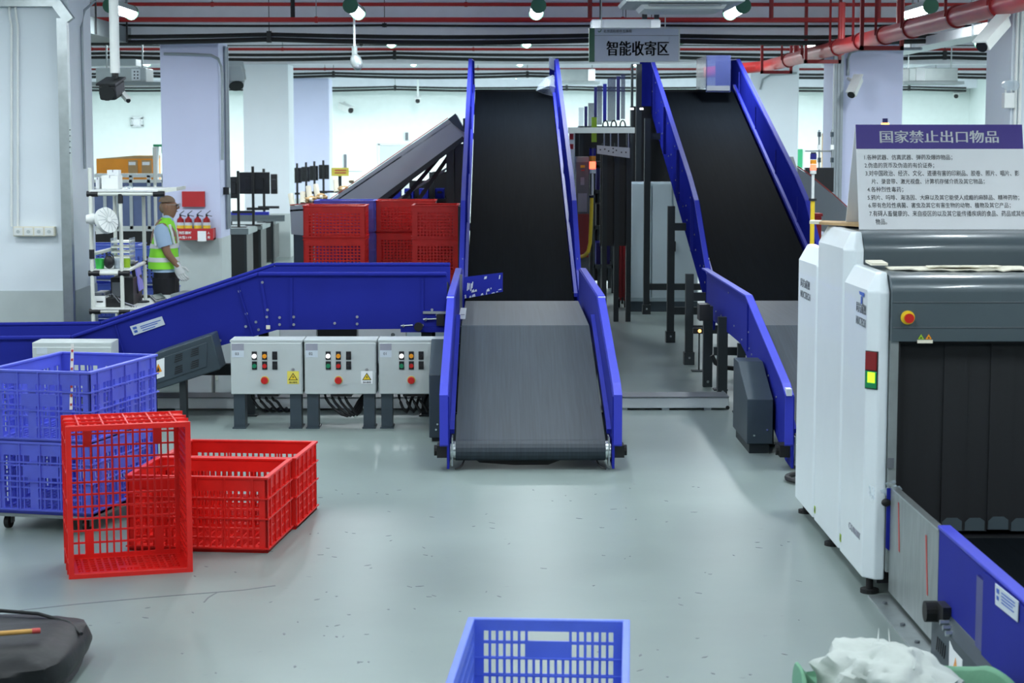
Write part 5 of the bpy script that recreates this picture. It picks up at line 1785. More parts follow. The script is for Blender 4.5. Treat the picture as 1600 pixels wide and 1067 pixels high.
t.part('tip', MB().cyl(p1, p2, 0.0115, n=10), 'red_tape', smooth=True, label='orange tip')

# green mail sack with a white sack inside, bottom right
t = Thing('green_sack', 'green cloth sack with open mouth at the bottom right corner', 'sack', (1.45, 6.5, 0))
rng = random.Random(9)
n = 40
rings = []
vs, fs = [], []
cx, cy = 1.43, 6.52
for i, (k, z) in enumerate(((0.92, 0.0), (1.04, 0.07), (1.0, 0.17), (1.02, 0.26), (1.0, 1.0), (0.95, 0.97), (0.9, 0.2), (0.85, 0.06))):
    for j in range(n):
        a = 2 * PI * j / n
        wv = 1 + 0.05 * math.sin(3 * a + 1) + 0.04 * math.sin(7 * a + z * 9)
        rx, ry = 0.385 * k * wv, 0.50 * k * wv
        zr = 0.25 + 0.03 * math.sin(2 * a + 0.4) + 0.02 * math.sin(5 * a)
        if abs(math.atan2(math.sin(a - 2.75), math.cos(a - 2.75))) < 0.3:
            zr += 0.075
        if abs(math.atan2(math.sin(a - 0.25), math.cos(a - 0.25))) < 0.35:
            zr += 0.02
        zz = zr if z >= 0.9 else z
        vs.append((cx + rx * math.cos(a), cy + ry * math.sin(a), zz if z != 0.97 else zr - 0.004))
for i in range(7):
    for j in range(n):
        fs.append((i * n + j, i * n + (j + 1) % n, (i + 1) * n + (j + 1) % n, (i + 1) * n + j))
fs += [tuple(range(n - 1, -1, -1)), tuple(range(7 * n, 8 * n))]
o = t.part('cloth', MB().add(vs, fs), 'bag_green', smooth=True)
smooth_all(o, 1)
t = Thing('white_sack', 'crumpled white sack bulging out of the green sack', 'sack', (1.42, 6.6, 0.1))
o = t.part('cloth', blob((1.38, 6.66, 0.24), (0.25, 0.34, 0.185), 60, 34, 0.27, 1.7, 8, power=2.3, zcut=0.1), 'bag_white', smooth=True)
m = MB()
for px, py, dx, dy in ((1371, 985, 2, -10), (1391, 990, -3, -14), (1428, 1022, 5, -6)):
    p, q = PZ(px, py + 24, 0.385), PZ(px + dx, py + dy + 6, 0.41)
    t.part('frayed_thread', MB().cyl(p, q, 0.004, 0.0006, n=5), 'bag_white')

# ================================================================== PACKING WORKSTATION AND WORKER
def pbox(px0, py0, px1, py1, y, d):
    a, b = PY(px0, py1, y), PY(px1, py0, y)
    return MB().b2(a.x, b.x, y, y + d, a.z, b.z)


YF2, YB2 = 16.45, 17.30
t = Thing('lean_pipe_workstation', 'white pipe workstation with black joints, shelves and desk beside the near left pillar', 'workstation', (-3.1, 16.9, 0))
def X2(px, y):
    return PY(px, 400, y).x
zs = lambda py, y=YF2: PY(200, py, y).z
xl, xm, xr = X2(143.5, YF2), X2(190, YF2), X2(247, YF2)
R = 0.017
Zd = 0.735
posts = [(xl, YF2, zs(262)), (xm, YF2, zs(303)), (X2(181, YB2), YB2, zs(303)), (X2(226, YB2), YB2, zs(306)), (X2(244.5, 18.95), 18.95, zs(230, 18.95)), (X2(330, YF2), YF2, Zd), (X2(335, YB2), YB2, Zd)]
for x, y, z in posts:
    t.part('post', MB().cyl((x, y, 0.0), (x, y, z), R, n=12), 'offwhite', smooth=True)
zt = zs(303)
pipes = [((xl, YF2, zt), (xr, YF2, zt)), ((xl, YF2, zt), (xl, YB2, zt)), ((xr, YF2, zt), (X2(244.5, 18.95), 18.95, zt)),
         ((xl, YF2, zs(427)), (xm, YF2, zs(427))), ((xl, YF2, zs(397)), (X2(181, YB2), YB2, zs(397))),
         ((xl, YF2, Zd - 0.03), (X2(330, YF2), YF2, Zd - 0.03)), ((X2(181, YB2), YB2, Zd - 0.03), (X2(335, YB2), YB2, Zd - 0.03)),
         ((xm, YF2, zs(427)), (X2(226, YB2), YB2, zs(420)))]
for a, b in pipes:
    t.part('crossbar', MB().cyl(a, b, R, n=12), 'offwhite', smooth=True)
joints = [(xl, zt, 1), (xm, zt - 0.04, 0), (xr, zt, 1), (xl, zs(427), 1), (xm, zs(427), 1), (xl, zs(397), 0), (xl, Zd - .03, 1), (xm, Zd - .03, 1)]
for x, z, h in joints:
    m = MB().cyl((x, YF2, z - 0.04), (x, YF2, z + 0.04), R * 1.35, n=12)
    if h:
        m = MB().cyl((x - 0.03, YF2, z), (x + 0.065, YF2, z), R * 1.45, n=12)
    t.part('joint', m, 'black', smooth=True)
t.part('joint', MB().cyl((posts[3][0], YB2, posts[3][2] - .03), (posts[3][0], YB2, posts[3][2] + .01), R * 1.4), 'black')
t.part('joint', MB().cyl((posts[3][0], YB2, zs(413, YB2)), (posts[3][0], YB2, zs(407, YB2)), R * 1.5), 'black')
t.part('top_shelf', MB().b2(xl, X2(249, YF2), YF2 - .02, YB2, zt + 0.02, zt + 0.035), 'white')
t.part('tilted_tray', MB().prism([(X2(247, YF2), YF2, zt + 0.0), (X2(276, YF2), YF2 + .05, zt + 0.025), (X2(276, YF2), YF2 + .05, zt + 0.055), (X2(247, YF2), YF2, zt + 0.035)], (0, 0.5, 0)), 'offwhite')
t.part('middle_shelf', MB().b2(xl, xm, YF2, YB2, zs(427) + 0.018, zs(427) + 0.03), 'white')
t.part('desk_top', MB().b2(xl, X2(335, YF2), YF2 - 0.02, 17.82, Zd - 0.012, Zd), 'white')
ZT = zt + 0.035
ZM = zs(427) + 0.03

# things on the shelves
def carton(px0, px1, h, y, z, m, label, d=0.2, name='carton', cat='box', detail='flap_seam'):
    x0, x1 = X2(px0, y), X2(px1, y)
    t = Thing(name, label, cat, ((x0 + x1) / 2, y, z))
    t.part('body', MB().b2(x0, x1, y, y + d, z, z + h), m, bevel=0.004)
    t.part(detail, MB().b2((x0 + x1) / 2 - 0.004, (x0 + x1) / 2 + 0.004, y - 0.002, y + d, z + h - 0.02, z + h + 0.002), 'label_grey')
    return t


carton(161, 187, 0.115, 16.7, ZT, 'white', 'white carton on the top shelf of the pipe workstation')
carton(152, 158, 0.10, 16.75, ZT, 'board', 'small narrow white box on the top shelf by the left post', d=0.1)
carton(170, 188, 0.16, 16.95, ZT, 'paper', 'pale taller box behind the white carton on the top shelf', d=0.12)
t = Thing('wad_of_film', 'small crumpled clear film lying on the top shelf edge', 'film', (X2(202, 16.6), 16.6, ZT))
t.part('film', blob((X2(202, 16.6), 16.6, ZT + 0.015), (0.05, 0.05, 0.018), 14, 8, 0.4, 2.5, 2, zcut=ZT), 'glassy', smooth=True)
# clip fan
c = PY(165, 345, 16.35)
t = Thing('clip_fan', 'white clip fan on the left post of the pipe workstation', 'fan', c)
ax = Vector((0.75, -0.55, 0.28)).normalized()
u = ax.cross(Vector((0, 0, 1))).normalized()
v = u.cross(ax)
rings = [(c - ax * 0.05, 0.03, 0.03, u, v), (c - ax * 0.045, 0.085, 0.085, u, v), (c - ax * 0.01, 0.112, 0.112, u, v), (c + ax * 0.03, 0.112, 0.112, u, v)]
g = t.part('guard_ring', MB().loft(rings[2:], 24), 'white', smooth=True)
m = MB()
for k in range(14):
    a = 2 * PI * k / 14
    d = u * math.cos(a) + v * math.sin(a)
    m.tube([c + ax * 0.045 + d * 0.02, c + ax * 0.042 + d * 0.07, c + ax * 0.03 + d * 0.11], 0.0022, n=4)
    m.tube([c - ax * 0.05 + d * 0.03, c - ax * 0.04 + d * 0.08, c - ax * 0.01 + d * 0.112], 0.0022, n=4)
t.part('guard_wires', m, 'grey_box', kind='stuff')
m = MB()
for k in range(4):
    a = 2 * PI * k / 4
    d, e = u * math.cos(a) + v * math.sin(a), u * math.cos(a + 0.9) + v * math.sin(a + 0.9)
    m.prism([c + ax * .005, c + d * 0.095 + ax * 0.012, c + e * 0.085 - ax * 0.008], ax * 0.003)
t.part('blades', m, 'tray_white', kind='stuff')
t.part('hub', MB().cyl(c - ax * 0.02, c + ax * 0.05, 0.022, n=14), 'white')
mc = PY(145, 342, 16.42)
t.part('motor_body', MB().loft([(mc - Vector((0.055, 0, 0)), 0.03, 0.035, (0, 1, 0), (0, 0, 1)), (mc, 0.05, 0.05, (0, 1, 0), (0, 0, 1)), (mc + Vector((0.055, -.01, -0.01)), 0.03, 0.035, (0, 1, 0), (0, 0, 1))], 14), 'white', smooth=True)
t.part('neck', MB().tube([mc + Vector((0.05, 0, 0)), c - ax * 0.04], 0.018), 'white')
q = PY(165, 363, 16.4)
t.part('clip', MB().bar(q + Vector((-.08, 0, 0.0)), q + Vector((0.05, 0, 0.01)), 0.03), 'white')
# cups etc. on the middle shelf
def cup(px, y, r, h, m, label, name='cup', inner=None, z=None):
    z = ZM if z is None else z
    x = X2(px, y)
    t = Thing(name, label, 'container', (x, y, z))
    t.part('body', MB().lathe([(r * 0.85, 0), (r, h), (r * 0.94, h), (r * 0.8, 0.01)], (x, y, z), 18), m, smooth=True)
    t.part('rim_band', MB().lathe([(r * 1.0, h - 0.008), (r * 1.05, h - 0.004), (r * 1.05, h + 0.003), (r * 0.97, h + 0.003)], (x, y, z), 18), m, smooth=True)
    if inner:
        t.part('contents', MB().cyl((x, y, z + 0.005), (x, y, z + h * 0.8), r * 0.75, n=14), inner)
    return t


cup(156, 16.6, 0.042, 0.085, 'green_cup', 'green plastic cup on the middle shelf of the workstation')
cup(198, 16.75, 0.032, 0.075, 'lime', 'lime green cup on the middle shelf near the monitor')
cup(183, 16.6, 0.036, 0.085, 'glassy', 'dark filled glass jar on the middle shelf', name='jar', inner='black')
t = Thing('black_headset', 'round black headset standing between the green cup and the jar', 'headset', (X2(170, 16.55), 16.55, ZM))
c = Vector((X2(170, 16.55), 16.55, ZM + 0.06))
t.part('ear_pad', MB().ell(c, (0.045, 0.03, 0.058)), 'black', smooth=True)
t.part('headband', MB().tube([c + Vector((0.04 * math.cos(a), 0.03, 0.07 * math.sin(a))) for a in [i * PI / 8 for i in range(9)]], 0.006), 'black')
t = Thing('bottle_rack', 'clear stacked trays standing behind the middle shelf', 'tray stack', (X2(192, 17.2), 17.2, ZM))
x = X2(195, 17.2)
for k in range(5):
    t.part('tray', MB().b2(x - 0.08, x + 0.08, 17.0, 17.25, ZM + 0.02 + k * 0.045, ZM + 0.035 + k * 0.045), 'offwhite')
t.part('frame', MB().b2(x - 0.085, x - 0.078, 17.0, 17.25, ZM, ZM + 0.24), 'glassy')
t.part('frame', MB().b2(x + 0.078, x + 0.085, 17.0, 17.25, ZM, ZM + 0.24), 'glassy')
# monitor, printer, black boxes, keyboard, mouse and scale on the desk
t = Thing('monitor', 'tilted monitor with a violet screen on the workstation desk', 'monitor', (X2(215, 16.9), 16.9, Zd))
y = 16.9
pp = [PY(212, 411, y), PY(218, 460, y), PY(224, 455, y + .25), PY(217, 408, y + .25)]
pts = [PY(209, 412, y), PY(217, 458, y), PY(224, 453, y + 0.3), PY(216, 407, y + 0.3)]
nn = (pts[1] - pts[0]).cross(pts[3] - pts[0]).normalized()
if nn.x < 0:
    nn = -nn
t.part('rear_shell', MB().prism([p for p in pts], -nn * 0.03), 'black')
ins = [pts[0].lerp(pts[2], 0.06), pts[1].lerp(pts[3], 0.06), pts[2].lerp(pts[0], 0.06), pts[3].lerp(pts[1], 0.06)]
t.part('screen', MB().prism([p + nn * 0.012 for p in ins], -nn * 0.03), 'screen')
t.part('stand', MB().cyl((pts[1].x - 0.02, y + 0.12, Zd), pts[0].lerp(pts[2], 0.4) - nn * 0.03, 0.015).cyl((pts[1].x - .02, y + .12, Zd), (pts[1].x - .02, y + .12, Zd + 0.012), 0.09), 'black')
xa, xb = X2(146, 16.5), X2(163, 16.5)
t = Thing('label_printer', 'white and dark label printer at the left end of the desk', 'printer', ((xa + xb) / 2, 16.5, Zd))
t.part('body', MB().b2(xa, xb, 16.5, 16.75, Zd, Zd + 0.10), 'white', bevel=0.008)
t.part('lid', MB().b2(xa, xb, 16.5, 16.75, Zd + 0.10, Zd + 0.13), 'grey_mid', bevel=0.006)
t.part('slot', MB().b2(xa + 0.02, xb - 0.02, 16.496, 16.5, Zd + 0.045, Zd + 0.055), 'black')
t.part('button', MB().cyl((xb - 0.02, 16.5, Zd + 0.115), (xb - .02, 16.494, Zd + 0.115), 0.01), 'clear_blue')
t = Thing('computer_tower', 'black computer tower on the desk behind the middle post', 'computer', (X2(195, 16.75), 16.75, Zd))
t.part('case', MB().b2(X2(173, 16.75), X2(208, 16.75), 16.72, 17.15, Zd, Zd + 0.24), 'black', bevel=0.005)
t.part('front_panel', MB().b2(X2(175, 16.75), X2(190, 16.75), 16.714, 16.72, Zd + 0.02, Zd + 0.2), 'grey_mid')
t = Thing('black_boxes', 'small black device with tangled leads between the printer and the tower', 'device', (X2(170, 16.55), 16.55, Zd))
t.part('body', MB().b2(X2(165, 16.55), X2(187, 16.55), 16.52, 16.66, Zd, Zd + 0.08), 'black', bevel=0.004)
for k in range(3):
    t.part('lead', MB().tube([(X2(165 + 4 * k, 16.5), 16.5, Zd + 0.1), (X2(175 + 5 * k, 16.5), 16.48, Zd + 0.12 - .02 * k), (X2(186 + 3 * k, 16.5), 16.46, Zd + 0.05), (X2(205 + 4 * k, 16.5), 16.48, Zd + 0.008)], 0.005, n=6), ('grey_mid', 'cable', 'label_grey')[k])
t = Thing('keyboard', 'dark grey keypad lying on the workstation desk', 'keypad', (X2(247, 16.7), 16.7, Zd))
p = [PZ(234, 465, Zd), PZ(243, 474, Zd), PZ(261, 470, Zd), PZ(252, 461, Zd)]
t.part('base', MB().prism(p, (0, 0, 0.02)), 'grey_mid', bevel=0.004)
t.part('keys', MB().prism([q + (p[(i + 2) % 4] - q) * 0.12 + Vector((0, 0, 0.02)) for i, q in enumerate(p)], (0, 0, 0.006)), 'dark_steel')
t = Thing('computer_mouse', 'dark mouse with its lead on the desk in front of the monitor', 'mouse', PZ(226, 466, Zd))
q = PZ(226, 465, Zd)
t.part('shell', MB().ell(q + Vector((0, 0, 0.012)), (0.06, 0.05, 0.018)), 'black', smooth=True)
t.part('lead', MB().tube([q + Vector((-.05, 0, .01)), q + Vector((-.12, 0.03, 0.006)), q + Vector((-.2, -.02, 0.006))], 0.004, n=6), 'black')
t = Thing('parcel_scale', 'grey parcel scale with a pink form on it at the right end of the desk', 'scale', PZ(300, 462, Zd))
a, b = PY(271, 456, 16.9), PY(328, 447, 16.9)
t.part('platform', MB().prism([(a.x, 16.75, Zd + 0.06), (b.x - .02, 16.75, Zd + 0.06), (b.x, 17.15, Zd + 0.06), (a.x + .05, 17.15, Zd + .06)], (0, 0, 0.035)), 'tray', bevel=0.004)
for xx in (a.x + 0.06, b.x - 0.06):
    for yy in (16.8, 17.1):
        t.part('foot', MB().cyl((xx, yy, Zd), (xx, yy, Zd + 0.06), 0.016), 'black')
t.part('form_sheet', MB().prism([(a.x + 0.13, 16.82, Zd + 0.096), (b.x - .03, 16.80, Zd + 0.096), (b.x - .02, 17.05, Zd + 0.096), (a.x + .15, 17.07, Zd + .096)], (0, 0, 0.003)), 'red_tape')
t = Thing('crumpled_tissue', 'crumpled white tissue in front of the parcel scale', 'tissue', PZ(299, 466, Zd))
q = PZ(299, 466, Zd)
t.part('tissue', blob(q + Vector((0, 0, 0.02)), (0.04, 0.03, 0.035), 14, 8, 0.5, 2.2, 5, zcut=Zd), 'paper', smooth=True)

# blue crates stored behind the desk
mini = make_crate('blue_crate', 'blue crate on top of the stack behind the workstation shelf', 0.60, 0.42, 0.34, 'lightblue_crate', 12, 8, 4, 10, 8, 'mesh', group='blue crates behind the workstation')
def stack_at(proto, x, y, zs_, labels, rz=0.0):
    for k, (z, lab) in enumerate(zip(zs_, labels)):
        dup(proto, (x, y, z), (0, 0, rz), label=lab)


mini.location = (X2(222, 18.6), 18.75, 0.78)
dup(mini, (X2(222, 18.6), 18.75, 0.39), label='blue crate in the middle of the stack just left of the worker')
dup(mini, (X2(222, 18.6), 18.75, 0.0), label='blue crate at the bottom of the stack just left of the worker')
for k in range(3):
    dup(mini, (-3.86, 19.35, 0.0 + 0.39 * k), label='blue crate behind the cups on the workstation, %s of its stack' % ('bottom', 'middle', 'top')[k])

# ---------------------------------------------------------------- worker
SX = 18.4 / F_PX
def W(px, py, dy=0.0):
    p = PY(px, py, 18.4)
    return Vector((p.x, 18.4 + dy, p.z))


t = Thing('person', 'bald worker in a lime safety vest walking right behind the workstation, white gloves', 'person', (W(260, 400).x, 18.4, 0))
px_pelvis = W(259, 440)
J = {}
J['pelvis'] = W(259, 436)
J['waist'] = W(258, 412)
J['chest'] = W(256, 375)
J['upper'] = W(256, 355)
J['neck'] = W(262, 343)
J['jaw'] = W(266, 331)
J['skull'] = W(264.5, 321)
J['crown'] = W(263.5, 315)
E = [('pelvis', 'waist'), ('waist', 'chest'), ('chest', 'upper'), ('upper', 'neck'), ('neck', 'jaw'), ('jaw', 'skull'), ('skull', 'crown')]
RAD = {'pelvis': (0.11, 0.14), 'waist': (0.10, 0.13), 'chest': (0.11, 0.15), 'upper': (0.09, 0.12), 'neck': (0.05, 0.05), 'jaw': (0.080, 0.070), 'skull': (0.102, 0.088), 'crown': (0.074, 0.068)}
for s, nm in ((-1, 'r'), (1, 'l')):
    d = s * 0.17
    J['sh' + nm] = W(256, 357, d)
    J['el' + nm] = W(267 if s < 0 else 262, 394, s * 0.20)
    J['wr' + nm] = W(281 if s < 0 else 274, 412 if s < 0 else 418, s * 0.17)
    J['hd' + nm] = J['wr' + nm] + Vector((0.02, 0, -0.03))
    E += [('upper', 'sh' + nm), ('sh' + nm, 'el' + nm), ('el' + nm, 'wr' + nm), ('wr' + nm, 'hd' + nm)]
    RAD['sh' + nm] = (0.055, 0.055); RAD['el' + nm] = (0.041, 0.041); RAD['wr' + nm] = (0.029, 0.029); RAD['hd' + nm] = (0.03, 0.03)
    hx = J['pelvis'].x
    J['hip' + nm] = Vector((hx, 18.4 + s * 0.09, 0.80))
    J['kn' + nm] = Vector((hx + (0.10 if s < 0 else -0.02), 18.4 + s * 0.10, 0.45))
    J['an' + nm] = Vector((hx + (0.08 if s < 0 else -0.16), 18.4 + s * 0.10, 0.07 + (0 if s < 0 else 0.03)))
    J['to' + nm] = J['an' + nm] + Vector((0.17, 0, -0.04))
    E += [('pelvis', 'hip' + nm), ('hip' + nm, 'kn' + nm), ('kn' + nm, 'an' + nm), ('an' + nm, 'to' + nm)]
    RAD['hip' + nm] = (0.08, 0.08); RAD['kn' + nm] = (0.055, 0.055); RAD['an' + nm] = (0.038, 0.038); RAD['to' + nm] = (0.03, 0.03)
keys = list(J)
me = bpy.data.meshes.new('body')
me.from_pydata([t.inv @ J[k] for k in keys], [(keys.index(a), keys.index(b)) for a, b in E], [])
me.materials.append(M['skin'])
body = bpy.data.objects.new('body', me)
COL.objects.link(body)
body.parent = t.o
sk = body.modifiers.new('skin', 'SKIN')
layer = me.skin_vertices[0] if me.skin_vertices else None
if layer is None:
    me.skin_vertices.new() if hasattr(me.skin_vertices, 'new') else None
    layer = me.skin_vertices[0] if me.skin_vertices else None
if layer is not None:
    for i, k in enumerate(keys):
        layer.data[i].radius = RAD[k]
        layer.data[i].use_root = (k == 'pelvis')
smooth_all(body, 2)
# head details
hc = J['skull']
F = Vector((1, -0.12, 0)).normalized()
S = Vector((0.12, 1, 0)).normalized()
U = Vector((0, 0, 1))
t.part('nose', MB().loft([(hc + F * 0.074 + U * 0.008, 0.008, 0.010, S, U), (hc + F * 0.098 - U * 0.018, 0.012, 0.012, S, U), (hc + F * 0.076 - U * 0.03, 0.012, 0.008, S, U)], 8), 'skin', smooth=True)
t.part('mouth', MB().box(hc + F * 0.074 - U * 0.056, (0.014, 0.034, 0.007)), 'hair')
for s in (-1, 1):
    t.part('ear', MB().ell(hc - F * 0.008 + S * s * 0.078 - U * 0.005, (0.018, 0.008, 0.030)), 'skin', smooth=True)
    t.part('eye', MB().ell(hc + F * 0.080 + S * s * 0.030 + U * 0.006, (0.009, 0.012, 0.007)), 'ink', smooth=True)
    t.part('glasses_arm', MB().bar(hc + F * 0.088 + S * s * 0.062 + U * 0.008, hc - F * 0.005 + S * s * 0.083 + U * 0.012, 0.003), 'steel')
    t.part('glasses_rim', MB().tube([hc + F * 0.095 + S * (s * 0.032 + 0.022 * math.cos(a)) + U * (0.006 + 0.016 * math.sin(a)) for a in [i * PI / 6 for i in range(13)]], 0.002, n=5), 'steel')
hr = MB()
rings = []
for k in range(7):
    a = k / 6.0 * PI * 0.5
    rings.append((hc - F * 0.022 + U * (0.034 + 0.062 * math.sin(a)), max(0.080 * math.cos(a), 0.004), max(0.077 * math.cos(a), 0.004), F, S))
t.part('hair', hr.loft(rings, 18), 'hair', smooth=True)
t.part('hair_back', MB().ell(hc - F * 0.045 - U * 0.02, (0.055, 0.066, 0.06)), 'hair', smooth=True)
# shirt, vest, trousers
Xv, Yv = Vector((1, 0, 0)), Vector((0, 1, 0))
def ring(px0, px1, py, ry, dy=0.0):
    a, b = W(px0, py), W(px1, py)
    return ((a + b) / 2, (b.x - a.x) / 2, ry, Xv, Yv)


t.part('shirt', MB().loft([ring(238, 278, 424, 0.175), ring(240, 277, 415, 0.17), ring(243, 274, 380, 0.175), ring(246, 272, 358, 0.17), ring(251, 271, 348, 0.11), ring(255, 271, 341, 0.065), ring(256, 271, 336, 0.060)], 22), 'shirt', smooth=True)
for s in (-1, 1):
    nm = 'r' if s < 0 else 'l'
    a, b = J['sh' + nm], J['el' + nm]
    d = (b - a).normalized()
    uu = d.cross(Yv).normalized()
    t.part('sleeve', MB().loft([(a - d * 0.05, 0.03, 0.03, uu, Yv), (a, 0.072, 0.062, uu, Yv), (a + d * 0.09, 0.074, 0.064, uu, Yv), (a + d * 0.165, 0.07, 0.062, uu, Yv)], 16), 'shirt', smooth=True)
vest = t.part('vest', MB().loft([ring(232, 280, 419, 0.19), ring(232, 279.5, 410, 0.188), ring(235, 278, 390, 0.185), ring(239, 276, 370, 0.182), ring(242, 274, 355, 0.165), ring(248, 271, 345, 0.11), ring(252, 270, 340, 0.075)], 26), 'vest', smooth=True)
def band(p0, p1, a0, a1, b0, b1, ry):
    return MB().loft([ring(a0, a1, p0, ry), ring(b0, b1, p1, ry)], 26)


t.part('reflective_band', band(387, 380, 234.2, 278.9, 235.6, 278.3, 0.1885), 'reflect', parent=vest, smooth=True)
t.part('reflective_band', band(408, 401, 231.2, 280.2, 232.4, 279.6, 0.1915), 'reflect', parent=vest, smooth=True)
for s in (-1, 1):
    pts = [W(246, 352, s * 0.155), W(247, 365, s * 0.188), W(249, 382, s * 0.192)]
    t.part('reflective_strap', MB().tube(pts, 0.014, n=6), 'reflect', parent=vest)
    pts = [W(268, 350, s * 0.12), W(272, 362, s * 0.13), W(275, 380, s * 0.12)]
    t.part('reflective_strap', MB().tube(pts, 0.014, n=6), 'reflect', parent=vest)
t.part('trousers', MB().loft([ring(240, 279, 460, 0.17), ring(240, 280, 445, 0.175), ring(240.5, 277, 430, 0.17), ring(241, 276, 418, 0.165)], 20), 'trousers', smooth=True)
for s in (-1, 1):
    nm = 'r' if s < 0 else 'l'
    h, k, a = J['hip' + nm], J['kn' + nm], J['an' + nm]
    t.part('trouser_leg', MB().loft([(h + U * 0.06, 0.115, 0.09, Xv, Yv), (h - U * 0.05, 0.11, 0.09, Xv, Yv), (k, 0.08, 0.075, Xv, Yv), (a + U * 0.03, 0.065, 0.06, Xv, Yv)], 14), 'trousers', smooth=True)
    t.part('shoe', MB().loft([(a - Xv * 0.07 - U * 0.03, 0.035, 0.03, Yv, U), (a - U * 0.03, 0.045, 0.05, Yv, U), (a + Xv * 0.12 - U * 0.045, 0.045, 0.03, Yv, U), (a + Xv * 0.2 - U * 0.05, 0.025, 0.018, Yv, U)], 12), 'black', smooth=True)
    # glove with five fingers
    wr = J['wr' + nm]
    d = Vector((0.35, 0, -0.94)).normalized()
    f = Vector((0.94, 0, 0.35)).normalized()
    gl = MB().loft([(wr - d * 0.02, 0.032, 0.03, f, Yv), (wr + d * 0.02, 0.034, 0.024, f, Yv), (wr + d * 0.06, 0.045, 0.02, f, Yv), (wr + d * 0.095, 0.042, 0.017, f, Yv)], 12)
    go = t.part('glove', gl, 'glove', smooth=True)
    for i, (o_, L_) in enumerate(((-0.032, 0.062), (-0.011, 0.074), (0.010, 0.078), (0.031, 0.070))):
        b0 = wr + d * 0.085 + f * o_
        kx = b0 + d * L_ * 0.5 + f * 0.004
        tip = kx + (d * 0.8 + f * 0.45).normalized() * L_ * 0.5
        t.part('finger', MB().tube([b0, kx, tip], 0.0098, n=7), 'glove', parent=go, smooth=True)
    b0 = wr + d * 0.035 + f * 0.035
    t.part('thumb', MB().tube([b0, b0 + f * 0.03 + d * 0.02, b0 + f * 0.042 + d * 0.05], 0.0115, n=7), 'glove', parent=go, smooth=True)

# ---------------------------------------------------------------- extinguishers on the second pillar
y = 26.36
a, b = PY(276, 375, y), PY(333, 357, y)
t = Thing('extinguisher_box', 'red extinguisher holder with white lettering fixed to the second left pillar', 'holder', ((a.x + b.x) / 2, y, a.z))
t.part('front_panel', MB().b2(a.x, b.x, y, y + 0.012, a.z, b.z), 'notice_red')
t.part('tray', MB().b2(a.x, b.x, y + 0.012, 26.6, a.z, a.z + 0.02).b2(a.x, a.x + .012, y + 0.012, 26.6, a.z, b.z).b2(b.x - .012, b.x, y + 0.012, 26.6, a.z, b.z), 'notice_red', kind='stuff')
k = y / F_PX
p = PY(279, 366, y - 0.004)
t.text('消防器材', 0.05, front_mx(p), 'paper', valign='BOTTOM', fit=(20 * k, 4.6 * k), off=0.001)
p = PY(279, 373, y - 0.004)
t.text('火警119', 0.05, front_mx(p), 'paper', valign='BOTTOM', fit=(20 * k, 4.2 * k), off=0.001)
p = PY(324, 366, y - 0.004)
t.text('人', 0.05, front_mx(p), 'paper', valign='BOTTOM', fit=(4 * k, 4 * k), off=0.001)
p = PY(324, 373, y - 0.004)
t.text('用', 0.05, front_mx(p), 'paper', valign='BOTTOM', fit=(4 * k, 4 * k), off=0.001)
q0, q1 = PY(309, 377, y - 0.006), PY(322, 361, y - 0.006)
solo('paper_slip', MB().b2(q0.x, q1.x, y - 0.012, y - 0.004, q0.z, q1.z), 'paper', 'torn white paper slip stuck on the red extinguisher holder', 'paper')
ZE = a.z + 0.02
words = ('leftmost', 'second from the left', 'third from the left', 'rightmost')
proto = None
for i, px in enumerate((282, 294.5, 309, 323)):
    q = PY(px, 350, 26.46)
    if proto is None:
        t = Thing('fire_extinguisher', 'x', 'extinguisher', (q.x, 26.46, ZE), group='fire extinguishers on the pillar')
        c = (0, 0, 0)
        top = PY(px, 340, 26.46).z - ZE
        t.part('cylinder', MB().lathe([(0.04, 0), (0.052, 0.02), (0.052, top - 0.07), (0.045, top - 0.02), (0.02, top), (0.018, top + 0.015)], c, 18), 'red_ext', local=True, smooth=True)
        t.part('band_label', MB().lathe([(0.0525, top - 0.17), (0.0535, top - 0.17), (0.0535, top - 0.105), (0.0525, top - 0.105)], c, 18), 'ribbon_label', local=True, smooth=True, label='yellow lower band of the label')
        t.part('band_label', MB().lathe([(0.0525, top - 0.105), (0.0535, top - 0.105), (0.0535, top - 0.065), (0.0525, top - 0.065)], c, 18), 'label', local=True, smooth=True, label='pale upper band of the label')
        t.part('valve', MB().cyl((0, 0, top + 0.01), (0, 0, top + 0.045), 0.014, n=10), 'black', local=True)
        t.part('lever', MB().bar((-0.01, 0, top + 0.045), (0.055, 0, top + 0.095), 0.016, 0.01), 'black', local=True)
        t.part('carry_handle', MB().bar((0.0, 0, top + 0.035), (0.075, 0, top + 0.018), 0.016, 0.01), 'black', local=True)
        proto = t.o
        o = proto
    else:
        o = dup(proto, (q.x, 26.46, ZE))
    o['label'] = 'red fire extinguisher with a yellow label, %s of the four' % words[i]
a, b = PY(347.5, 302, 27.0), None
t = Thing('black_clock_box', 'small black box with round white dial on the side of the extinguisher pillar', 'box', (-3.78, 27.0, 1.4))
z = PX(351, 299, -3.75).z
t.part('box', MB().b2(-3.80, -3.72, 26.85, 26.95, z - 0.05, z + 0.05), 'black')
t.part('dial', MB().cyl((-3.72, 26.9, z), (-3.712, 26.9, z), 0.04), 'white')

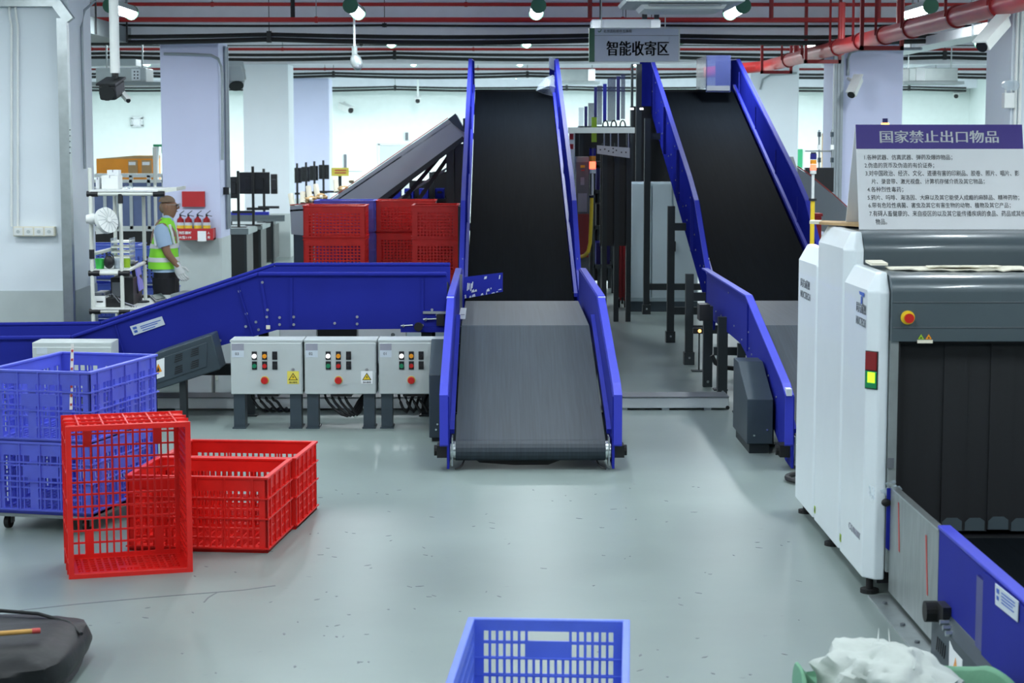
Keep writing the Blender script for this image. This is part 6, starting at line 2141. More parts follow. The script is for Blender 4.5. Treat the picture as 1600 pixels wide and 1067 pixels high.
# ---------------------------------------------------------------- far left: glazed partition and orange cabinets
y = 30.0
t = Thing('glazed_partition', 'blue grey glazed partition with white rails behind the workstation', 'partition', (PY(200, 320, y).x, y, 0))
a, b = PY(150, 358, y), PY(257, 274, y)
t.part('glass_pane', MB().b2(a.x - 1.2, b.x, y, y + 0.03, a.z, b.z - 0.08), 'window')
for py, hh in ((274, 0.06), (283, 0.05), (293, 0.03), (357, 0.08)):
    z = PY(200, py, y).z
    t.part('rail', MB().b2(a.x - 1.2, b.x, y - 0.03, y + 0.05, z - hh / 2, z + hh / 2), 'white')
for px in (164, 182, 205, 233, 256):
    x = PY(px, 300, y).x
    t.part('mullion', MB().b2(x - 0.025, x + 0.025, y - 0.03, y + 0.05, a.z, b.z), 'tray_white')
t.part('lower_panel', MB().b2(a.x - 1.2, b.x, y, y + 0.04, 0, a.z), 'black')
t = Thing('orange_cabinet', 'orange topped cabinet with tan doors standing behind the glazed partition', 'cabinet', (PY(195, 262, 30.6).x, 30.6, 0))
y = 30.6
a, b = PY(151, 275, y), PY(242, 248, y)
t.part('body', MB().b2(a.x, b.x, y, y + 0.5, 0, b.z), 'orange')
for px0, px1 in ((201, 215), (222, 237)):
    q0, q1 = PY(px0, 275, y), PY(px1, 250, y)
    t.part('door', MB().b2(q0.x, q1.x, y - 0.02, y, q0.z, q1.z), 'kraft')
    t.part('name_strip', MB().b2(q0.x + .01, q1.x - .03, y - 0.025, y - .02, q1.z - 0.08, q1.z - 0.03), 'paper')
t.part('top_board', MB().prism([(a.x, y, b.z), (b.x, y, b.z), (b.x, y, b.z + 0.05), (a.x + 0.6, y, b.z + 0.05)], (0, 0.5, 0)), 'kraft')
t = Thing('green_valve_stand', 'white post with a green valve top beside the orange cabinet', 'valve', (PY(243, 240, 30.2).x, 30.2, 0))
q = PY(244, 229, 30.2)
t.part('post', MB().cyl((q.x, 30.2, 0), (q.x, 30.2, q.z), 0.04), 'white')
t.part('valve_arm', MB().b2(q.x - 0.04, q.x + 0.13, 30.16, 30.24, q.z, q.z + 0.035), 'green_sign')
t.part('valve_wheel', MB().cyl((q.x + 0.1, 30.2, q.z - 0.1), (q.x + 0.1, 30.2, q.z), 0.02), 'green_sign')
carton(176, 185, 0.10, 30.62, PY(180, 272, 30.6).z, 'white', 'white bottle shaped box before the orange cabinet', d=0.08, name='white_box')

# ---------------------------------------------------------------- benches with monitors
def bench(y, pxr, pyt, label):
    xr_ = PY(pxr, pyt, y).x
    z = PY(pxr, pyt, y).z
    t = Thing('packing_bench', label, 'bench', (xr_ - 0.8, y, 0))
    t.part('top', MB().b2(xr_ - 1.35, xr_, y, y + 1.1, z - 0.09, z), 'tray')
    for k in range(3):
        xx = xr_ - 0.06 - k * 0.42
        t.part('side_panel', MB().b2(xx - 0.34, xx, y + 0.05, y + 1.0, 0.05, z - 0.09), 'black')
        t.part('edge_post', MB().b2(xx - 0.01, xx + 0.03, y + 0.02, y + 0.06, 0, z - 0.09), 'leg_steel')
    return xr_, z


B = []
for i, (yy, px, py) in enumerate(((29.0, 388, 357), (31.4, 410, 350), (33.6, 431, 342))):
    B.append(bench(yy, px, py, 'black packing bench with a grey top, %s in the row behind the extinguisher pillar' % ('nearest', 'middle', 'farthest')[i]))


def screen(px0, py0, px1, py1, y, label, pole_px, base_py, foot=None):
    a, b = PY(px0, py1, y), PY(px1, py0, y)
    t = Thing('monitor', label, 'monitor', ((a.x + b.x) / 2, y, PY(px0, base_py, y).z))
    t.part('back_shell', MB().b2(a.x, b.x, y, y + 0.06, a.z, b.z), 'black', bevel=0.01)
    t.part('back_bulge', MB().b2(a.x + (b.x - a.x) * 0.2, b.x - (b.x - a.x) * 0.2, y - 0.025, y, a.z + (b.z - a.z) * .2, b.z - (b.z - a.z) * .25), 'black', bevel=0.008)
    t.part('screen', MB().b2(a.x + 0.02, b.x - 0.02, y + 0.06, y + 0.065, a.z + 0.02, b.z - 0.02), 'screen')
    x = PY(pole_px, 300, y).x
    zb = PY(pole_px, base_py, y).z
    t.part('pole', MB().cyl((x, y - 0.05, zb), (x, y - 0.05, b.z + 0.09), 0.022), 'black')
    t.part('arm', MB().b2(x - 0.1, x + 0.25, y - 0.07, y - 0.04, (zb + a.z) / 2, (zb + a.z) / 2 + 0.04), 'black')
    t.part('base', MB().b2(x - 0.12, x + 0.12, y - 0.1, y + 0.05, zb, zb + 0.02), 'black')
    return t


screen(353, 276, 373, 310, 29.4, 'black monitor back on a pole, leftmost behind the extinguisher pillar', 373, 356)
screen(374, 269, 421, 303, 30.0, 'widest black monitor back on a pole behind the extinguisher pillar', 396, 353)
screen(423, 272, 433, 303, 32.0, 'narrow black monitor seen edge on beside the widest one', 413, 348)
for i, (p0, p1) in enumerate(((457, 471), (471, 484), (484, 497), (498, 514))):
    screen(p0, 262 - i * 1.5, p1, 286 - i * 2, 38.5 - 0.3 * i, 'small black monitor back in the far row, %s' % ('leftmost', 'second', 'third', 'rightmost')[i], p0 + 8, 322)
t = Thing('far_bench', 'dark bench carrying the far row of monitors', 'bench', (PY(485, 330, 38).x, 38, 0))
a, b = PY(455, 322, 37.4), PY(516, 322, 37.4)
t.part('top', MB().b2(a.x, b.x, 37.4, 38.8, a.z - 0.06, a.z), 'tray')
t.part('side_panel', MB().b2(a.x, b.x, 37.45, 38.75, 0, a.z - 0.06), 'dark_steel')
t = Thing('shelf_rails', 'grey rails and blue edge strip stretching between the benches', 'rail', (PY(390, 334, 30.9).x, 30.9, PY(390, 334, 30.9).z))
for py, m_ in ((333, 'blue_lip'), (338, 'tray'), (343, 'tray')):
    a, b = PY(357, py, 30.9), PY(420 if m_ == 'blue_lip' else 445, py, 30.9)
    t.part('rail', MB().b2(a.x, b.x, 30.9, 30.98, a.z - 0.03, a.z + 0.02), m_)
a = PY(357, 343, 30.9)
for px in (360, 425):
    x = PY(px, 343, 30.9).x
    t.part('support', MB().b2(x - .02, x + .02, 30.92, 30.98, 0, a.z), 'leg_steel')

# ---------------------------------------------------------------- grey inclined conveyor with rolls
y = 23.4
pr = [(453, 322), (508, 318), (712, 178), (727, 206), (724, 217), (583, 320), (560, 345), (478, 368), (455, 366)]
t = Thing('grey_conveyor', 'grey sided inclined conveyor rising right behind the red crate stacks', 'conveyor', (PY(590, 300, y).x, y, 0))
poly = [PY(px, py, y) for px, py in pr]
for yy in (y, y + 1.0):
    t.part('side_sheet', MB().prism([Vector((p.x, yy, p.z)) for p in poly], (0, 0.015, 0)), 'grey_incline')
top = [PY(px, py + 6, y) for px, py in ((453, 322), (508, 318), (711, 180))]
t.part('belt', MB().strip(top, (0, 1.0, 0), (0, 0, -0.02)), 'belt_dark')
edge = [PY(px, py - 1, y) for px, py in ((453, 322), (508, 318), (700, 186))]
t.part('red_edge', MB().strip(edge, (0, 0.02, 0), (0, 0, 0.012)), 'red_tape', label='red edging strip')
low = [PY(px, py, y) for px, py in ((585, 320), (725, 216))]
t.part('lower_rail', MB().bar(low[0], low[1], 0.05, 0.06), 'leg_steel')
e0, e1 = PY(712, 178, y), PY(727, 206, y)
t.part('end_guard', MB().prism([PY(700, 186, y - .01), PY(712, 177, y - .01), PY(728, 207, y - .01), PY(722, 205, y - .01), PY(708, 194, y - .01)], (0, -0.02, 0)), 'dark_steel')
for px, pyt in ((703, 232), (717, 225)):
    q = PY(px, pyt, y)
    for yy in (y, y + 0.95):
        t.part('leg', MB().b2(q.x - 0.045, q.x + 0.045, yy, yy + 0.06, 0, q.z), 'leg_steel')
q = PY(466, 366, y)
t.part('drive_box', MB().b2(q.x - 0.06, q.x + 0.15, y + 0.02, y + 0.9, q.z - 0.42, q.z), 'dark_steel')
t.part('leg', MB().b2(q.x + 0.02, q.x + 0.1, y + 0.1, y + 0.16, 0, q.z - .4), 'leg_steel')
t.part('leg', MB().b2(q.x + 0.02, q.x + 0.1, y + 0.8, y + 0.86, 0, q.z - .4), 'leg_steel')
for k in range(3):
    a, b = PY(600 + 25 * k, 318, y + 0.5), PY(660 + 24 * k, 262 - 14 * k, y + 0.5)
    t.part('brace', MB().bar(a, b, 0.05), 'leg_steel')
a, b = PY(612, 318, y + 1.3), PY(700, 262, y + 1.3)
t.part('under_chute', MB().bar(a, b, 0.6, 0.03), 'tray_white')
roll = None
spec = [(473, 317, 300, 0), (484, 314, 291, -2), (497, 311, 288, -4), (457, 322, 303, -3), (526, 300, 281, -2), (549, 284, 276, 0)]
wordsr = ('second', 'third', 'fourth', 'leftmost', 'fifth', 'topmost')
for i, (px, py0, py1, lean_) in enumerate(spec):
    q = PY(px, py0, y + 0.35)
    zbelt = q.z
    t = Thing('paper_roll', 'cream paper roll standing on the grey conveyor, %s up the slope' % wordsr[i], 'roll', q, group='paper rolls on the grey conveyor')
    e = PY(px + lean_, py1, y + 0.4)
    t.part('roll', MB().cyl(q, e, 0.034, n=14), 'cream', smooth=True)
    t.part('core', MB().cyl(e - (e - q).normalized() * 0.002, e + (e - q).normalized() * 0.003, 0.014, n=10), 'kraft')
for i, (px, py) in enumerate(((487, 316), (503, 312), (538, 300))):
    q = PY(px, py, y + 0.25)
    t = Thing('kraft_cone', 'crumpled brown parcel lying among the paper rolls, %s' % ('lowest', 'middle one', 'upper one')[i], 'parcel', q)
    t.part('wrap', blob(q + Vector((0, 0, 0.03)), (0.10, 0.09, 0.055), 14, 9, 0.4, 2.0, 20 + i), 'kraft', smooth=True)
    t.part('tape_band', MB().cyl(q + Vector((-0.015, -.075, 0.03)), q + Vector((0.015, -.078, 0.03)), 0.03), 'cream')

# ---------------------------------------------------------------- stacked red and blue crates
sc = make_crate('red_crate', 'red mesh crate, bottom of the left stack behind the blue transfer conveyor', 0.68, 0.50, 0.355, 'red_crate', 15, 11, 8, 15, 11, 'mesh', group='stacked red crates behind the transfer conveyor')
ys = 21.0
x = (PY(474, 350, ys).x + PY(571, 350, ys).x) / 2
sc.location = (x, ys + 0.25, 0)
lv = ('bottom', 'second', 'third', 'top')
for k in range(1, 4):
    dup(sc, (x, ys + 0.25, 0.362 * k), label='red mesh crate, %s of the left stack behind the blue transfer conveyor' % lv[k])
x2 = (PY(640, 350, 20.8).x) + 0.275
for k in range(4):
    dup(sc, (x2 + 0.0, 20.8 + 0.35, 0.365 * k), (0, 0, PI / 2), label='red mesh crate, %s of the right stack beside the middle conveyor' % lv[k])
x3 = PY(587, 350, 21.6).x + 0.34
for k in range(4):
    dup(sc, (x3 - 0.02, 22.2, 0.37 * k), label='red mesh crate, %s of the shaded stack between the other red stacks' % lv[k])
sb = make_crate('blue_crate', 'blue mesh crate, bottom of the stack behind the left red stack', 0.68, 0.50, 0.36, 'blue_crate', 15, 11, 8, 15, 11, 'panel', group='blue crates behind the red stack')
x4 = PY(586, 350, 21.8).x - 0.345
sb.location = (x4, 22.05, 0)
for k in range(1, 4):
    dup(sb, (x4, 22.05, 0.37 * k), label='blue mesh crate, %s of the stack behind the left red stack' % lv[k])

# ================================================================== BEHIND AND BETWEEN THE TWO INCLINES
y = 24.1
a, b = PY(985, 470, y), PY(1092, 285, y)
t = Thing('control_cabinet', 'tall pale control cabinet on a dark plinth under the right incline', 'cabinet', ((a.x + b.x) / 2, y, 0))
t.part('body', MB().b2(a.x, b.x, y, y + 0.5, 0.13, b.z), 'cabinet', bevel=0.006)
t.part('plinth', MB().b2(a.x, b.x, y + 0.01, y + 0.5, 0, 0.13), 'dark_steel')
for p0, p1 in ((986, 1017.5), (1018.5, 1049.5), (1051, 1091)):
    q0, q1 = PY(p0, 468, y), PY(p1, 287, y)
    t.part('door', MB().b2(q0.x, q1.x, y - 0.02, y, q0.z + .02, q1.z), 'cabinet', bevel=0.004)
q0, q1 = PY(1053, 393, y - .03), PY(1056, 377, y - .03)
t.part('door_handle', MB().b2(q0.x, q1.x, y - 0.035, y - 0.02, q0.z, q1.z), 'black')
# gantry
y = 22.2
t = Thing('camera_gantry', 'dark steel gantry with a bright cross beam between the two inclines', 'gantry', (1.3, y, 0))
a, b = PY(888, 208, y), PY(992, 199, y)
t.part('cross_beam', MB().b2(a.x, b.x, y, y + 0.08, a.z, b.z), 'chrome')
for px0, px1, pyt in ((984, 990, 100), (992, 1003, 100)):
    yp = 24.85
    q0, q1 = PY(px0, 480, yp), PY(px1, pyt, yp)
    t.part('post', MB().b2(q0.x, q1.x, yp, yp + 0.08, 0, q1.z), 'leg_steel')
for px in (944, 954, 966, 982):
    q0, q1 = PY(px, 232, y + .04), PY(px, 208, y + .04)
    t.part('hanger_rod', MB().cyl(q0, q1, 0.007, n=8), 'steel')
pp = [PY(933, 240, y), PY(984, 247, y), PY(984, 231, y), PY(933, 227, y)]
pl = t.part('perforated_plate', MB().prism(pp, (0, 0.03, 0)), 'tray_white')
for px, py in ((938, 234), (945, 233), (951, 236), (958, 232), (958, 238), (963, 235), (971, 238), (978, 238)):
    q = PY(px, py, y)
    t.part('hole', MB().cyl(q, q + Vector((0, -0.004, 0)), 0.009, n=8), 'black', parent=pl)
for px in (946, 959, 973):
    c = PY(px, 193, y)
    t.part('cable_arch', MB().tube([c + Vector((0.03 * math.cos(a_), 0, -0.03 + 0.065 * math.sin(a_))) for a_ in [i * PI / 8 for i in range(9)]], 0.009, n=6), 'cable')
for px in (987, 1002):
    q0, q1 = PY(px - 2, 171.5, y), PY(px + 3, 168.5, y)
    t.part('lit_sensor', MB().b2(q0.x, q1.x, y - 0.02, y + 0.05, q0.z, q1.z), 'white_lit')
for px in (945, 964, 983):
    q = PY(px, 250, y + .6)
    t.part('rear_post', MB().b2(q.x - 0.03, q.x + 0.03, y + 0.6, y + 0.66, 0, q.z + .2), 'leg_steel')
t.part('black_backing', MB().b2(PY(938, 300, y + .7).x, PY(985, 300, y + .7).x, y + 0.7, y + 0.74, 0.9, 2.1), 'black')
t.part('black_backing', MB().b2(PY(984, 300, 25.2).x, PY(1070, 300, 25.2).x, 25.2, 25.24, 1.2, PY(990, 166, 25.2).z), 'black')  # black sheet added to stand in for the dark mass under the incline
t.part('yellow_plate', MB().b2(PY(925, 200, y).x, PY(933, 200, y).x, y + 0.09, y + 0.11, PY(925, 222, y).z, PY(925, 183, y).z), 'lime')
# strip curtain panels
strips = [(904, 912, 168, 199, 'glassy'), (913, 918, 166, 199, 'navy'), (919, 928, 161, 199, 'clear_blue'), (928, 933, 136, 198, 'navy'), (933, 941, 134, 195, 'clear_blue'), (942, 948, 131, 190, 'blue_lip'),
          (949, 962, 122, 190, 'clear_blue'), (963, 969, 119, 188, 'navy'), (970, 977, 116, 186, 'clear_blue')]
t = Thing('strip_guard', 'row of blue and clear guard strips above the gantry beam', 'guard', PY(940, 199, 23.2))
for i, (p0, p1, q0, q1, m_) in enumerate(strips):
    yy = 23.0 + 0.02 * i
    a, b = PY(p0, q1, yy), PY(p1, q0, yy)
    t.part('strip', MB().b2(a.x, b.x, yy, yy + 0.012, a.z, b.z), m_)
a, b = PY(904, 200, 23.05), PY(985, 197, 23.05)
t.part('support_rail', MB().b2(a.x, b.x, 23.0, 23.3, a.z, b.z), 'dark_steel')
q = PY(905, 200, 23.1)
t.part('support_post', MB().b2(q.x, q.x + 0.05, 23.1, 23.15, 0, q.z), 'leg_steel')
q = PY(980, 200, 23.1)
t.part('support_post', MB().b2(q.x, q.x + 0.05, 23.2, 23.25, 0, q.z), 'leg_steel')
# signal tower and yellow hose
def signal_tower(label, px, py0, py1, y, pole_m, pole_py):
    k = y / F_PX
    c = PY(px, py0, y)
    t = Thing('signal_tower', label, 'signal light', (c.x, y, 0))
    hgt = (py1 - py0) * k
    z0 = c.z - hgt
    segs = [('navy', 0.30), ('amber', 0.22), ('red_lit', 0.30), ('white', 0.18)]
    z = c.z
    for m_, f in segs:
        t.part('lens' if m_ != 'white' else 'lower_collar', MB().cyl((c.x, y, z - f * hgt + 0.004), (c.x, y, z), 5.0 * k, n=14), m_, smooth=True, label={'navy': 'blue lens', 'amber': 'amber lens', 'red_lit': 'lit red lens', 'white': None}[m_])
        z -= f * hgt
    zp = PY(px, pole_py, y).z
    t.part('pole', MB().cyl((c.x, y, zp), (c.x, y, z), 0.013, n=10), 'white')
    t.part('cap', MB().cyl((c.x, y, c.z), (c.x, y, c.z + 0.012), 4.2 * k, n=14), 'black')
    return t, c.x, zp


t, x, zp = signal_tower('signal tower with lit red lens between the two inclines', 926, 232, 271, 21.6, 'white', 307)
t.part('lower_post', MB().cyl((x, 21.6, 0), (x, 21.6, zp), 0.018, n=10), 'leg_steel')
t = Thing('yellow_hose', 'yellow hose hanging in a bend below the signal tower', 'hose', PY(920, 400, 21.5))
t.part('hose', MB().tube([PY(924.5, 306, 21.5), PY(923.5, 345, 21.5), PY(922, 380, 21.5), PY(919, 393, 21.5), PY(914, 399, 21.6), PY(908, 401, 21.9)], 0.021, n=9), 'yellow', smooth=True)
t.part('end_collar', MB().cyl(PY(924.5, 309, 21.5), PY(924.5, 305, 21.5), 0.032), 'black')
t = Thing('grey_terminal', 'dark grey terminal with small labels right of the middle incline', 'machine', (PY(910, 300, 21.9).x, 21.9, 0))
a, b = PY(900, 335, 21.9), PY(920, 245, 21.9)
t.part('body', MB().b2(a.x, b.x, 21.9, 22.15, 0, b.z - 0.05), 'grey_mid')
t.part('top_cap', MB().b2(a.x, b.x, 21.88, 22.16, b.z - 0.06, b.z), 'tray')
for py0, py1, m_, p0, p1 in ((258, 262, 'yellow', 907, 914), (265, 267, 'red_tape', 908, 913), (277, 289, 'label_grey', 907, 913), (302, 331, 'label_grey', 903, 917)):
    q0, q1 = PY(p0, py1, 21.9), PY(p1, py0, 21.9)
    t.part('label', MB().b2(q0.x, q1.x, 21.893, 21.9, q0.z, q1.z), m_)
a, b = PY(903, 402, 21.88), PY(920, 334, 21.88)
t.part('red_panel', MB().b2(a.x, b.x, 21.88, 21.9, a.z, b.z), 'red_dark')
t = Thing('red_white_banner', 'narrow red and white banner strip beside the middle incline wall', 'banner', PY(893, 300, 22.6))
a, b = PY(889, 310, 22.6), PY(897, 207, 22.6)
t.part('sheet', MB().b2(a.x, b.x, 22.6, 22.61, a.z, b.z), 'paper')
for p0, p1 in ((209, 218), (225, 233)):
    q0, q1 = PY(890, p1, 22.59), PY(896, p0, 22.59)
    t.part('red_mark', MB().b2(q0.x, q1.x, 22.592, 22.6, q0.z, q1.z), 'notice_red')
t.part('pole', MB().cyl((b.x, 22.62, 0), (b.x, 22.62, b.z), 0.012), 'steel')
# tall dark racks and red cage further back between the inclines
t = Thing('dark_rack', 'tall dark storage rack in the shade between the two inclines', 'rack', (PY(945, 400, 27.0).x, 27, 0))
for px in (926, 944, 961):
    q = PY(px, 250, 27.0)
    for yy in (27.0, 27.9):
        t.part('upright', MB().b2(q.x - 0.04, q.x + 0.04, yy, yy + 0.08, 0, q.z), 'leg_steel')
a, b = PY(926, 300, 27), PY(961, 300, 27)
for z in (0.35, 0.9, 1.4, 1.8):
    t.part('shelf', MB().b2(a.x, b.x, 27.0, 27.98, z, z + 0.05), 'leg_steel')
t.part('rear_sheet', MB().b2(PY(893, 300, 28).x, PY(990, 300, 28).x, 28.0, 28.03, 0.1, PY(900, 207, 28).z), 'black')  # black sheet added so the space between the inclines stays dark
for z, m_ in ((0.40, 'navy'), (0.95, 'black'), (1.45, 'navy')):
    t2 = Thing('dark_bin', '%s storage bin on the %s shelf of the dark rack' % ('blue' if m_ == 'navy' else 'black', {0.40: 'lowest', 0.95: 'middle', 1.45: 'upper'}[z]), 'bin', ((a.x + b.x) / 2, 27.4, z))
    t2.part('body', MB().b2(a.x + 0.06, b.x - 0.06, 27.15, 27.8, z, z + 0.3), m_)
    t2.part('grip', MB().b2(a.x + 0.12, b.x - 0.12, 27.14, 27.15, z + 0.2, z + 0.25), 'black')
t = Thing('red_cage_trolley', 'tall red cage trolley with blue top panel beside the pale cabinet', 'trolley', (PY(972, 400, 24.6).x, 24.9, 0))
a, b = PY(964, 455, 24.6), PY(982, 308, 24.6)
for k in range(4):
    xx = a.x + (b.x - a.x) * k / 3
    t.part('upright_bar', MB().cyl((xx, 24.6, 0.1), (xx, 24.6, b.z), 0.012, n=8), 'red_dark')
t.part('mesh_panel', MB().b2(a.x, b.x, 24.62, 25.3, 0.14, b.z), 'red_dark')
q = PY(970, 286, 24.6).z
t.part('blue_panel', MB().b2(a.x, b.x, 24.6, 25.3, b.z, q), 'navy')
for xx in (a.x + 0.03, b.x - 0.03):
    for yy in (24.68, 25.25):
        t.part('wheel', MB().cyl((xx - 0.015, yy, 0.06), (xx + 0.015, yy, 0.06), 0.06, n=14), 'rubber')
        t.part('fork', MB().b2(xx - 0.02, xx + 0.02, yy - 0.02, yy + 0.02, 0.06, 0.14), 'steel')
# small sensor on a stand near the legs of the right incline
q = PZ(1092, 580, 0)
t = Thing('floor_sensor', 'thin stand with a small lit sensor beside the legs of the right incline', 'sensor', q)
t.part('stand', MB().cyl(q, (q.x, q.y, 0.36), 0.008, n=8), 'leg_steel')
t.part('base', MB().b2(q.x - 0.07, q.x + 0.07, q.y - 0.05, q.y + 0.05, 0, 0.012), 'leg_steel')
t.part('sensor_head', MB().b2(q.x - 0.06, q.x + 0.03, q.y - 0.03, q.y + 0.03, 0.36, 0.41), 'black')
t.part('lit_spot', MB().cyl((q.x, q.y - 0.03, 0.385), (q.x, q.y - 0.036, 0.385), 0.015), 'amber_lit')
# extra legs and a low frame of the right feed conveyor
t = Thing('support_frame', 'dark low steel stand with a curved hose under the right feed conveyor', 'stand', (1.9, 16.2, 0))
for px, pyb, pyt in ((1105, 604, 478), (1128, 620, 495)):
    q = PZ(px, pyb, 0)
    top = PY(px, pyt, q.y)
    t.part('leg', MB().b2(q.x - 0.04, q.x + 0.04, q.y - 0.04, q.y + 0.04, 0, top.z), 'leg_steel')
    t.part('foot_bolt', MB().cyl((q.x, q.y - 0.04, 0.05), (q.x, q.y - 0.055, 0.05), 0.012), 'chrome')
q = PY(1130, 548, 16.4)
t.part('cross_bar', MB().b2(q.x - .08, q.x + 0.5, 16.4, 16.45, q.z - 0.04, q.z + 0.03), 'leg_steel')
t.part('hose', MB().tube([PY(1112, 555, 16.3), PY(1118, 567, 16.3), PY(1130, 574, 16.3), PY(1150, 576, 16.3)], 0.02), 'cable')
q = PY(1103, 487, 16.5)
t.part('bracket_block', MB().box(q + Vector((-0.02, 0, 0)), (0.09, 0.2, 0.14)), 'black')

# ---------------------------------------------------------------- right side behind the notice board
t, x, zp = signal_tower('signal tower with lit red lens on a yellow pole left of the notice board', 1271, 240, 272, 17.0, 'white', 312)
t.part('yellow_pole', MB().cyl((x, 17.0, 0), (x, 17.0, zp), 0.02, n=10), 'yellow')
t.part('collar', MB().cyl((x, 17.0, zp - 0.01), (x, 17.0, zp + 0.01), 0.035), 'black')
t = Thing('grey_terminal', 'dark rounded terminal head beside the right incline wall', 'machine', (PY(1236, 270, 24).x, 24, 0))
a, b = PY(1226, 283, 24.0), PY(1246, 245, 24.0)
t.part('head', MB().loft([((a.x + 0.08, 24.1, a.z), 0.08, 0.1, (1, 0, 0), (0, 1, 0)), ((a.x + 0.085, 24.1, (a.z + b.z) / 2), 0.085, 0.11, (1, 0, 0), (0, 1, 0)), ((a.x + 0.07, 24.1, b.z), 0.05, 0.08, (1, 0, 0), (0, 1, 0))], 14), 'grey_mid', smooth=True)
t.part('column', MB().cyl((a.x + 0.08, 24.1, 0), (a.x + 0.08, 24.1, a.z), 0.05), 'dark_steel')
q = PY(1236, 258, 23.98)
t.part('label', MB().box((q.x, 23.99, q.z), (0.04, 0.01, 0.02)), 'yellow')
y = 22.6
t = Thing('grey_conveyor', 'grey sided conveyor sloping down with red edging behind the notice board', 'conveyor', (PY(1280, 330, y).x, y, 0))
pr = [(1246, 262), (1262, 272), (1302, 305), (1340, 340), (1340, 375), (1246, 352)]
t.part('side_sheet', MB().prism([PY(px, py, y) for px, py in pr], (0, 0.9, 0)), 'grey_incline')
t.part('red_edge', MB().strip([PY(px, py - 1, y - .01) for px, py in pr[:4]], (0, 0.03, 0), (0, 0, 0.015)), 'red_tape')
for px in (1256, 1330):
    q = PY(px, 360, y + .3)
    t.part('leg', MB().b2(q.x - .04, q.x + .04, y + 0.3, y + 0.38, 0, q.z + .1), 'leg_steel')
t = Thing('black_panel_rack', 'black panel with camera arms standing behind the signal tower on the right', 'machine', (PY(1285, 280, 24).x, 24, 0))
a, b = PY(1258, 300, 24.0), PY(1303, 262, 24.0)
t.part('panel', MB().b2(a.x, b.x, 24.0, 24.1, a.z, b.z), 'black')
t.part('support', MB().b2(b.x - 0.1, b.x - 0.03, 24.02, 24.08, 0, a.z), 'leg_steel')
t.part('support', MB().b2(a.x + 0.03, a.x + 0.1, 24.02, 24.08, 0, a.z), 'leg_steel')
for px, py in ((1280, 203), (1300, 203)):
    q0, q1 = PY(px, 262, 24.05), PY(px, py, 24.05)
    t.part('camera_post', MB().cyl(q0, q1, 0.012), 'steel')
    for yy in (210, 230, 250):
        q = PY(px, yy, 24.05)
        t.part('camera_head', MB().box(q, (0.035, 0.06, 0.06)), 'dark_steel' if yy != 230 else 'white')
a, b = PY(1258, 236, 24.05), PY(1300, 236, 24.05)
t.part('camera_rail', MB().cyl(a, b, 0.010), 'steel')
t = Thing('red_bin', 'small red bin behind the white scanner panels', 'bin', (PY(1274, 360, 20.6).x, 20.6, 0))
a, b = PY(1263, 372, 20.6), PY(1284, 338, 20.6)
t.part('body', MB().b2(a.x, b.x, 20.6, 20.85, 0, b.z), 'notice_red', bevel=0.01)
t.part('lid', MB().b2(a.x - .01, b.x + .01, 20.59, 20.86, b.z, b.z + 0.03), 'notice_red')
t = Thing('beacon_light', 'lit amber beacon with blue cap showing over the top of the notice board', 'signal light', (PY(1383, 190, 20).x, 20, 0))
q0, q1, q2 = PY(1383, 199, 20), PY(1383, 192, 20), PY(1383, 185, 20)
t.part('pole', MB().cyl((q0.x, 20, 0), q0, 0.014), 'white')
t.part('lit_lens', MB().cyl(q0, q1, 0.04, n=14), 'amber_lit')
t.part('cap', MB().cyl(q1, q2, 0.028, n=14), 'navy')

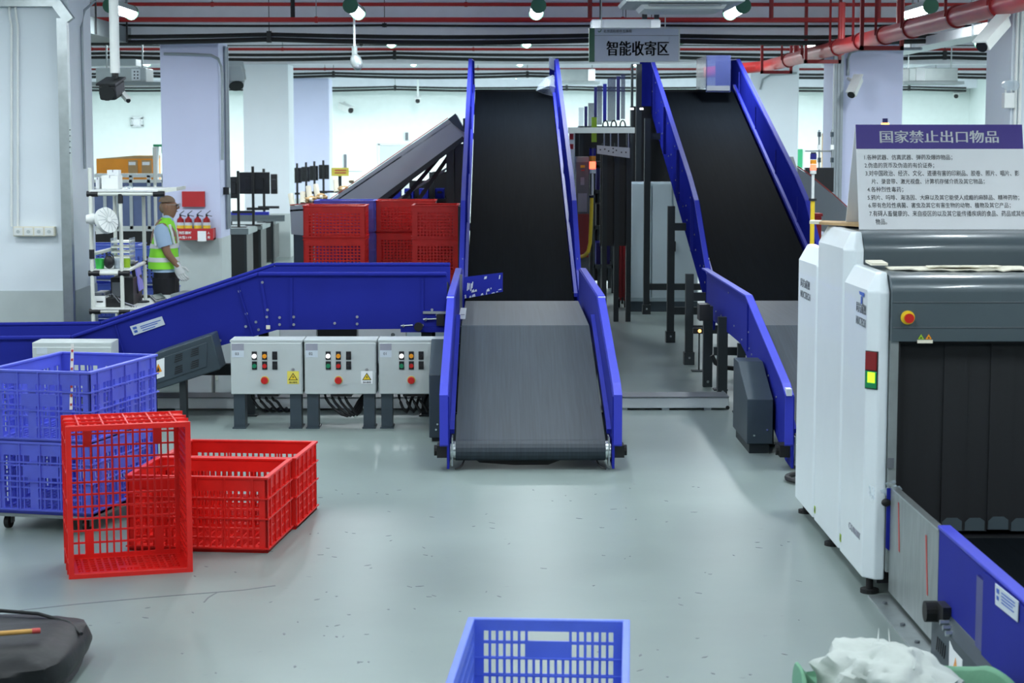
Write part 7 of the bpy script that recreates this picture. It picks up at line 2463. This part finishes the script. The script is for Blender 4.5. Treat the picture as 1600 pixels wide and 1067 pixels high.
# rack, black sheets and bins added to darken the space below the grey incline
t = Thing('dark_rack', 'added dark low rack with blue bins, darkening the space below the grey incline', 'rack', (PY(670, 400, 25.2).x, 25.2, 0))
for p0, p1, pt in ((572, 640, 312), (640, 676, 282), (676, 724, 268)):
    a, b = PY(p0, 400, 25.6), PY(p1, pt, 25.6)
    t.part('rear_sheet', MB().b2(a.x, b.x, 25.6, 25.63, 0.0, b.z), 'black')  # black sheet added to hide the bright wall behind
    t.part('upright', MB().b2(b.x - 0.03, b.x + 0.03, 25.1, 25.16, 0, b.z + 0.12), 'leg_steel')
a, b = PY(572, 400, 25.1), PY(724, 400, 25.1)
for z in (0.5, 1.0, 1.35):
    t.part('shelf', MB().b2(a.x, b.x, 25.1, 25.6, z, z + 0.04), 'leg_steel')
for i, px in enumerate((612, 632, 655, 680)):
    a, b = PY(px, 400, 25.1), PY(px + 14, 400, 25.1)
    t2 = Thing('dark_bin', 'added blue bin on the rack below the grey incline, %s' % ('leftmost', 'second from the left', 'third from the left', 'rightmost')[i], 'bin', ((a.x + b.x) / 2, 25.3, 1.39))
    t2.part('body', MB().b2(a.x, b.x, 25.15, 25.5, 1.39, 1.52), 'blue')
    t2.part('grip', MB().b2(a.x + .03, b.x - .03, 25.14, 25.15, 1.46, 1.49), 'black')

# ================================================================== lettering becomes plain mesh
bpy.context.view_layer.update()
dg = bpy.context.evaluated_depsgraph_get()
for o, fit in TEXTS:
    me = bpy.data.meshes.new_from_object(o.evaluated_get(dg))
    if not me.materials:
        me.materials.append(o.data.materials[0])
    if fit and len(me.vertices):
        xs = [v.co.x for v in me.vertices]
        ys = [v.co.y for v in me.vertices]
        w0, h0 = max(xs) - min(xs), max(ys) - min(ys)
        kx = fit[0] / w0
        ky = fit[1] / h0 if fit[1] else 1.0
        x0, y0 = min(xs), min(ys)
        for v in me.vertices:
            v.co.x = (v.co.x - x0) * kx
            v.co.y = (v.co.y - y0) * ky
        if len(fit) > 2:                     # heavier strokes: the glyphs repeated a hair apart
            b2 = bmesh.new()
            b2.from_mesh(me)
            b3 = me.copy()
            for dx in (fit[2], -fit[2]):
                for v in b3.vertices:
                    v.co.x += dx
                b2.from_mesh(b3)
                for v in b3.vertices:
                    v.co.x -= dx
            b2.to_mesh(me)
            b2.free()
    n = bpy.data.objects.new('lettering', me)
    COL.objects.link(n)
    n.parent = o.parent
    n.matrix_local = o.matrix_local.copy()
    n['kind'] = 'stuff'
for o, fit in TEXTS:
    bpy.data.objects.remove(o)
